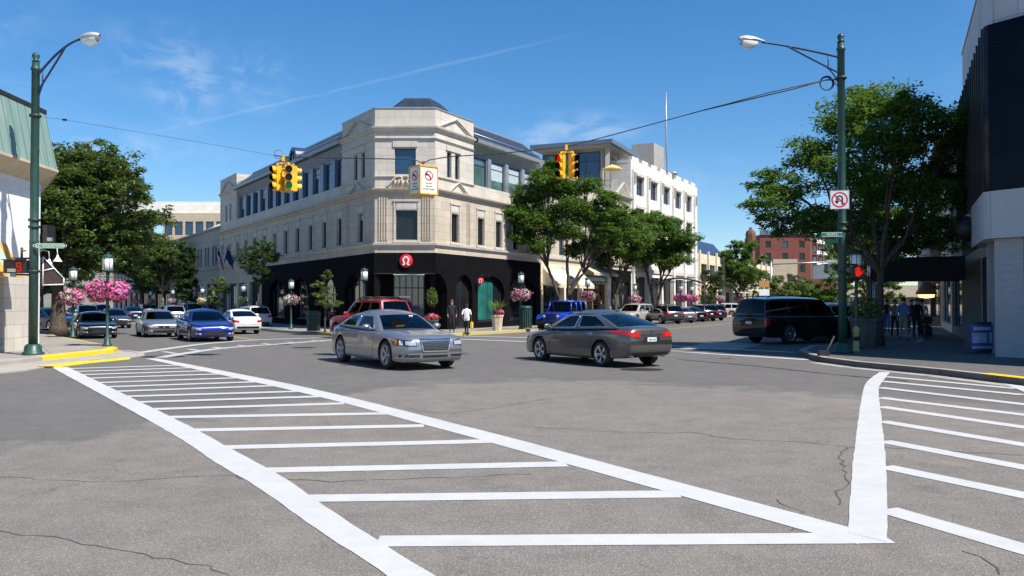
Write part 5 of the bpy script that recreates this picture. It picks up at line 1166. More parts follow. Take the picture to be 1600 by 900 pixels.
def leafball(c, r, n, size, seed, sq=1., mats=1, k=0):
    random.seed(seed); g = MB(); c = Vector(c)
    for i in range(n):
        d = Vector((random.gauss(0, 1), random.gauss(0, 1), random.gauss(0, 1))).normalized(); p = c+Vector((d.x*r, d.y*r, d.z*r*sq))*random.random()**.35
        a = Vector((random.gauss(0, 1), random.gauss(0, 1), random.gauss(0, .6))).normalized(); b = a.cross(Vector((random.gauss(0, .5), random.gauss(0, .5), 1))).normalized(); s = size*random.uniform(.6, 1.3)
        g.add([p-a*s, p+b*s*.55, p+a*s, p-b*s*.55], [(0, 1, 2, 3)], k)
    return g
def planter(loc, label, mat, r, h, plant, fl=None):
    t = thing('planter', loc, label, 'planter'); g = MB(); g.lathe([(r*.68, 0), (r*.72, .05), (r*.95, h-.1), (r*1.05, h-.09), (r*1.05, h), (r*.9, h), (r*.88, h-.08)], seg=8, smooth=False, a0=R(22.5)); g.build('pot', mat, t)
    plant.xf(Matrix.Translation((0, 0, h-.08))); plant.build('plant', 'leaf_young', t, uv=False)
    if fl: fl.build('flowers', ['petal_red', 'petal_pink', 'leaf_dark'], t, uv=False)
    return t
q = P(777, 500, 45.6); planter((q.x, q.y, .15), 'tall tan planter with spiky plant and pink flowers by the yellow kerb', 'planter_tan', .36, .85, blade_plant(70, 1.15, .8, 3), flower_ball((.12, -.1, .98), .3, None, 30, 260, .05, .6)[0])
q = P(675, 500, 44.6); pp = blade_plant(30, .5, .5, 8); pp.merge(leafball((0, 0, 1.25), .34, 500, .06, 5, 1.6)); planter((q.x, q.y, .15), 'planter with a small shrub and red flowers at the corner entrance', 'planter_dark', .36, .62, pp, flower_ball((0, 0, .72), .42, None, 31, 420, .05, .5)[0])
q = P(1352, 500, 28.4); planter((q.x, q.y, .15), 'big dark planter full of foliage behind the right street light', 'planter_dark', .52, 1.0, leafball((0, 0, .35), .55, 900, .07, 6, .9))
hy = thing('yellow_bollard', (P(1338, 500, 26).x, 26, .15), 'short yellow bollard beside the dark planter', 'bollard'); g = MB(); g.lathe([(.11, 0), (.11, .06), (.085, .08), (.085, .62), (.10, .64), (.10, .70), (.06, .78), (.01, .80)], seg=14); g.build('post', 'yellow_faded', hy)
g = MB(); g.lathe([(.1, .35), (.1, .48)], seg=14); g.build('band', 'black_metal', hy)
# fallen bracket at the kerb by the pole
g = MB(); a = G(1287, 556, .15); g.tube([a, a+Vector((.25, .2, .28)), a+Vector((.42, .3, .55))], .03, 6); g.box(a.x-.15, a.x+.12, a.y-.1, a.y+.1, .15, .3); o = g.build('leaning_meter_post', 'iron'); tag(o, 'small dark leaning post at the kerb before the right street light', 'post')
for i, (s, mats, lab) in enumerate(((27.5, ('flag_blue',), 'dark flag on a slanted pole on the left wall above the shop windows'), (30.5, ('flag_red', 'sign_white', 'flag_blue'), 'red and white striped flag on the left wall near the far end tower'))):
    b = fl.pt(s, .05, 4.3); e = fl.pt(s-.9, 1.5, 6.4); t = thing('wall_flag', tuple(b), lab, 'flag', 'flags on the left wall', world=True); g = MB(); g.tube([b, e], .025, 6); g.build('flagpole', 'white_enamel', t)
    g = MB(); nst = 7 if i else 1; rows = []
    for r_ in range(10):
        tt = r_/9; p = e.lerp(b, .02); rows.append([p+(b-e)*.50*(k/7)+Vector((.06*math.sin(k*2+tt*5), .05*math.sin(k+tt*4), -1.15*tt+.15*(k/7)*tt)) for k in range(8)])
    for j in range(7):
        for r_ in range(9):
            k = 0 if not i else (2 if (j < 3 and r_ < 4) else j % 2); g.add([rows[r_][j], rows[r_][j+1], rows[r_+1][j+1], rows[r_+1][j]], [(0, 1, 2, 3)], k)
    g.build('cloth', list(mats), t, uv=False)
# arch sign over the white building's pavement, distant street signals
t = thing('arch_canopy', (P(1060, 437, 80).x, 80, .15), 'dark curved metal arch canopy in front of the white building', 'canopy'); g = MB(); pts = [(-2.6+5.2*k/12, 0, 3.3+.55*math.sin(math.pi*k/12)) for k in range(13)]; g.tube(pts, .09, 8); g.tube([(p[0], p[1], p[2]-.35) for p in pts[1:-1]], .05, 6); g.build('arch', 'iron', t)
g = MB()
for x in (-2.5, 2.5): g.tube([(x, 0, 0), (x, 0, 3.35)], .07, 8)
g.build('column', 'iron', t)
# far mast arm
t = thing('mast_arm', (P(1205, 470, 108).x, 108, 0), 'distant grey signal mast arm reaching across the right-hand street', 'street pole'); g = MB(); g.tube([(0, 0, 0), (0, 0, 7.0)], .12, 8); g.tube([(0, 0, 6.6), (9.5, 0, 7.0)], .08, 8); g.build('mast', 'galv', t)
for i in range(2): g = MB(); g.box(4+3*i, 4.4+3*i, -.2, .2, 5.6, 6.7); g.build('signal', 'iron', t)
t = thing('construction_sign', (P(1194, 470, 90).x, 90, .0), 'stack of white and orange signs on a distant post before the far trees', 'sign'); g = MB(); g.tube([(0, 0, 0), (0, 0, 4.2)], .06, 8); g.build('post', 'galv', t)
for i, m in enumerate(('sign_white', 'sign_white', 'wood_orange')): g = MB(); g.box(-.55, .55, -.07, -.03, 1.5+.9*i, 2.2+.9*i); g.build('panel', m, t)
# ---------------------------------------------------------------- vehicles (x forward, y left)
def lerp_tab(tab, x):
    if x <= tab[0][0]: return tab[0][1:]
    for i in range(len(tab)-1):
        a, b = tab[i], tab[i+1]
        if x <= b[0]:
            t = (x-a[0])/(b[0]-a[0]); p0 = tab[max(i-1, 0)]; p3 = tab[min(i+2, len(tab)-1)]; out = []
            for k in range(1, len(a)):
                m0 = (b[k]-p0[k])/(b[0]-p0[0])*(b[0]-a[0]) if b[0] != p0[0] else 0; m1 = (p3[k]-a[k])/(p3[0]-a[0])*(b[0]-a[0]) if p3[0] != a[0] else 0
                d = b[k]-a[k]
                if d == 0: m0 = m1 = 0
                else:
                    if m0/d < 0: m0 = 0
                    if m1/d < 0: m1 = 0
                    m0 = math.copysign(min(abs(m0), 3*abs(d)), d); m1 = math.copysign(min(abs(m1), 3*abs(d)), d)
                out.append((2*t**3-3*t*t+1)*a[k]+(t**3-2*t*t+t)*m0+(-2*t**3+3*t*t)*b[k]+(t**3-t*t)*m1)
            return out
    return tab[-1][1:]
def eval_mesh(o):
    bpy.context.view_layer.update(); return bpy.data.meshes.new_from_object(o.evaluated_get(bpy.context.evaluated_depsgraph_get()))
def wheel(parent, x, y, r, w, rim, spokes, side, big=True, twin=False):
    g = MB(); s = side
    g.lathe([(r*.66, -w/2), (r*.93, -w/2), (r*.985, -w/2+.02), (r, -w/2+.05), (r, w/2-.05), (r*.985, w/2-.02), (r*.93, w/2), (r*.70, w/2+.004), (r*.66, w/2-.01)], (0, 0, 0), 32 if big else 20, axis='Y', caps=False)
    t = g.build('wheel', 'tire', parent, uv=False); t.location = (x, y, r); t.rotation_euler = (0, random.uniform(0, 6.28), 0)
    g = MB(); R0 = r*.70; yo = s*(w/2-.012)
    def fy(v): return s*v
    g.lathe([(R0, w/2-.01), (R0, w/2+.006), (R0*.93, w/2-.0), (R0*.90, w/2-.05), (R0*.88, -.02)] if s > 0 else [(R0*.88, .02), (R0*.90, -w/2+.05), (R0*.93, -w/2), (R0, -w/2-.006), (R0, -w/2+.01)], (0, 0, 0), 28, axis='Y', caps=False)
    for k in range(spokes):
        a = 2*math.pi*k/spokes
        for da in ((-.13, .13) if twin else (0,)):
            rows = []
            for q in range(5):
                rr = R0*(.16+.78*q/4); wd = (.030+.012*q/4) if twin else (.052-.012*q/4); aa = a+da*(q/4)
                c = Vector((math.cos(aa)*rr, 0, math.sin(aa)*rr)); tn = Vector((-math.sin(aa), 0, math.cos(aa))); yy = s*(w/2-.028+.022*(q/4)**2); yb = s*(w/2-.075)
                rows.append([c-tn*wd*r*2.4+Vector((0, yb, 0)), c-tn*wd*r*2+Vector((0, yy, 0)), c+tn*wd*r*2+Vector((0, yy, 0)), c+tn*wd*r*2.4+Vector((0, yb, 0))])
            g.grid(rows, smooth=False)
    g.lathe([(R0*.20, s*(w/2-.06)), (R0*.20, s*(w/2-.012)), (R0*.10, s*(w/2-.004))], (0, 0, 0), 14, axis='Y'); g.build('rim', rim, t, uv=False)
    g = MB(); g.lathe([(R0*.9, s*(w/2-.085)), (.02, s*(w/2-.08))], (0, 0, 0), 24, axis='Y'); g.build('brake_disc', 'plastic_black', t, uv=False)
    return t
class Car:
    def __init__(s, p):
        s.p = p; L, Wd = p['L'], p['W']; hl = L/2; s.hl = hl
        s.prof = p['prof']            # (x, zbot, zside, ztop) rear to front
        s.xs0 = hl-p.get('nose', .75); s.taper = p.get('taper', .27)
    def hw(s, x):
        p = s.p; e = max(0, abs(x)-s.xs0)/(s.hl-s.xs0); k = s.taper if x > 0 else p.get('taper_r', s.taper*.8)
        return p['W']/2*(1-k*e**p.get('tpow', 2.6))*(1-.02*(x/s.hl)**2)
    def section(s, x):
        zb, zs, zt = lerp_tab(s.prof, x); w = s.hw(x); f = s.p.get('flat', 0)
        mid = zb+(zs-zb)*.48
        half = [(0, zb), (.55*w, zb), (.86*w, zb), (.945*w, zb+.015), (.985*w, zb+.07), (.997*w, zb+.18), (1.0*w, mid), (.997*w, mid+(zs-mid)*.45), (.988*w, zs-.07), (.975*w, zs-.025), (.945*w, zs+(zt-zs)*.16), (.89*w, zs+(zt-zs)*.48), (.78*w, zs+(zt-zs)*.84), (.60*w, zt-(zt-zs)*.03), (.32*w, zt+.006), (0, zt+.010)]
        return half
    def body(s, parent, paint):
        p = s.p; hl = s.hl; N_ = 54; xs = []
        for i in range(N_+1):
            t = i/N_; u = t*2-1; xs.append(hl*math.copysign(1-(1-abs(u))**1.45, u) if abs(u) > .0 else 0)
        g = MB(); rows = []
        for x in xs:
            h = s.section(x); ring = [Vector((x, y, z)) for y, z in h]+[Vector((x, -y, z)) for y, z in h[-2:0:-1]]; rows.append(ring+[ring[0]])
        n = len(rows[0])-1; vs = [q for r_ in rows for q in r_[:-1]]
        fs = [(i*n+j, i*n+(j+1) % n, (i+1)*n+(j+1) % n, (i+1)*n+j) for i in range(len(rows)-1) for j in range(n)]
        g.add(vs, fs, 0, True); g.add(rows[0][:-1], [list(range(n))], 0, True); g.add(rows[-1][:-1], [list(range(n))[::-1]], 0, True)
        me = g.mesh('body', [paint, 'plastic_black']); bm = bmesh.new(); bm.from_mesh(me); bmesh.ops.remove_doubles(bm, verts=bm.verts, dist=1e-4); bmesh.ops.recalc_face_normals(bm, faces=bm.faces); bm.to_mesh(me); bm.free()
        s.bvh_full = BVHTree.FromPolygons([v.co.copy() for v in me.vertices], [list(f.vertices) for f in me.polygons])
        tmp = bpy.data.objects.new('tmp', me); COL.objects.link(tmp); cut = []
        for wx in p['wheels']:
            for sg in (-1, 1):
                c = MB(); r = p['r']*p.get('archk', 1.13); w = p['W']/2; c.lathe([(r, sg*w*.60), (r, sg*w*1.3)] if sg > 0 else [(r, -w*1.3), (r, -w*.60)], (wx, 0, p['r']+p.get('archz', .01)), 36, axis='Y', smooth=False)
                cm = c.mesh('cut', ['plastic_black']); b2_ = bmesh.new(); b2_.from_mesh(cm); bmesh.ops.recalc_face_normals(b2_, faces=b2_.faces); b2_.to_mesh(cm); b2_.free()
                co = bpy.data.objects.new('cut', cm); COL.objects.link(co); cut.append(co); m = tmp.modifiers.new('b', 'BOOLEAN'); m.operation = 'DIFFERENCE'; m.object = co; m.solver = 'EXACT'
                try: m.material_mode = 'TRANSFER'
                except Exception: pass
        me2 = eval_mesh(tmp); me2.name = 'body'
        o = bpy.data.objects.new('body', me2); COL.objects.link(o); o.parent = parent; ORI[o.name] = Vector()
        for c in cut: bpy.data.objects.remove(c)
        bpy.data.objects.remove(tmp)
        s.bvh = BVHTree.FromPolygons([v.co.copy() for v in me2.vertices], [list(f.vertices) for f in me2.polygons]); s.o = o
        es = o.modifiers.new('edge', 'EDGE_SPLIT'); es.split_angle = R(38); return o
    def decal(s, mb, corners, d, off=.005, n=8, mi=0, m=None, thick=.02):
        """conform a four-cornered patch to the body along direction d"""
        d = Vector(d).normalized(); c = [Vector(q) for q in corners]; m = m or n; rows = []; bvh = s.bvh_full
        for i in range(n+1):
            row = []
            for j in range(m+1):
                u, v = i/n, j/m; q = c[0]*(1-u)*(1-v)+c[1]*u*(1-v)+c[2]*u*v+c[3]*(1-u)*v
                h = bvh.ray_cast(q-d*2.5, d, 6)
                row.append((h[0]-d*off) if h[0] else None)
            rows.append(row)
        b = len(mb.v); idx = {}
        for i, r_ in enumerate(rows):
            for j, q in enumerate(r_):
                if q is not None: idx[i, j] = len(mb.v); mb.v.append(q)
        for i in range(n):
            for j in range(m):
                k = [(i, j), (i, j+1), (i+1, j+1), (i+1, j)]
                if all(q in idx for q in k): mb.f.append([idx[q] for q in k]); mb.m.append(mi); mb.sm.append(True)
        # rim so the patch has thickness
        per = [(i, 0) for i in range(n)]+[(n, j) for j in range(m)]+[(i, m) for i in range(n, 0, -1)]+[(0, j) for j in range(m, 0, -1)]
        if all(q in idx for q in per):
            for a, b_ in zip(per, per[1:]+per[:1]):
                va, vb = mb.v[idx[a]], mb.v[idx[b_]]; mb.add([va, vb, vb+d*thick, va+d*thick], [(0, 1, 2, 3)], mi)
    def cabin(s, parent, paint, gmat):
        p = s.p['cab']; rows_h = [0, .04, .12, .3, .5, .7, .86, .94, 1.0]
        def ring(h):
            xf = p['xf0']+(p['xf1']-p['xf0'])*h; xr = p['xr0']+(p['xr1']-p['xr0'])*h
            xf += p.get('bulge', .03)*math.sin(math.pi*h); xr -= p.get('bulge_r', .04)*math.sin(math.pi*h)
            w = p['w0']+(p['w1']-p['w0'])*h**1.25; z0 = p['z0']; zr = p['z1']
            return xf, xr, w, h, z0, zr
        tb = p.get('tb', [0, .05, .09, .30, .48, .51, .54, .72, .90, .94, 1.0]); fb = [-1, -.96, -.90, -.5, 0, .5, .90, .96, 1]
        bow = p.get('bow', .16); bowr = p.get('bowr', .12)
        def pt_side(t, h, sg):
            xf, xr, w, _, z0, zr = ring(h); x = xr+(xf-xr)*t; k = (2*t-1); y = w*(1-p.get('pinch', .07)*max(0, abs(k))**3)
            z = z0+(zr-z0)*h+p.get('rise', .03)*(1-t)*(1-h)-p.get('rdrop', .035)*(abs(2*t-1)**2.5)*h
            return Vector((x, sg*y, z))
        def pt_front(f, h, front=True):
            a = pt_side(1 if front else 0, h, 1); b = pt_side(1 if front else 0, h, -1); q = a.lerp(b, (1-f)/2); bb = bow if front else -bowr
            q.x += bb*(1-abs(f)**2.4)*(1-.35*h); q.z += (p.get('rdrop', .035)*.9)*(1-f*f)*h; return q
        pn = MB(); gl = {'side': MB(), 'front': MB(), 'rear': MB()}
        def iswin(kind, u, h):
            if kind == 'side': return (.09 < u < .48 or .54 < u < .90) and .12 < h < .86 if not p.get('wins') else any(a < u < b for a, b in p['wins']) and .12 < h < .86
            if kind == 'front': return abs(u) < .92 and .04 < h < .94
            return abs(u) < p.get('rw', .90) and p.get('rh0', .12) < h < .94
        def fill(kind, us, fn, mats):
            for a in range(len(rows_h)-1):
                for b in range(len(us)-1):
                    h0, h1, u0, u1 = rows_h[a], rows_h[a+1], us[b], us[b+1]; win = iswin(kind, (u0+u1)/2, (h0+h1)/2)
                    quad = [fn(u0, h0), fn(u1, h0), fn(u1, h1), fn(u0, h1)]
                    if win: gl[mats].add(quad, [(0, 1, 2, 3)], 0, True)
                    else: pn.add(quad, [(0, 1, 2, 3)], 0, True)
        for sg in (1, -1): fill('side', tb, lambda u, h, sg=sg: pt_side(u, h, sg), 'side')
        fill('front', fb, lambda u, h: pt_front(u, h, True), 'front'); fill('rear', fb, lambda u, h: pt_front(u, h, False), 'rear')
        # roof skin: Coons-like interpolation between the four top edges with a crown
        n1, n2 = 12, 10; rows = []
        for i in range(n1+1):
            u = i/n1; row = []
            L_, R_ = pt_side(u, 1, 1), pt_side(u, 1, -1)
            for j in range(n2+1):
                v = 1-2*j/n2; base = L_.lerp(R_, (1-v)/2)
                fr0, fr1 = pt_front(v, 1, False), pt_front(v, 1, True); ba0 = pt_side(0, 1, 1).lerp(pt_side(0, 1, -1), (1-v)/2); ba1 = pt_side(1, 1, 1).lerp(pt_side(1, 1, -1), (1-v)/2)
                q = base+(fr0-ba0)*(1-u)+(fr1-ba1)*u
                q.z += p.get('crown', .05)*(1-abs(v)**2.6)*(1-abs(2*u-1)**3); row.append(q)
            rows.append(row)
        pn.grid(rows)
        me = pn.mesh('roof', [paint]); bm = bmesh.new(); bm.from_mesh(me); bmesh.ops.remove_doubles(bm, verts=bm.verts, dist=.002); bmesh.ops.recalc_face_normals(bm, faces=bm.faces); bm.to_mesh(me); bm.free(); me.update()
        o = bpy.data.objects.new('roof', me); COL.objects.link(o); o.parent = parent; ORI[o.name] = Vector(); es = o.modifiers.new('edge', 'EDGE_SPLIT'); es.split_angle = R(42)
        for nm, mb in (('side_window', gl['side']), ('windscreen', gl['front']), ('rear_window', gl['rear'])):
            for q in (-1, 1) if nm == 'side_window' else (0,):
                m = MB()
                for f in mb.f:
                    if q == 0 or sum(mb.v[i].y for i in f)*q > 0: m.add([mb.v[i] for i in f], [(0, 1, 2, 3)], 0, True)
                mid_ = Vector(((p['xf0']+p['xr0'])/2, 0, p['z0']))
                for k_, f in enumerate(m.f):
                    c_ = sum((m.v[i] for i in f), Vector())/4; n_ = (m.v[f[2]]-m.v[f[0]]).cross(m.v[f[3]]-m.v[f[1]])
                    if n_.dot(c_-mid_) < 0: m.f[k_] = f[::-1]
                me = m.mesh(nm, [gmat[nm] if isinstance(gmat, dict) else gmat]); bm = bmesh.new(); bm.from_mesh(me); bmesh.ops.remove_doubles(bm, verts=bm.verts, dist=.002); bm.to_mesh(me); bm.free()
                if len(me.polygons) == 0: continue
                w_ = bpy.data.objects.new(nm, me); COL.objects.link(w_); w_.parent = parent; ORI[w_.name] = Vector()
        s.pt_side, s.pt_front = pt_side, pt_front
        # black window surround
        for sg in (1, -1):
            for a, b in (p.get('wins') or [(.09, .48), (.54, .90)]):
                g = MB(); pts = [pt_side(a+(b-a)*k/6, .12, sg) for k in range(7)]+[pt_side(b, .12+.74*k/5, sg) for k in range(1, 6)]+[pt_side(b-(b-a)*k/6, .86, sg) for k in range(1, 7)]+[pt_side(a, .86-.74*k/5, sg) for k in range(1, 5)]
                g.tube([q+Vector((0, sg*.004, 0)) for q in pts], .013, 6, closed=True)
                g.build('window_trim', s.p.get('trim', 'plastic_black'), parent, uv=False)
def seats(parent, c, mat, rows=((.25, 0), (-.75, 0)), z=.35):
    for x, _ in rows:
        for y in (-.36, .36):
            g = MB(); g.box(x-.25, x+.28, y-.24, y+.24, z, z+.16); g.box(x-.34, x-.20, y-.23, y+.23, z+.1, z+.70); g.box(x-.36, x-.26, y-.12, y+.12, z+.72, z+.90); g.build('seat', mat, parent, bevel=.05)
def finish_car(c, t, paint, opt):
    p = c.p; hl = c.hl; L = p['L']
    g = MB(); cb_ = p['cab']; zz = cb_['z0']
    g.box(cb_['xr0']+.08, cb_['xf0']-.05, -cb_['w0']*.93, cb_['w0']*.93, zz-.02, zz+.012); g.box(cb_['xf0']-.55, cb_['xf0']-.05, -cb_['w0']*.9, cb_['w0']*.9, zz-.02, zz+.05); g.build('interior', 'interior', t)
    if opt.get('seats'): seats(t, c, opt['seats'], rows=((cb_['xf0']-1.35, 0), (cb_['xr1']+.38, 0)), z=zz-.50)
    # steering wheel
    if opt.get('seats'):
        g = MB(); q = Vector((cb_['xf0']-.62, .36, zz+.05)); g.tube([q+Vector((math.cos(a)*.06, math.sin(a)*.18, math.cos(a)*.16)) for a in [k*math.pi/9 for k in range(18)]], .016, 6, closed=True); g.build('steering_wheel', 'plastic_black', t)
    for i, wx in enumerate(p['wheels']):
        for sg in (1, -1): wheel(t, wx, sg*(p['W']/2-p.get('winset', .13)), p['r'], p.get('ww', .22), opt.get('rim', 'rim_silver'), opt.get('spokes', 5), sg, opt.get('big', False), opt.get('twin', False))
    # seams, handles, sills
    g = MB(); sm = opt.get('seams', ())
    for sg in (1, -1):
        for pts in sm:
            for (x0, z0), (x1, z1) in zip(pts, pts[1:]):
                dx, dz = x1-x0, z1-z0; l = math.hypot(dx, dz); nx, nz = -dz/l*.006, dx/l*.006
                c.decal(g, [(x0-nx, 0, z0-nz), (x1-nx, 0, z1-nz), (x1+nx, 0, z1+nz), (x0+nx, 0, z0+nz)], (0, -sg, 0), .002, 4, m=1, thick=.004)
    if sm: g.build('door_seam', 'plastic_black', t, uv=False)
    for sg in (1, -1):
        for (x, z) in opt.get('handles', ()):
            h = c.bvh_full.ray_cast(Vector((x, sg*3, z)), Vector((0, -sg, 0)), 5)
            if h[0]:
                y = h[0].y; g = MB(); g.tube([(x-.10, y, z), (x-.09, y+sg*.03, z), (x+.09, y+sg*.03, z+.004), (x+.10, y, z+.004)], .012, 6); g.build('door_handle', opt.get('handle_mat', paint), t, uv=False)
    for sg in (1, -1):   # mirrors
        xm = cb_['xf0']-opt.get('mx', .42); ym = cb_['w0']+.02; zm = zz+.10; g = MB(); T = Matrix.Translation((xm, sg*(ym+.13), zm))
        rows = []
        for q in range(7):
            a = -math.pi/2+math.pi*q/6; rows.append([T @ Vector((.085*math.cos(b)*math.cos(a)*(1 if math.cos(b) > 0 else .35), .115*math.sin(a)*1.0, .075*math.sin(b)*max(.05, math.cos(a))**.6)) for b in [2*math.pi*k/12 for k in range(13)]])
        g.grid(rows); g.tube([(xm, sg*(ym-.05), zm-.06), (xm, sg*(ym+.06), zm-.03)], .025, 6); g.build('wing_mirror', paint, t, norm=True)
CARS = {}
def sedan_a():      # big upright saloon, nose-on hero
    p = dict(L=5.04, W=1.90, wheels=(-1.50, 1.55), r=.365, nose=.85, taper=.20, taper_r=.14, tpow=2.4,
             prof=[(-2.52, .40, .66, .78), (-2.49, .30, .80, .98), (-2.42, .25, .86, 1.055), (-2.2, .22, .90, 1.085), (-1.6, .20, .93, 1.09), (-1.0, .19, .93, 1.06), (0, .185, .92, 1.03), (.75, .185, .90, 1.01), (1.05, .19, .89, 1.00), (1.55, .20, .86, .965), (2.0, .20, .81, .905), (2.30, .20, .76, .855), (2.44, .22, .70, .80), (2.50, .27, .63, .72), (2.52, .34, .55, .62)],
             cab=dict(xf0=1.02, xf1=.28, xr0=-1.88, xr1=-1.15, w0=.893, w1=.655, z0=.955, z1=1.40, crown=.075, bow=.18, bowr=.14, rise=.07, bulge=.05, bulge_r=.06), trim='chrome')
    c = Car(p); t = thing('silver_sedan', (0, 0, 0)); c.body(t, 'car_silver'); c.cabin(t, 'car_silver', 'car_glass')
    finish_car(c, t, 'car_silver', dict(seats='seat_red', rim='rim_dark', spokes=5, twin=True, big=True, handle_mat='car_silver', handles=((-.05, .90), (-1.0, .92)),
        seams=([(.78, .92), (.80, .35), (.72, .26)], [(-.22, .94), (-.20, .30)], [(-1.10, .96), (-1.12, .70), (-1.05, .52)], [(.80, .28), (-1.0, .28)])))
    hl = c.hl
    g = MB(); c.decal(g, [(hl, -.40, .76), (hl, .40, .76), (hl, .33, .50), (hl, -.33, .50)], (-1, 0, 0), .012, 14, m=8); gr = g.build('grille', 'plastic_black', t, uv=False)
    g = MB()
    for i in range(6): z = .535+.038*i; w = .33+.07*(z-.50)/.26-.02; c.decal(g, [(hl, -w, z), (hl, w, z), (hl, w, z+.005), (hl, -w, z+.005)], (-1, 0, 0), .016, 12, m=1, thick=.004)
    e = [(-.42, .785), (.42, .785), (.345, .475), (-.345, .475), (-.42, .785)]; wd = .026
    for (y0, z0), (y1, z1) in zip(e, e[1:]):
        l = math.hypot(y1-y0, z1-z0); ny, nz_ = -(z1-z0)/l*wd/2, (y1-y0)/l*wd/2; c.decal(g, [(hl, y0-ny, z0-nz_), (hl, y1-ny, z1-nz_), (hl, y1+ny, z1+nz_), (hl, y0+ny, z0+nz_)], (-1, 0, 0), .028, 12, m=1, thick=.03)
    g.build('grille_surround', 'chrome', gr, uv=False)
    for sg in (1, -1):
        d = (-.85, -sg*.45, 0)
        g = MB(); c.decal(g, [(2.5, sg*.50, .745), (2.1, sg*.93, .785), (2.1, sg*.94, .62), (2.5, sg*.50, .605)], d, .008, 8); h = g.build('headlight', 'plastic_black', t, uv=False)
        g = MB(); c.decal(g, [(2.5, sg*.52, .72), (2.3, sg*.72, .74), (2.3, sg*.72, .64), (2.5, sg*.52, .63)], d, .013, 6); g.build('lens', 'lamp_clear', h, uv=False)
        g = MB(); c.decal(g, [(2.25, sg*.76, .74), (2.2, sg*.85, .755), (2.2, sg*.85, .64), (2.25, sg*.76, .635)], d, .013, 5); g.build('lens', 'chrome', h, uv=False)
        g = MB(); c.decal(g, [(2.16, sg*.885, .76), (2.0, sg*.94, .77), (2.0, sg*.95, .66), (2.16, sg*.885, .64)], d, .013, 5); g.build('side_marker', 'lamp_amber', h, uv=False)
        g = MB(); c.decal(g, [(2.5, sg*.42, .395), (2.2, sg*.86, .40), (2.2, sg*.86, .325), (2.5, sg*.42, .33)], d, .006, 8); fg = g.build('fog_lamp_bezel', 'plastic_black', t, uv=False)
        g = MB(); c.decal(g, [(2.3, sg*.72, .39), (2.25, sg*.80, .39), (2.25, sg*.80, .335), (2.3, sg*.72, .335)], d, .012, 4); g.build('fog_lamp', 'lamp_clear', fg, uv=False)
        g = MB(); c.decal(g, [(2.5, sg*.42, .325), (2.1, sg*.92, .33), (2.1, sg*.92, .312), (2.5, sg*.42, .308)], d, .014, 10, m=1); g.build('bumper_trim', 'chrome', fg, uv=False)
        g = MB(); c.decal(g, [(-2.5, sg*.62, .92), (-2.3, sg*.90, .92), (-2.3, sg*.90, .60), (-2.5, sg*.62, .62)], (.9, -sg*.4, 0), .008, 6); g.build('tail_light', 'lamp_red', t, uv=False)
    g = MB(); c.decal(g, [(hl, -.36, .385), (hl, .36, .385), (hl, .34, .325), (hl, -.34, .325)], (-1, 0, 0), .006, 8, m=3); g.build('lower_intake', 'plastic_black', t, uv=False)
    g = MB(); q = c.pt_front(.45, .85, True); g.box(q.x-.02, q.x+.0, q.y-.06, q.y+.06, q.z-.04, q.z+.02); g.build('windscreen_sticker', 'sign_white', t)
    return t
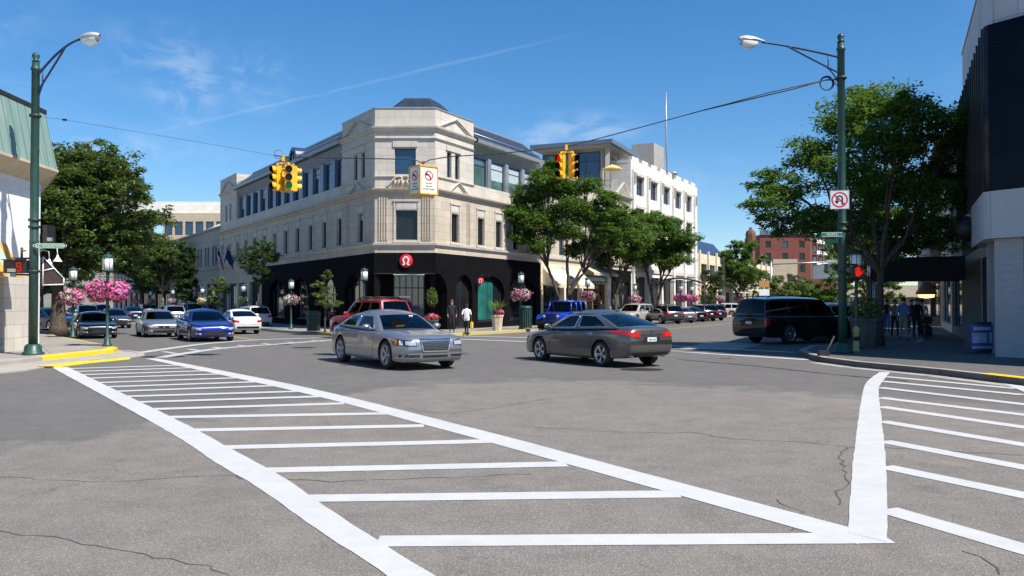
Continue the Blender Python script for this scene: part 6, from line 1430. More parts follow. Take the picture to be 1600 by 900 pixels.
def sedan_b():      # gunmetal saloon seen from behind
    p = dict(L=4.85, W=1.83, wheels=(-1.42, 1.38), r=.335, nose=.95, taper=.26, taper_r=.20, tpow=2.3,
             prof=[(-2.425, .52, .70, .80), (-2.40, .42, .84, .96), (-2.33, .33, .90, 1.04), (-2.15, .26, .92, 1.07), (-1.7, .22, .93, 1.06), (-1.0, .19, .92, 1.02), (0, .18, .89, .98), (.8, .18, .86, .95), (1.15, .19, .84, .94), (1.5, .20, .80, .90), (1.95, .20, .73, .82), (2.25, .20, .66, .74), (2.38, .24, .58, .66), (2.425, .32, .50, .56)],
             cab=dict(xf0=1.22, xf1=.22, xr0=-1.98, xr1=-.88, w0=.862, w1=.62, z0=.915, z1=1.395, crown=.075, bow=.20, bowr=.18, rise=.10, bulge=.06, bulge_r=.07, rh0=.12), trim='chrome')
    c = Car(p); t = thing('grey_sedan', (0, 0, 0)); c.body(t, 'car_gunmetal'); c.cabin(t, 'car_gunmetal', 'car_glass')
    finish_car(c, t, 'car_gunmetal', dict(seats='seat_dark', rim='rim_silver', spokes=5, twin=True, big=True, handle_mat='chrome', handles=((-.02, .84), (-.98, .87)),
        seams=([(.85, .86), (.88, .34), (.80, .26)], [(-.18, .90), (-.14, .28)], [(-1.22, .93), (-1.05, .66), (-.98, .5)], [(.85, .27), (-.95, .27)])))
    x = -2.42
    for sg in (1, -1):
        d = (.8, -sg*.55, 0)
        g = MB(); c.decal(g, [(-2.42, sg*.38, .905), (-1.95, sg*.93, .985), (-1.9, sg*.93, .905), (-2.42, sg*.40, .785)], d, .010, 12, m=8); h = g.build('tail_light', 'lamp_red', t, uv=False)
        g = MB(); c.decal(g, [(-2.4, sg*.45, .89), (-2.35, sg*.62, .90), (-2.35, sg*.62, .81), (-2.4, sg*.46, .81)], d, .015, 5); g.build('brake_lamp', 'lit_brake', h, uv=False)
        g = MB(); c.decal(g, [(-2.3, sg*.60, .545), (-2.1, sg*.88, .55), (-2.1, sg*.88, .525), (-2.3, sg*.60, .52)], d, .010, 6, m=1); g.build('reflector', 'lamp_red', t, uv=False)
        g = MB(); g.lathe([(.045, -.05), (.05, .02), (.038, .02), (.036, -.04)], (-2.40, sg*.56, .295), 14, axis='X'); g.xf(Matrix.Translation((-2.27, sg*.0, 0)) @ Matrix.Rotation(math.pi, 4, 'Z') @ Matrix.Translation((2.40, 0, 0))); g.build('exhaust_tip', 'chrome', t, uv=False)
        g = MB(); c.decal(g, [(2.4, sg*.40, .70), (1.95, sg*.88, .79), (1.95, sg*.9, .67), (2.4, sg*.42, .60)], (-.8, -sg*.55, 0), .008, 8); g.build('headlight', 'lamp_clear', t, uv=False)
    g = MB(); c.decal(g, [(x, -.27, .80), (x, .27, .80), (x, .27, .665), (x, -.27, .665)], (1, 0, 0), .004, 6); c.decal(g, [(x, -.42, .865), (x, .42, .865), (x, .42, .845), (x, -.42, .845)], (1, 0, 0), .006, 8, m=1); g.build('plate_recess', 'plastic_black', t, uv=False)
    g = MB(); c.decal(g, [(x, -.155, .785), (x, .155, .785), (x, .155, .68), (x, -.155, .68)], (1, 0, 0), .014, 3); pl_ = g.build('number_plate', 'plate', t, uv=False)
    g = MB()
    for i in range(6): y = -.12+.042*i; c.decal(g, [(x, y, .755), (x, y+.022, .755), (x, y+.022, .705), (x, y, .705)], (1, 0, 0), .018, 1, thick=.002)
    g.build('plate_characters', 'plate_ink', pl_, uv=False)
    g = MB(); c.decal(g, [(x, -.62, .40), (x, .62, .40), (x, .58, .30), (x, -.58, .30)], (1, 0, 0), .008, 12); c.decal(g, [(x, -.035, .945), (x, .035, .945), (x, .035, .915), (x, -.035, .915)], (1, 0, 0), .01, 2); g.build('rear_diffuser', 'plastic_black', t, uv=False)
    g = MB()
    for (y0, y1, z) in ((-.72, .72, .60),): c.decal(g, [(x, y0, z), (x, y1, z), (x, y1, z+.008), (x, y0, z+.008)], (1, 0, 0), .002, 14, m=1, thick=.003)
    for sg in (1, -1):
        c.decal(g, [(x, sg*.70, .61), (x, sg*.708, .61), (x, sg*.708, 1.0), (x, sg*.70, 1.0)], (1, 0, 0), .002, 1, m=8, thick=.003)
    g.build('boot_seam', 'plastic_black', t, uv=False)
    g = MB(); q = Vector((-1.0, 0, 1.46)); g.add([q+Vector((.09, 0, -.015)), q+Vector((-.10, .03, -.02)), q+Vector((-.10, -.03, -.02)), q+Vector((-.08, 0, .06))], [(0, 1, 3), (0, 3, 2), (1, 2, 3), (0, 2, 1)], 0, True); g.build('roof_antenna', 'car_gunmetal', t)
    return t
def generic(name, paint, L, W, H, kind, rim='rim_silver', spokes=5, gmat='car_glass', **kw):
    """smaller traffic: sedan / suv / wagon built from the same lofts"""
    hl = L/2; r = kw.get('r', .33 if kind == 'sedan' else .37); wb = kw.get('wb', L*.575); wf = hl-L*.185; wr = wf-wb; s = H/1.46
    if kind == 'sedan':
        prof = [(-hl, .42, .66, .78), (-hl+.04, .32, .80, .94), (-hl+.12, .26, .86, 1.0), (-hl+.4, .22, .90, 1.02), (wr, .20, .91, 1.01), (0, .18, .88, .96), (hl-1.45, .18, .86, .93), (hl-1.0, .19, .82, .89), (hl-.45, .20, .75, .80), (hl-.15, .21, .68, .74), (hl-.03, .25, .60, .66), (hl, .32, .52, .57)]
        cab = dict(xf0=hl-1.28, xf1=hl-2.15, xr0=-hl+.55, xr1=-hl+1.5, w0=W*.468, w1=W*.345, z0=.905, z1=H-.085, crown=.07, bow=.18, bowr=.15, rise=.07)
    else:
        b = H*.60; gh = kw.get('gh', .20)
        prof = [(-hl, .45, b*.80, b*.92), (-hl+.04, .36, b*.93, b*.99), (-hl+.14, .30, b*.97, b*1.02), (-hl+.6, .26, b*.97, b*1.02), (0, .25, b*.95, b*1.0), (hl-1.3, .25, b*.93, b*.985), (hl-.9, .25, b*.91, b*.97), (hl-.4, .25, b*.86, b*.92), (hl-.13, .27, b*.78, b*.86), (hl-.03, .32, b*.70, b*.78), (hl, .40, b*.60, b*.68)]
        cab = dict(xf0=hl-kw.get('hood', 1.15), xf1=hl-kw.get('hood', 1.15)-.68, xr0=-hl+.06, xr1=-hl+kw.get('rr', .42), w0=W*.455, w1=W*.38, z0=b*.975, z1=H-.09, crown=.06, bow=.12, bowr=.08, rise=.03, wins=[(.05, .30), (.34, .60), (.64, .92)], tb=[0, .05, .18, .30, .34, .47, .60, .64, .78, .92, .96, 1.0], bulge_r=.02)
    p = dict(L=L, W=W, wheels=(wr, wf), r=r, nose=.8, taper=.24 if kind == 'sedan' else .15, taper_r=.18 if kind == 'sedan' else .08, tpow=2.6, prof=prof, cab=cab)
    c = Car(p); t = thing(name, (0, 0, 0)); c.body(t, paint); c.cabin(t, paint, gmat)
    b = .88 if kind == 'sedan' else H*.58
    finish_car(c, t, paint, dict(rim=rim, spokes=spokes, twin=kw.get('twin', False), big=kw.get('big', False), seats='seat_dark' if kw.get('seats') else None, handles=((.05, b*.97), (-.95, b*.98)), seams=([(hl-1.55, b), (hl-1.52, .32)], [(-.2, b), (-.18, .30)], [(wr+.18, b), (wr+.30, .55)])))
    fz = prof[-2][3]
    for sg in (1, -1):
        d = (-.85, -sg*.45, 0); z = fz-.02; g = MB(); c.decal(g, [(hl, sg*W*.30, z-.02), (hl-.4, sg*W*.47, z+.05), (hl-.4, sg*W*.48, z-.06), (hl, sg*W*.31, z-.11)], d, .008, 7); g.build('headlight', 'lamp_clear', t, uv=False)
        d = (.85, -sg*.45, 0); z = prof[1][2]; g = MB()
        if kw.get('tall_tail'): c.decal(g, [(-hl, sg*W*.41, z+.06), (-hl+.15, sg*W*.485, z+.06), (-hl+.15, sg*W*.485, z-.34), (-hl, sg*W*.41, z-.34)], d, .008, 7)
        else: c.decal(g, [(-hl, sg*W*.27, z+.0), (-hl+.25, sg*W*.48, z+.06), (-hl+.25, sg*W*.48, z-.08), (-hl, sg*W*.28, z-.14)], d, .008, 7)
        g.build('tail_light', 'lit_tail' if kw.get('braking') else 'lamp_red', t, uv=False)
        g = MB(); c.decal(g, [(hl, sg*W*.30, .40), (hl-.2, sg*W*.42, .41), (hl-.2, sg*W*.42, .34), (hl, sg*W*.30, .33)], (-.85, -sg*.45, 0), .006, 4); g.build('fog_lamp', 'lamp_clear', t, uv=False)
    gz = fz-.04; gh = .13 if kind == 'sedan' else .2; g = MB()
    if kw.get('kidney'):
        for sg in (1, -1): c.decal(g, [(hl, sg*.03, gz+.01), (hl, sg*.27, gz+.01), (hl, sg*.24, gz-.13), (hl, sg*.03, gz-.13)], (-1, 0, 0), .01, 5)
    elif kw.get('nogrille'): c.decal(g, [(hl, -.36, gz-.14), (hl, .36, gz-.14), (hl, .33, gz-.26), (hl, -.33, gz-.26)], (-1, 0, 0), .008, 6)
    else: c.decal(g, [(hl, -.40, gz), (hl, .40, gz), (hl, .36, gz-gh), (hl, -.36, gz-gh)], (-1, 0, 0), .01, 6)
    c.decal(g, [(hl, -.55, .38), (hl, .55, .38), (hl, .5, .27), (hl, -.5, .27)], (-1, 0, 0), .006, 8); g.build('grille', 'plastic_black', t, uv=False)
    g = MB(); z = prof[1][2]-.16; c.decal(g, [(-hl, -.16, z), (-hl, .16, z), (-hl, .16, z-.10), (-hl, -.16, z-.10)], (1, 0, 0), .012, 3); g.build('number_plate', 'plate', t, uv=False)
    g = MB(); c.decal(g, [(-hl, -.66, .46), (-hl, .66, .46), (-hl, .6, .34), (-hl, -.6, .34)], (1, 0, 0), .006, 8); g.build('rear_bumper_insert', 'plastic_black', t, uv=False)
    if kind != 'sedan' and kw.get('rails', True):
        g = MB(); ck = cab
        for sg in (1, -1):
            pts = [c.pt_side(u, 1, sg)+Vector((0, -sg*.06, .06+(.05 if 0 < i < 5 else .0))) for i, u in enumerate((.04, .08, .3, .6, .86, .92))]; g.tube(pts, .022, 6)
        if kw.get('bars'):
            for u in (.3, .72): a = c.pt_side(u, 1, 1)+Vector((0, .02, .14)); b_ = c.pt_side(u, 1, -1)+Vector((0, -.02, .14)); g.tube([a, b_], .03, 8); [g.tube([q, q+Vector((0, 0, -.12))], .035, 8) for q in (a, b_)]
        g.build('roof_rack', kw.get('rackmat', 'plastic_black'), t)
    return t
def offroader():
    t = thing('blue_off_roader', (0, 0, 0)); P_ = 'car_blue'; g = MB(); r = .40; wx = (-1.45, 1.45)
    g.box(-2.0, .62, -.78, .78, .52, 1.16); g.box(.62, 1.85, -.60, .60, .55, 1.10); g.add([Vector(q) for q in ((.62, -.70, 1.14), (.62, .70, 1.14), (1.9, .56, 1.06), (1.9, -.56, 1.06), (.62, -.72, .9), (.62, .72, .9), (1.9, .60, .9), (1.9, -.60, .9))], [(0, 3, 2, 1), (4, 5, 6, 7), (0, 4, 7, 3), (1, 2, 6, 5), (2, 3, 7, 6), (0, 1, 5, 4)]); g.build('body', P_, t, bevel=.035)
    for sg in (1, -1):
        for w in wx:
            f = MB(); pts = [(w-.58, .74), (w-.50, .90), (w-.32, .985), (w+.32, .985), (w+.50, .90), (w+.58, .70)]; rows = [[Vector((x, sg*y, z+dz)) for x, z in pts] for y, dz in ((.62, .02), (.90, 0), (.94, -.05), (.93, -.09))]; f.grid(rows, smooth=False); f.build('fender', P_ if w > 0 else 'plastic_black', t)
            wheel(t, w, sg*.80, r, .25, 'rim_silver', 5, sg)
    g = MB(); g.box(1.9, 1.96, -.58, .58, .58, 1.08); gr = g.build('grille_panel', P_, t, bevel=.02)
    for i in range(7): g = MB(); y = -.27+.09*i; g.box(1.955, 1.968, y-.022, y+.022, .68, 1.02); g.build('grille_slot', 'plastic_black', gr)
    for sg in (1, -1): g = MB(); g.lathe([(.10, 0), (.10, .03), (.05, .05)], (1.955, sg*.44, .87), 18, axis='X'); g.build('headlight', 'lamp_clear', t)
    g = MB(); g.box(1.98, 2.20, -.88, .88, .44, .62); g.box(-2.22, -2.02, -.85, .85, .46, .64); g.box(-1.9, 1.8, -.7, .7, .34, .50); g.build('bumper', 'plastic_black', t, bevel=.03)
    # hardtop frame with upright glass
    g = MB(); z0, z1 = 1.16, 1.78; xb, xf0, xf1 = -1.98, .62, .36
    g.grid([[Vector((x, y, z1+.05*(1-(y/.7)**2))) for y in (-.70, -.35, 0, .35, .70)] for x in (xb, -1, 0, xf1)], smooth=True)
    def strip_(a, b, w): g.tube([a, b], w, 6)
    for sg in (1, -1):
        for x in (xb+.03, -1.15, -.35): strip_((x, sg*.75, z0), (x, sg*.69, z1), .05)
        strip_((xf0, sg*.75, z0), (xf1, sg*.69, z1), .045); strip_((xb, sg*.70, z1), (xf1, sg*.70, z1), .045)
    strip_((xf1, -.70, z1), (xf1, .70, z1), .045); strip_((xb, -.70, z1), (xb, .70, z1), .05); g.build('hardtop', P_, t)
    for a, b, c_, d_, nm in (((xf0, -.73, z0), (xf0, .73, z0), (xf1, .68, z1), (xf1, -.68, z1), 'windscreen'), ((xb, -.73, z0), (xb, .73, z0), (xb, .68, z1), (xb, -.68, z1), 'rear_window'), ((xb, .75, z0), (xf0, .75, z0), (xf1, .69, z1), (xb, .69, z1), 'side_window'), ((xb, -.75, z0), (xf0, -.75, z0), (xf1, -.69, z1), (xb, -.69, z1), 'side_window')):
        q4 = [Vector(q) for q in (a, b, c_, d_)]; n_ = (q4[2]-q4[0]).cross(q4[3]-q4[1])
        if n_.dot(sum(q4, Vector())/4-Vector((-.7, 0, 1.2))) < 0: q4 = q4[::-1]
        g = MB(); g.poly(q4); g.build(nm, 'car_glass_dark', t)
    g = MB(); g.box(-1.9, .5, -.7, .7, 1.1, 1.18); g.build('interior', 'interior', t)
    for sg in (1, -1): g = MB(); g.box(.42, .52, sg*.95-.11, sg*.95+.11, 1.16, 1.34); g.tube([(.48, sg*.76, 1.2), (.48, sg*.9, 1.22)], .02, 6); g.build('wing_mirror', 'plastic_black', t, bevel=.02)
    g = MB(); m = MB(); m.lathe([(.37, 0), (.37, .22), (.2, .24)], (0, 0, 0), 24, axis='X'); m.xf(Matrix.Translation((-2.04, 0, 1.02)) @ Matrix.Rotation(math.pi, 4, 'Z')); g.merge(m); g.build('spare_wheel', 'tire', t)
    return t
def place_car(t, px, py, hd, label, cat='car', sc=1., z=0, group='cars in the streets', xy=None):
    """hd = heading in degrees clockwise from straight away (+Y)"""
    q = G(px, py) if xy is None else Vector(xy+(0,)); t.location = (q.x, q.y, z); t.rotation_euler = (0, 0, R(90-hd)); t.scale = (sc,)*3; tag(t, label, cat, group); return t
def again(t, px, py, hd, label, paint=None, sc=1., cat='car', xy=None, group='cars in the streets'):
    old = [m.name for c in t.children for m in c.data.materials if m and m.name.startswith('car_') and 'glass' not in m.name][0]
    o = dup(t, (0, 0, 0), 0, label, None, 1, {old: paint} if paint else None); return place_car(o, px, py, hd, label, cat, sc, 0, group, xy)
random.seed(3)
place_car(sedan_a(), 0, 0, 147, 'silver saloon with chrome grille turning towards the viewer in the middle of the junction', xy=(-3.28, 22.9))
place_car(sedan_b(), 0, 0, -33, 'dark grey saloon seen from behind with one brake light glowing, crossing the junction', xy=(2.30, 23.6))
c1 = place_car(generic('silver_sedan', 'car_silver', 4.6, 1.82, 1.44, 'sedan', kidney=True, seats=True, gmat='car_glass_dark'), 246, 525, 149, 'silver saloon with twin oval grille waiting left of the blue hatchback', sc=.93)
c2 = place_car(generic('blue_hatchback', 'car_deepblue', 4.9, 1.93, 1.45, 'sedan', nogrille=True, seats=True, gmat='car_glass'), 319, 531, 149, 'shiny deep blue hatchback at the head of the left street', sc=.96)
again(c1, 371, 520.5, -33, 'white saloon seen from behind, right of the blue hatchback', 'car_white', .92)
sv = place_car(generic('white_suv', 'car_white', 4.6, 1.86, 1.68, 'suv', gmat='car_glass_dark'), 392, 512, -35, 'white estate car with red tail lights just beyond the white saloon', 'suv', .88)
again(c2, 146, 527, 146, 'black car parked nose-out beside the big left tree', 'car_black', .86)
again(c1, 178, 512, 146, 'dark car mostly hidden behind the black parked car and lantern post', 'car_char', .9)
again(c1, 206, 502, -33, 'navy saloon with red tail lights farther up the left street', 'car_navy', .92)
again(sv, 228, 496, -33, 'small dark car beyond the navy saloon up the left street', 'car_black', .9)
again(sv, 266, 507, -33, 'silver estate directly behind the silver saloon with oval grille', 'car_silver', .9, 'suv')
again(sv, 301, 500, 147, 'white van-like car behind the roof of the blue hatchback', 'car_white', 1.0, 'suv')
again(c2, 300, 497, -33, 'red-tailed grey car glimpsed between the silver saloon and the blue hatchback', 'car_silver', .85)
again(c1, 78, 516, 120, 'blue-black car parked left of the big tree trunk', 'car_navy', .95); again(c1, 52, 514, 120, 'pale car parked behind the white brick shop corner', 'car_white', .95)
again(sv, 135, 505, 146, 'dark estate parked behind the black car by the left kerb', 'car_black', .9, 'suv'); again(c1, 120, 500, 146, 'grey car parked deep under the left trees', 'car_char', .9); again(sv, 160, 497, 146, 'dark blue car far along the left kerb under the trees', 'car_navy', .9, 'suv')
place_car(generic('red_suv', 'car_red', 4.75, 1.95, 1.93, 'suv', gmat='car_glass_dark', bars=True, hood=1.5, seats=True, rr=.30), 0, 0, -42, 'bright red tall estate with roof bars behind the silver saloon', 'suv', xy=(-6.6, 38.6), sc=.97)
place_car(offroader(), 880, 516, 206, 'bright blue boxy off-roader coming down the right-hand street', 'off-roader', .98)
tn = again(sv, 992, 505, 214, 'pale beige estate coming down the right-hand street behind the grey saloon', 'car_pale', .97, 'suv')
again(c1, 958, 497, 209, 'white car half hidden behind the beige estate', 'car_white', .95)
for px, pt, lab, k in ((1036, 'car_char', 'charcoal estate, nearest of the cars parked nose-in before the white building', sv), (1058, 'car_silver', 'silver car parked second from the near end before the white building', c1), (1077, 'car_black', 'black saloon parked third in the row before the white building', c1), (1093, 'car_black', 'black estate parked fourth in the row before the white building', sv), (1106, 'car_navy', 'navy estate parked last in the row before the white building', sv)):
    q = fr_.pt(fr_.tpx(px, 4.7), 4.7, 0); again(k, 0, 0, -18, lab, pt, .90, 'suv' if k is sv else 'car', (q.x, q.y), 'cars parked before the white building')
for px, pt, lab, k, hd_ in ((1131, 'car_white', 'white estate pulling out beyond the row of parked cars', sv, -62), (1148, 'car_silver', 'silver car behind the white estate on the far right-hand street', c1, -30), (1122, 'car_white', 'white saloon farthest along the parked row', c1, -25)):
    q = G(px, 494.5 if px == 1131 else 490); again(k, 0, 0, hd_, lab, pt, .95, 'car', (q.x, q.y))
bk_ = place_car(generic('black_suv', 'car_black', 5.5, 2.02, 1.93, 'suv', gmat='car_glass_dark', r=.41, tall_tail=True, big=True, rr=.22, hood=1.35, rim='rim_silver', seats=True), 0, 0, 60, 'large black off-road wagon parked nose-in under the right-hand tree', 'suv', xy=(12.0, 35.2))
again(sv, 0, 0, 55, 'pale estate parked beyond the large black wagon', 'car_white', 1.0, 'suv', (15.2, 39.6)); again(sv, 0, 0, 55, 'dark estate parked farther up beyond the pale one on the right', 'car_char', 1.0, 'suv', (17.0, 43.5)); again(c1, 0, 0, 55, 'silver car parked farther up on the right-hand side', 'car_silver', 1.0, 'car', (19.0, 47.5))
# ---------------------------------------------------------------- trees
def tree(name, loc, label, trunk_r, fork, clumps, n, leaf, seed, mat='leaf_locust', bark='bark', lean=(0, 0), flat=.62, limbs=5, group='street trees', stems=1):
    """trunk with limbs reaching every clump; leaves scattered through the clumps' volume"""
    random.seed(seed); t = thing(name, loc, label, 'tree', group); g = MB(); noise.seed_set(seed)
    C = [(Vector(c[:3]), c[3]) for c in clumps]; forks = []
    for sidx in range(stems):
        off = Vector((.0, 0, 0)); top = Vector((lean[0]+(sidx-(stems-1)/2)*fork*.42, lean[1]+random.uniform(-.1, .1), fork*(1.0+.25*(stems > 1))))
        pts = []; 
        for k in range(8):
            q = k/7; p = Vector((0, 0, 0)).lerp(top, q); p.x = top.x*q**1.2; p += Vector((random.uniform(-1, 1), random.uniform(-1, 1), 0))*.035*fork*q*.35; pts.append(p)
        g.tube(pts, [trunk_r*(1.35 if k == 0 else 1.0-.45*k/7)*(1 if stems == 1 else .8) for k in range(8)], 10); forks.append((top, pts))
    # main limbs: cluster centres grouped by angle
    cx = sum((c for c, r in C), Vector())/len(C); groups = [[] for _ in range(limbs)]
    for c, r in C: groups[int((math.atan2(c.y-cx.y, c.x-cx.x)+math.pi)/(2*math.pi+1e-6)*limbs)].append((c, r))
    for gr in groups:
        if not gr: continue
        m = sum((c for c, r in gr), Vector())/len(gr); f = min(forks, key=lambda q: (q[0]-m).length)[0]; f = f+Vector((0, 0, -random.uniform(0, .25)*fork*.4)); hub = f.lerp(m, .48)+Vector((0, 0, -.12*(m-f).length))
        def limb(a, b, r0, r1, n_=6, wob=.07):
            d = (b-a).length; pp = []
            for k in range(n_+1): q = k/n_; p = a.lerp(b, q)+Vector((0, 0, .10*d*math.sin(math.pi*q))); p += Vector([random.uniform(-1, 1)*wob*d*.35*math.sin(math.pi*q) for _ in range(3)]); pp.append(p)
            g.tube(pp, [r0+(r1-r0)*k/n_ for k in range(n_+1)], 6); return pp
        limb(f, hub, trunk_r*.50, trunk_r*.33)
        for c, r in gr:
            lp = limb(hub, c, trunk_r*.26, trunk_r*.08)
            for _ in range(3):
                d = Vector((random.gauss(0, 1), random.gauss(0, 1), random.gauss(0, .4))).normalized(); limb(lp[random.choice((3, 4, 5))], c+Vector((d.x*r, d.y*r, d.z*r*flat))*.85, trunk_r*.09, .012, 4)
    g.build('trunk', bark, t, uv=False)
    vol = [r**2 for c, r in C]; tot = sum(vol); vs = []; fs = []
    for (c, r), v in zip(C, vol):
        m = int(n*v/tot); subs = []
        for _ in range(max(5, int(m/55))):
            d = Vector((random.gauss(0, 1), random.gauss(0, 1), random.gauss(0, 1))).normalized()*random.random()**.4; subs.append(c+Vector((d.x*r, d.y*r, d.z*r*flat)))
        for i in range(m):
            sct = subs[i % len(subs)]; rs = .30*r
            p = sct+Vector((random.gauss(0, rs*.55), random.gauss(0, rs*.55), random.gauss(0, rs*.30)))
            a = Vector((random.gauss(0, 1), random.gauss(0, 1), random.gauss(0, .45))).normalized(); nrm = Vector((random.gauss(0, .55), random.gauss(0, .55), 1)).normalized(); b = a.cross(nrm).normalized(); s = leaf*random.uniform(.6, 1.35); dr = Vector((0, 0, -s*.3*random.random()))
            k = len(vs); vs += [p-a*s, p+b*s*.42, p+a*s+dr, p-b*s*.42]; fs.append((k, k+1, k+2, k+3))
    me = bpy.data.meshes.new('crown'); me.from_pydata([tuple(q) for q in vs], [], fs); me.materials.append(MATS[mat]); o = bpy.data.objects.new('crown', me); COL.objects.link(o); o.parent = t
    return t
def crown(cx, cy, z0, z1, rx, ry, n, rmin, rmax, seed, shape=1.0):
    random.seed(seed); out = []; tries = 0; zc = (z0+z1)/2; rz = (z1-z0)/2
    while len(out) < n and tries < 4000:
        tries += 1; d = Vector((random.gauss(0, 1), random.gauss(0, 1), random.gauss(0, 1))).normalized()*random.uniform(.30, .84)
        w = 1.0-(.25*max(0, d.z) if shape else 0); p = Vector((cx+d.x*rx*w, cy+d.y*ry*w, zc+d.z*rz)); r = random.uniform(rmin, rmax)
        if all((p-Vector(q[:3])).length > (r+q[3])*.50 for q in out): out.append((p.x, p.y, p.z, r))
    return out
def oncentral(px, d):
    q = fr_.pt(fr_.tpx(px, d), d, .15); return (q.x, q.y, .15)
def onleft(px, d):
    q = fl.pt(fl.tpx(px, d), d, .15); return (q.x, q.y, .15)
# the big honey locust on the right pavement
rt = (13.0, 29.6, .15)
cl_ = [(-.9, 0, 8.2, 1.25), (.6, .3, 8.7, 1.2), (1.9, -.3, 8.0, 1.2), (-.2, -.9, 7.2, 1.3), (1.0, .9, 7.1, 1.3), (-2.2, .5, 6.9, 1.1), (-1.6, -1.0, 5.9, 1.15), (-3.1, .2, 5.6, 1.0), (-4.0, -.3, 5.0, .85), (-3.3, .6, 4.4, .8), (-2.3, -.4, 4.4, 1.0), (.1, .2, 5.6, 1.2), (1.5, -.6, 5.4, 1.1), (2.3, .6, 6.3, 1.1), (2.9, .2, 7.3, .95), (3.4, -.2, 8.1, .6), (2.7, .3, 3.9, .9), (3.3, .2, 5.3, .9), (1.3, .9, 3.5, .8), (3.0, .9, 6.4, .8), (-.9, 1.2, 4.6, 1.0), (.9, .8, 4.2, .9), (2.0, .2, 4.4, .9), (-.2, 1.0, 9.1, .7), (-3.6, .9, 6.0, .7), (.4, -1.4, 8.2, .8)]
tree('honey_locust', rt, 'big spreading honey locust on the right sidewalk behind the no-U-turn sign', .20, 2.7, cl_, 60000, .085, 5, lean=(.15, 0), limbs=7, flat=.62)
tree('honey_locust', (18.6, 42, .15), 'smaller bright green tree behind the big right-hand tree', .15, 2.5, crown(0, 0, 2.8, 8.6, 2.6, 2.6, 14, .8, 1.2, 8), 11000, .11, 12)
tree('honey_locust', (24, 56, .15), 'tree farther up the right sidewalk above the parked cars', .15, 2.6, crown(0, 0, 3.0, 9.0, 3, 3, 12, .9, 1.3, 9), 7000, .14, 13)
tree('honey_locust', (34, 80, .15), 'far tree at the end of the right sidewalk', .15, 2.6, crown(0, 0, 2.6, 8.0, 3.4, 3.4, 12, 1, 1.5, 19), 5000, .19, 23)
# left maples
tree('maple_tree', (-21.9, 40.2, .15), 'massive dark maple at the left kerb, nearest the white brick shop', .40, 2.6, crown(.55, .8, 2.8, 9.7, 4.1, 4.2, 56, .8, 1.45, 3), 62000, .125, 31, 'leaf_maple', flat=.75, limbs=8)
tree('maple_tree', onleft(222, 2.6), 'second maple up the left street, on the far side beyond the silver saloon', .30, 2.4, crown(0, 0, 2.5, 11.2, 4.2, 3.8, 38, 1.1, 1.6, 4), 24000, .20, 32, 'leaf_maple', flat=.75, limbs=6)
tree('maple_tree', onleft(254, 2.6), 'maple with a pale trunk up the left street, nearer than the second maple', .18, 2.6, crown(0, 0, 2.6, 8.2, 3.0, 3.0, 24, .9, 1.3, 6), 15000, .16, 33, 'leaf_maple', 'bark_pale', flat=.75)
tree('maple_tree', (-39.5, 62, .15), 'maple filling the gap behind the two big left trees', .25, 2.4, crown(0, 0, 2.2, 9.0, 4.5, 4, 24, 1.1, 1.7, 16), 9000, .2, 36, 'leaf_dark', flat=.8)
tree('maple_tree', (-52, 92, .15), 'far maple closing the left street below the crowns', .25, 2.4, crown(0, 0, 1.6, 8.0, 6, 4, 24, 1.3, 2.0, 26), 7000, .3, 37, 'leaf_dark', flat=.8)
tree('narrow_tree', onleft(291, 3.0), 'narrow column-shaped tree against the grey stone shop row', .11, 1.5, [(0, 0, 2.0+.55*k, .95-.05*abs(k-3)) for k in range(9)], 8500, .13, 41, 'leaf_dark', flat=.9, limbs=3)
tree('small_street_tree', onleft(404, 3.0), 'small round-headed tree against the black tiled wall', .08, 2.6, [(.0, 0, 3.6, .8), (-.7, .1, 4.6, .85), (.6, -.1, 4.7, .85), (.1, .3, 5.2, .7), (-.2, -.4, 4.1, .8), (1.0, .2, 4.4, .55), (-1.0, -.1, 4.1, .5), (.1, 0, 3.0, .5)], 6500, .085, 42, 'leaf_dark', limbs=4, flat=.75)
tree('young_tree', tuple(P(508, 500, 42.8).xy)+(.15,), 'slim young tree beside the green litter bin', .045, 1.2, [(0, 0, 2.9, .35), (-.25, 0, 2.45, .42), (.1, .1, 2.1, .45), (-.25, 0, 1.75, .45), (.3, 0, 1.6, .40), (.55, .1, 1.5, .3), (-.1, -.1, 1.45, .4)], 2600, .065, 43, 'leaf_young', limbs=3, flat=.9)
tree('shrub_tree', onleft(341, 3.1), 'small leafy tree behind the blue hatchback roof', .05, .9, [(0, 0, 1.6, .6), (-.5, .1, 2.2, .6), (.4, 0, 2.5, .6), (0, .1, 3.1, .55)], 3000, .09, 44, 'leaf_young', limbs=3, flat=.9)
# right-hand street, central side
tree('honey_locust', oncentral(880, 2.9), 'forked honey locust in front of the cream building behind the blue off-roader', .23, 1.5, [(-3.0, -.2, 7.2, 1.1), (-2.1, .6, 8.6, 1.2), (-2.7, -.2, 5.9, 1.0), (-1.0, -.4, 9.4, 1.2), (-1.2, .4, 7.3, 1.3), (.2, .5, 8.8, 1.2), (.9, -.4, 7.6, 1.3), (2.1, .3, 7.0, 1.2), (2.9, 0, 6.1, .95), (-.4, 0, 10.3, .9), (-1.6, -.6, 5.2, .9), (.3, -.7, 6.2, 1.1), (1.6, .6, 5.3, .9), (-2.9, .6, 8.0, .8), (3.3, .4, 5.2, .6), (-.6, 1.2, 6.2, 1.0), (3.6, .2, 7.0, .9), (2.7, -.4, 8.2, .9), (1.6, .2, 9.1, .9), (.8, .8, 4.9, .8), (-2.0, -.6, 6.6, 1.0), (4.2, .4, 6.0, .8)], 62000, .10, 51, lean=(.0, 0), stems=2, limbs=6, flat=.6)
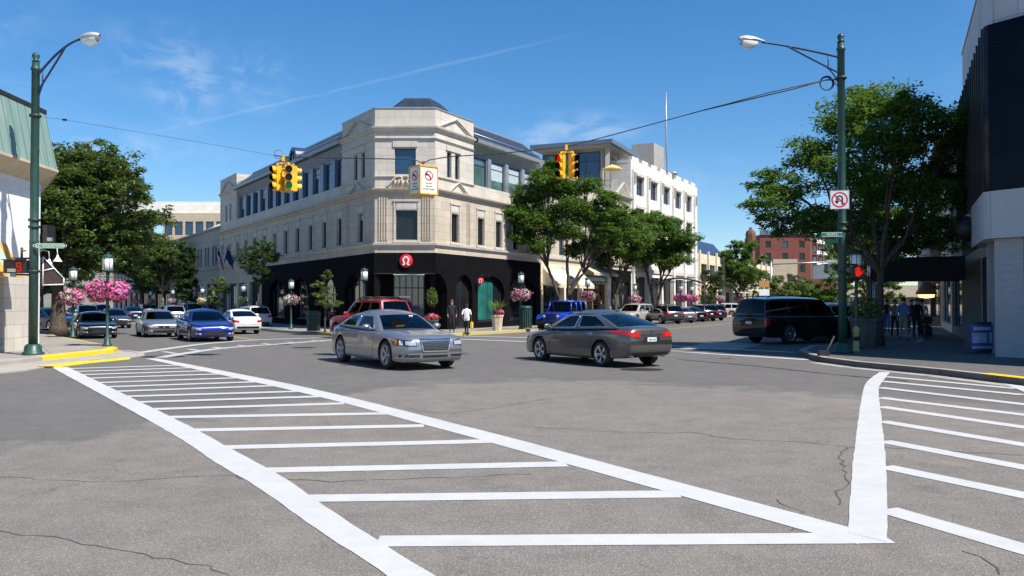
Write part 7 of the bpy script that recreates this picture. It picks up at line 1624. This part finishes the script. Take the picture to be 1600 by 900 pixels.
tree('honey_locust', oncentral(962, 1.4), 'honey locust in front of the dark shop front, left of the white building', .18, 2.2, crown(0, 0, 3.6, 10.0, 3.1, 2.6, 24, .8, 1.2, 7), 30000, .12, 52, limbs=5, flat=.6)
tree('honey_locust', oncentral(1024, 1.4), 'honey locust standing before the white building', .20, 2.1, crown(.3, 0, 3.7, 10.2, 4.0, 3, 28, .9, 1.3, 10), 34000, .13, 53, limbs=5, stems=2, flat=.6)
tree('honey_locust', oncentral(1153, 1.4), 'dense honey locust past the tan building on the far right-hand street', .2, 2.4, crown(0, 0, 2.6, 9.6, 3.9, 3.5, 24, 1, 1.5, 11), 15000, .18, 54, flat=.7)
tree('honey_locust', oncentral(1117, 1.4), 'slim dark tree in front of the tan building', .12, 2.4, crown(0, 0, 2.4, 6.4, 1.8, 2, 9, .7, 1, 17), 3500, .15, 55, 'leaf_dark', flat=.7)
for i, (px, Y, zt, rx, lab) in enumerate(((1228, 104, 5.0, 4.2, 'low bright tree in front of the beige office'), (1262, 112, 5.2, 3.5, 'low tree below the brick apartment balconies'), (1200, 122, 6.5, 3.5, 'far tree behind the distant sign post'), (1297, 100, 5.2, 2.6, 'low tree in front of the small glass-fronted office'))):
    q = P(px, 470, Y); tree('far_tree', (q.x, Y, 0), lab, .15, 1.6, crown(0, 0, 1.0, zt, rx, 2.5, 12, 1, 1.4, 60+i), 4200, .2, 61+i, 'leaf_young' if i % 2 == 0 else 'leaf_locust', flat=.7)
q = G(1112, 484); tree('shrub', oncentral(1104, 1.2), 'dark reddish shrub by the wall past the white building', .05, .6, [(0, 0, 1.4, .8), (.5, .2, 2.4, .8), (-.4, 0, 2.2, .7)], 1500, .12, 71, 'leaf_dark', limbs=2)
block('distant_block', 'far pale building closing the view under the black canopy at the right', 1318, 1560, 446, 165, 12, 'beige_stone', (20, 1.2, 3, 1.8, 1.5, 1))
tree('far_tree', (52, 118, 0), 'far tree closing the right sidewalk beyond the pedestrians', .2, 1.6, crown(0, 0, 1.0, 8.0, 4.5, 3, 14, 1.2, 1.7, 75), 5000, .22, 76, 'leaf_locust', flat=.7)
tree('far_tree', (60, 112, 0), 'far dark tree right of the one closing the right sidewalk', .2, 1.6, crown(0, 0, 1.0, 7.0, 4.5, 3, 14, 1.2, 1.7, 77), 5000, .22, 78, 'leaf_dark', flat=.7)
# trees behind the viewer so that glass and paint have a street to mirror
for i, (x, y_) in enumerate(((-26, -6), (24, -14))):
    tree('maple_tree', (x, y_, 0), ('big maple standing off to the left behind the viewer', 'big maple standing off to the right behind the viewer')[i], .35, 2.6, crown(0, 0, 2.8, 10, 4.5, 4.5, 20, 1.2, 1.9, 80+i), 4000, .28, 81+i, 'leaf_maple', flat=.75)

# ---------------------------------------------------------------- people
def person(loc, face, label, h=1.7, top='shirt_white', legs='cloth_black', skin='skin_light', hair='hair_dark', stride=.22, arms='swing', bag=None, long_top=.0):
    s = h/1.75; t = thing('person', loc, label, 'person', 'people on foot'); t.rotation_euler = (0, 0, R(90-face))
    # x forward, y left ; joints (pos, radius)
    st = stride; V = {}; E = []
    def j(n, x, y, z, r): V[n] = (Vector((x, y, z))*s, r*s)
    j('pelvis', 0, 0, .95, .125); j('waist', 0, 0, 1.08, .115); j('chest', .01, 0, 1.30, .138); j('neckb', 0, 0, 1.46, .065); j('neck', .01, 0, 1.53, .05); j('head', .03, 0, 1.62, .085); j('crown', .01, 0, 1.70, .072)
    for sg, n in ((1, 'l'), (-1, 'r')):
        f = sg*st
        j('hip'+n, 0, sg*.09, .90, .095); j('knee'+n, f*.55+.03, sg*.09, .50, .058); j('ank'+n, f*1.0-.05*(sg*st < 0), sg*.09, .09+(.03 if f < 0 else 0), .036); j('toe'+n, f*1.0+.15, sg*.10, .035, .028)
        j('sh'+n, 0, sg*.185, 1.41, .06)
        if arms == 'swing': j('elb'+n, -f*.45-.02, sg*.24, 1.13, .042); j('wr'+n, -f*.7+.10, sg*.23, .90, .028)
        else: j('elb'+n, -.02, sg*.25, 1.14, .042); j('wr'+n, .22, sg*.12, 1.10, .028)
    E = [('pelvis', 'waist'), ('waist', 'chest'), ('chest', 'neckb'), ('neckb', 'neck'), ('neck', 'head'), ('head', 'crown')]
    for n in 'lr': E += [('pelvis', 'hip'+n), ('hip'+n, 'knee'+n), ('knee'+n, 'ank'+n), ('ank'+n, 'toe'+n), ('chest', 'sh'+n), ('sh'+n, 'elb'+n), ('elb'+n, 'wr'+n)]
    # palm and five fingers
    hands = []
    for sg, n in ((1, 'l'), (-1, 'r')):
        w, e = V['wr'+n][0], V['elb'+n][0]; d = (w-e).normalized(); sd_ = Vector((1, 0, 0)); sd_ = (sd_-d*sd_.dot(d)).normalized(); ins = Vector((0, -sg, 0))
        hands.append((w, d, sd_, ins))
        V['palm'+n] = (w+d*.075*s, .030*s); E.append(('wr'+n, 'palm'+n))
    names = list(V); me = bpy.data.meshes.new('b'); me.from_pydata([tuple(V[k][0]) for k in names], [(names.index(a), names.index(b)) for a, b in E], [])
    o = bpy.data.objects.new('tmp', me); COL.objects.link(o); m = o.modifiers.new('s', 'SKIN'); sk = me.skin_vertices[0].data
    for i, k in enumerate(names): r = V[k][1]; sk[i].radius = (r, r*(1.25 if k in ('pelvis', 'waist', 'chest') else 1)); sk[i].use_root = (k == 'pelvis')
    m2 = o.modifiers.new('ss', 'SUBSURF'); m2.levels = 2; m2.render_levels = 2; bm_ = eval_mesh(o); bpy.data.objects.remove(o)
    mb = MB(); mb.add([v.co.copy() for v in bm_.vertices], [list(p.vertices) for p in bm_.polygons], 0, True)
    for (w, d, sd_, ins) in hands:
        p0 = w+d*.085*s
        for k, ln in enumerate((.065, .078, .072, .058)):
            o_ = sd_*((.5-k/3)*.055*s); a = p0+o_; b = a+d*ln*.55*s+ins*.006*s; c_ = b+d*ln*.40*s+ins*.018*s; mb.tube([a-d*.02*s, a, b, c_], [.0085*s, .009*s, .008*s, .006*s], 6)
        a = w+d*.03*s+sd_*.025*s; mb.tube([a, a+sd_*.03*s+d*.02*s, a+sd_*.038*s+d*.055*s+ins*.01*s], [.011*s, .010*s, .007*s], 6)
    # face: nose, ears, brow
    hc = V['head'][0]; mb.add([hc+Vector((.083, .014, -.015))*s, hc+Vector((.083, -.014, -.015))*s, hc+Vector((.108, 0, -.012))*s, hc+Vector((.084, 0, .03))*s], [(0, 2, 3), (1, 3, 2), (0, 1, 2)], 0, True)
    for sg in (1, -1): mb.lathe([(.004, -.008), (.022, 0), (.004, .008)], tuple(hc+Vector((0, sg*.086, 0))*s), 8, axis='Y')
    mats = [skin, top, legs, 'shoe', 'hair_dark', 'sign_red']
    for i, f in enumerate(mb.f):
        c_ = sum((mb.v[k] for k in f), Vector())/len(f); z = c_.z/s; r = abs(c_.y)/s
        mi = 0
        if z < .10: mi = 3
        elif z < .98-long_top and r < .20: mi = 2
        elif z < 1.49 and not (r > .19 and z < (1.16 if skin == 'skin_dark' else .95)): mi = 1
        elif z < 1.16 and r > .19: mi = 0
        mb.m[i] = mi
    for sg in (1, -1): q = hc+Vector((.080, sg*.032, .012))*s; mb.lathe([(.002, -.006), (.009, 0), (.002, .006)], tuple(q), 6, 4, axis='X')
    q = hc+Vector((.080, 0, -.048))*s; mb.box(q.x-.004, q.x+.006, -.022*s, .022*s, q.z-.004, q.z+.004, 5)
    mb.build('body', mats, t, uv=False)
    g = MB(); rows = []
    for k in range(7):
        a = math.pi/2*k/6; rr = .104*math.cos(a)+.002; rows.append([(hc+Vector((-.012, 0, .035))*s)+Vector((rr*math.cos(b)*1.0, rr*.92*math.sin(b), .098*math.sin(a)+(-.055 if math.cos(b) < .35 and k == 0 else 0)))*s for b in [2*math.pi*q/14 for q in range(15)]])
    g.grid(rows); g.build('hair', hair, t, uv=False)
    if bag: g = MB(); w = hands[1][0]+hands[1][1]*.12*s; g.box(w.x-.14, w.x+.14, w.y-.05, w.y+.05, w.z-.36, w.z-.06); g.tube([w+Vector((-.08, 0, -.06)), w, w+Vector((.08, 0, -.06))], .008, 6); bo = g.build('carrier_bag', bag, None, bevel=.01); bo.parent = None; T = Matrix.Translation(Vector(loc)) @ Matrix.Rotation(R(90-face), 4, 'Z'); bo.matrix_world = T; bo.location = T.translation; bo.rotation_euler = (0, 0, R(90-face)); tag(bo, 'bright yellow carrier bag held by the walker in the white shirt', 'bag')
    return t
q = G(729, 524.5); person((q.x, q.y, 0), 10, 'walker in a loose white shirt carrying a yellow bag at the corner crossing', 1.62, 'shirt_white', 'cloth_black', 'skin_dark', stride=.16, bag='bag_yellow', long_top=.16)
q = P(706, 500, 42.9); person((q.x, q.y, .15), 170, 'person in a black jacket standing at the kerb left of the white-shirted walker', 1.68, 'cloth_black', 'cloth_black', 'skin_light', 'hair_brown', stride=.05)
q = P(939, 500, 58); person((q.x, q.y, .15), 200, 'dark-clothed person by the cream pillar beyond the blue off-roader', 1.7, 'cloth_black', 'cloth_black', stride=.08)
for i, (px, Y, fc_, top, lg, lab, h) in enumerate(((1412, 33.5, 20, 'cloth_blue', 'cloth_khaki', 'walker in a pale blue shirt in the shade under the black canopy', 1.75), (1432, 35.5, 200, 'cloth_black', 'cloth_black', 'person in dark clothes right of the blue-shirted walker', 1.72), (1398, 36.5, 190, 'cloth_grey', 'cloth_black', 'person in grey left of the blue-shirted walker', 1.68), (1441, 38, 15, 'shirt_white', 'cloth_khaki', 'person in a pale top deeper under the canopy', 1.7), (1424, 41, 200, 'cloth_red', 'cloth_black', 'farthest person under the canopy, in a dark red top', 1.7), (1386, 43, 30, 'cloth_black', 'cloth_blue', 'person passing behind the tree trunk in the shade', 1.7))):
    q = P(px, 500, Y); person((q.x, q.y, .15), fc_, lab, h, top, lg, 'skin_light', stride=.14)
# café tables in the shade by the right wall
random.seed(12)
for i in range(4):
    q = fR.pt(14.5+2.3*i, 1.3, .15); t = thing('cafe_table', tuple(q), ('nearest', 'second', 'third', 'farthest')[i]+' small dark café table along the right wall', 'table', 'café tables in the shade'); g = MB(); g.lathe([(.34, .72), (.34, .75)], seg=18); g.build('tabletop', 'iron', t); g = MB(); g.tube([(0, 0, 0), (0, 0, .72)], .03, 8); g.lathe([(.22, 0), (.22, .03), (.03, .05)], seg=12); g.build('leg', 'iron', t)
    for sg in (-1, 1):
        q2 = q+R2*sg*.62; c_ = thing('cafe_chair', tuple(q2), ('black café chair on the %s side of the %s table' % ('far' if sg > 0 else 'near', ('nearest', 'second', 'third', 'farthest')[i])), 'chair', 'café chairs in the shade'); c_.rotation_euler = (0, 0, math.atan2(R2.y, R2.x)+(0 if sg < 0 else math.pi)); g = MB(); g.box(-.2, .2, -.2, .2, .43, .46); g.build('seat', 'iron', c_)
        g = MB(); g.box(-.21, -.18, -.2, .2, .6, .88); g.build('backrest', 'iron', c_)
        for x in (-.18, .18):
            for y_ in (-.18, .18): g = MB(); g.tube([(x, y_, 0), (x, y_, .44)], .014, 6); g.build('leg', 'iron', c_)
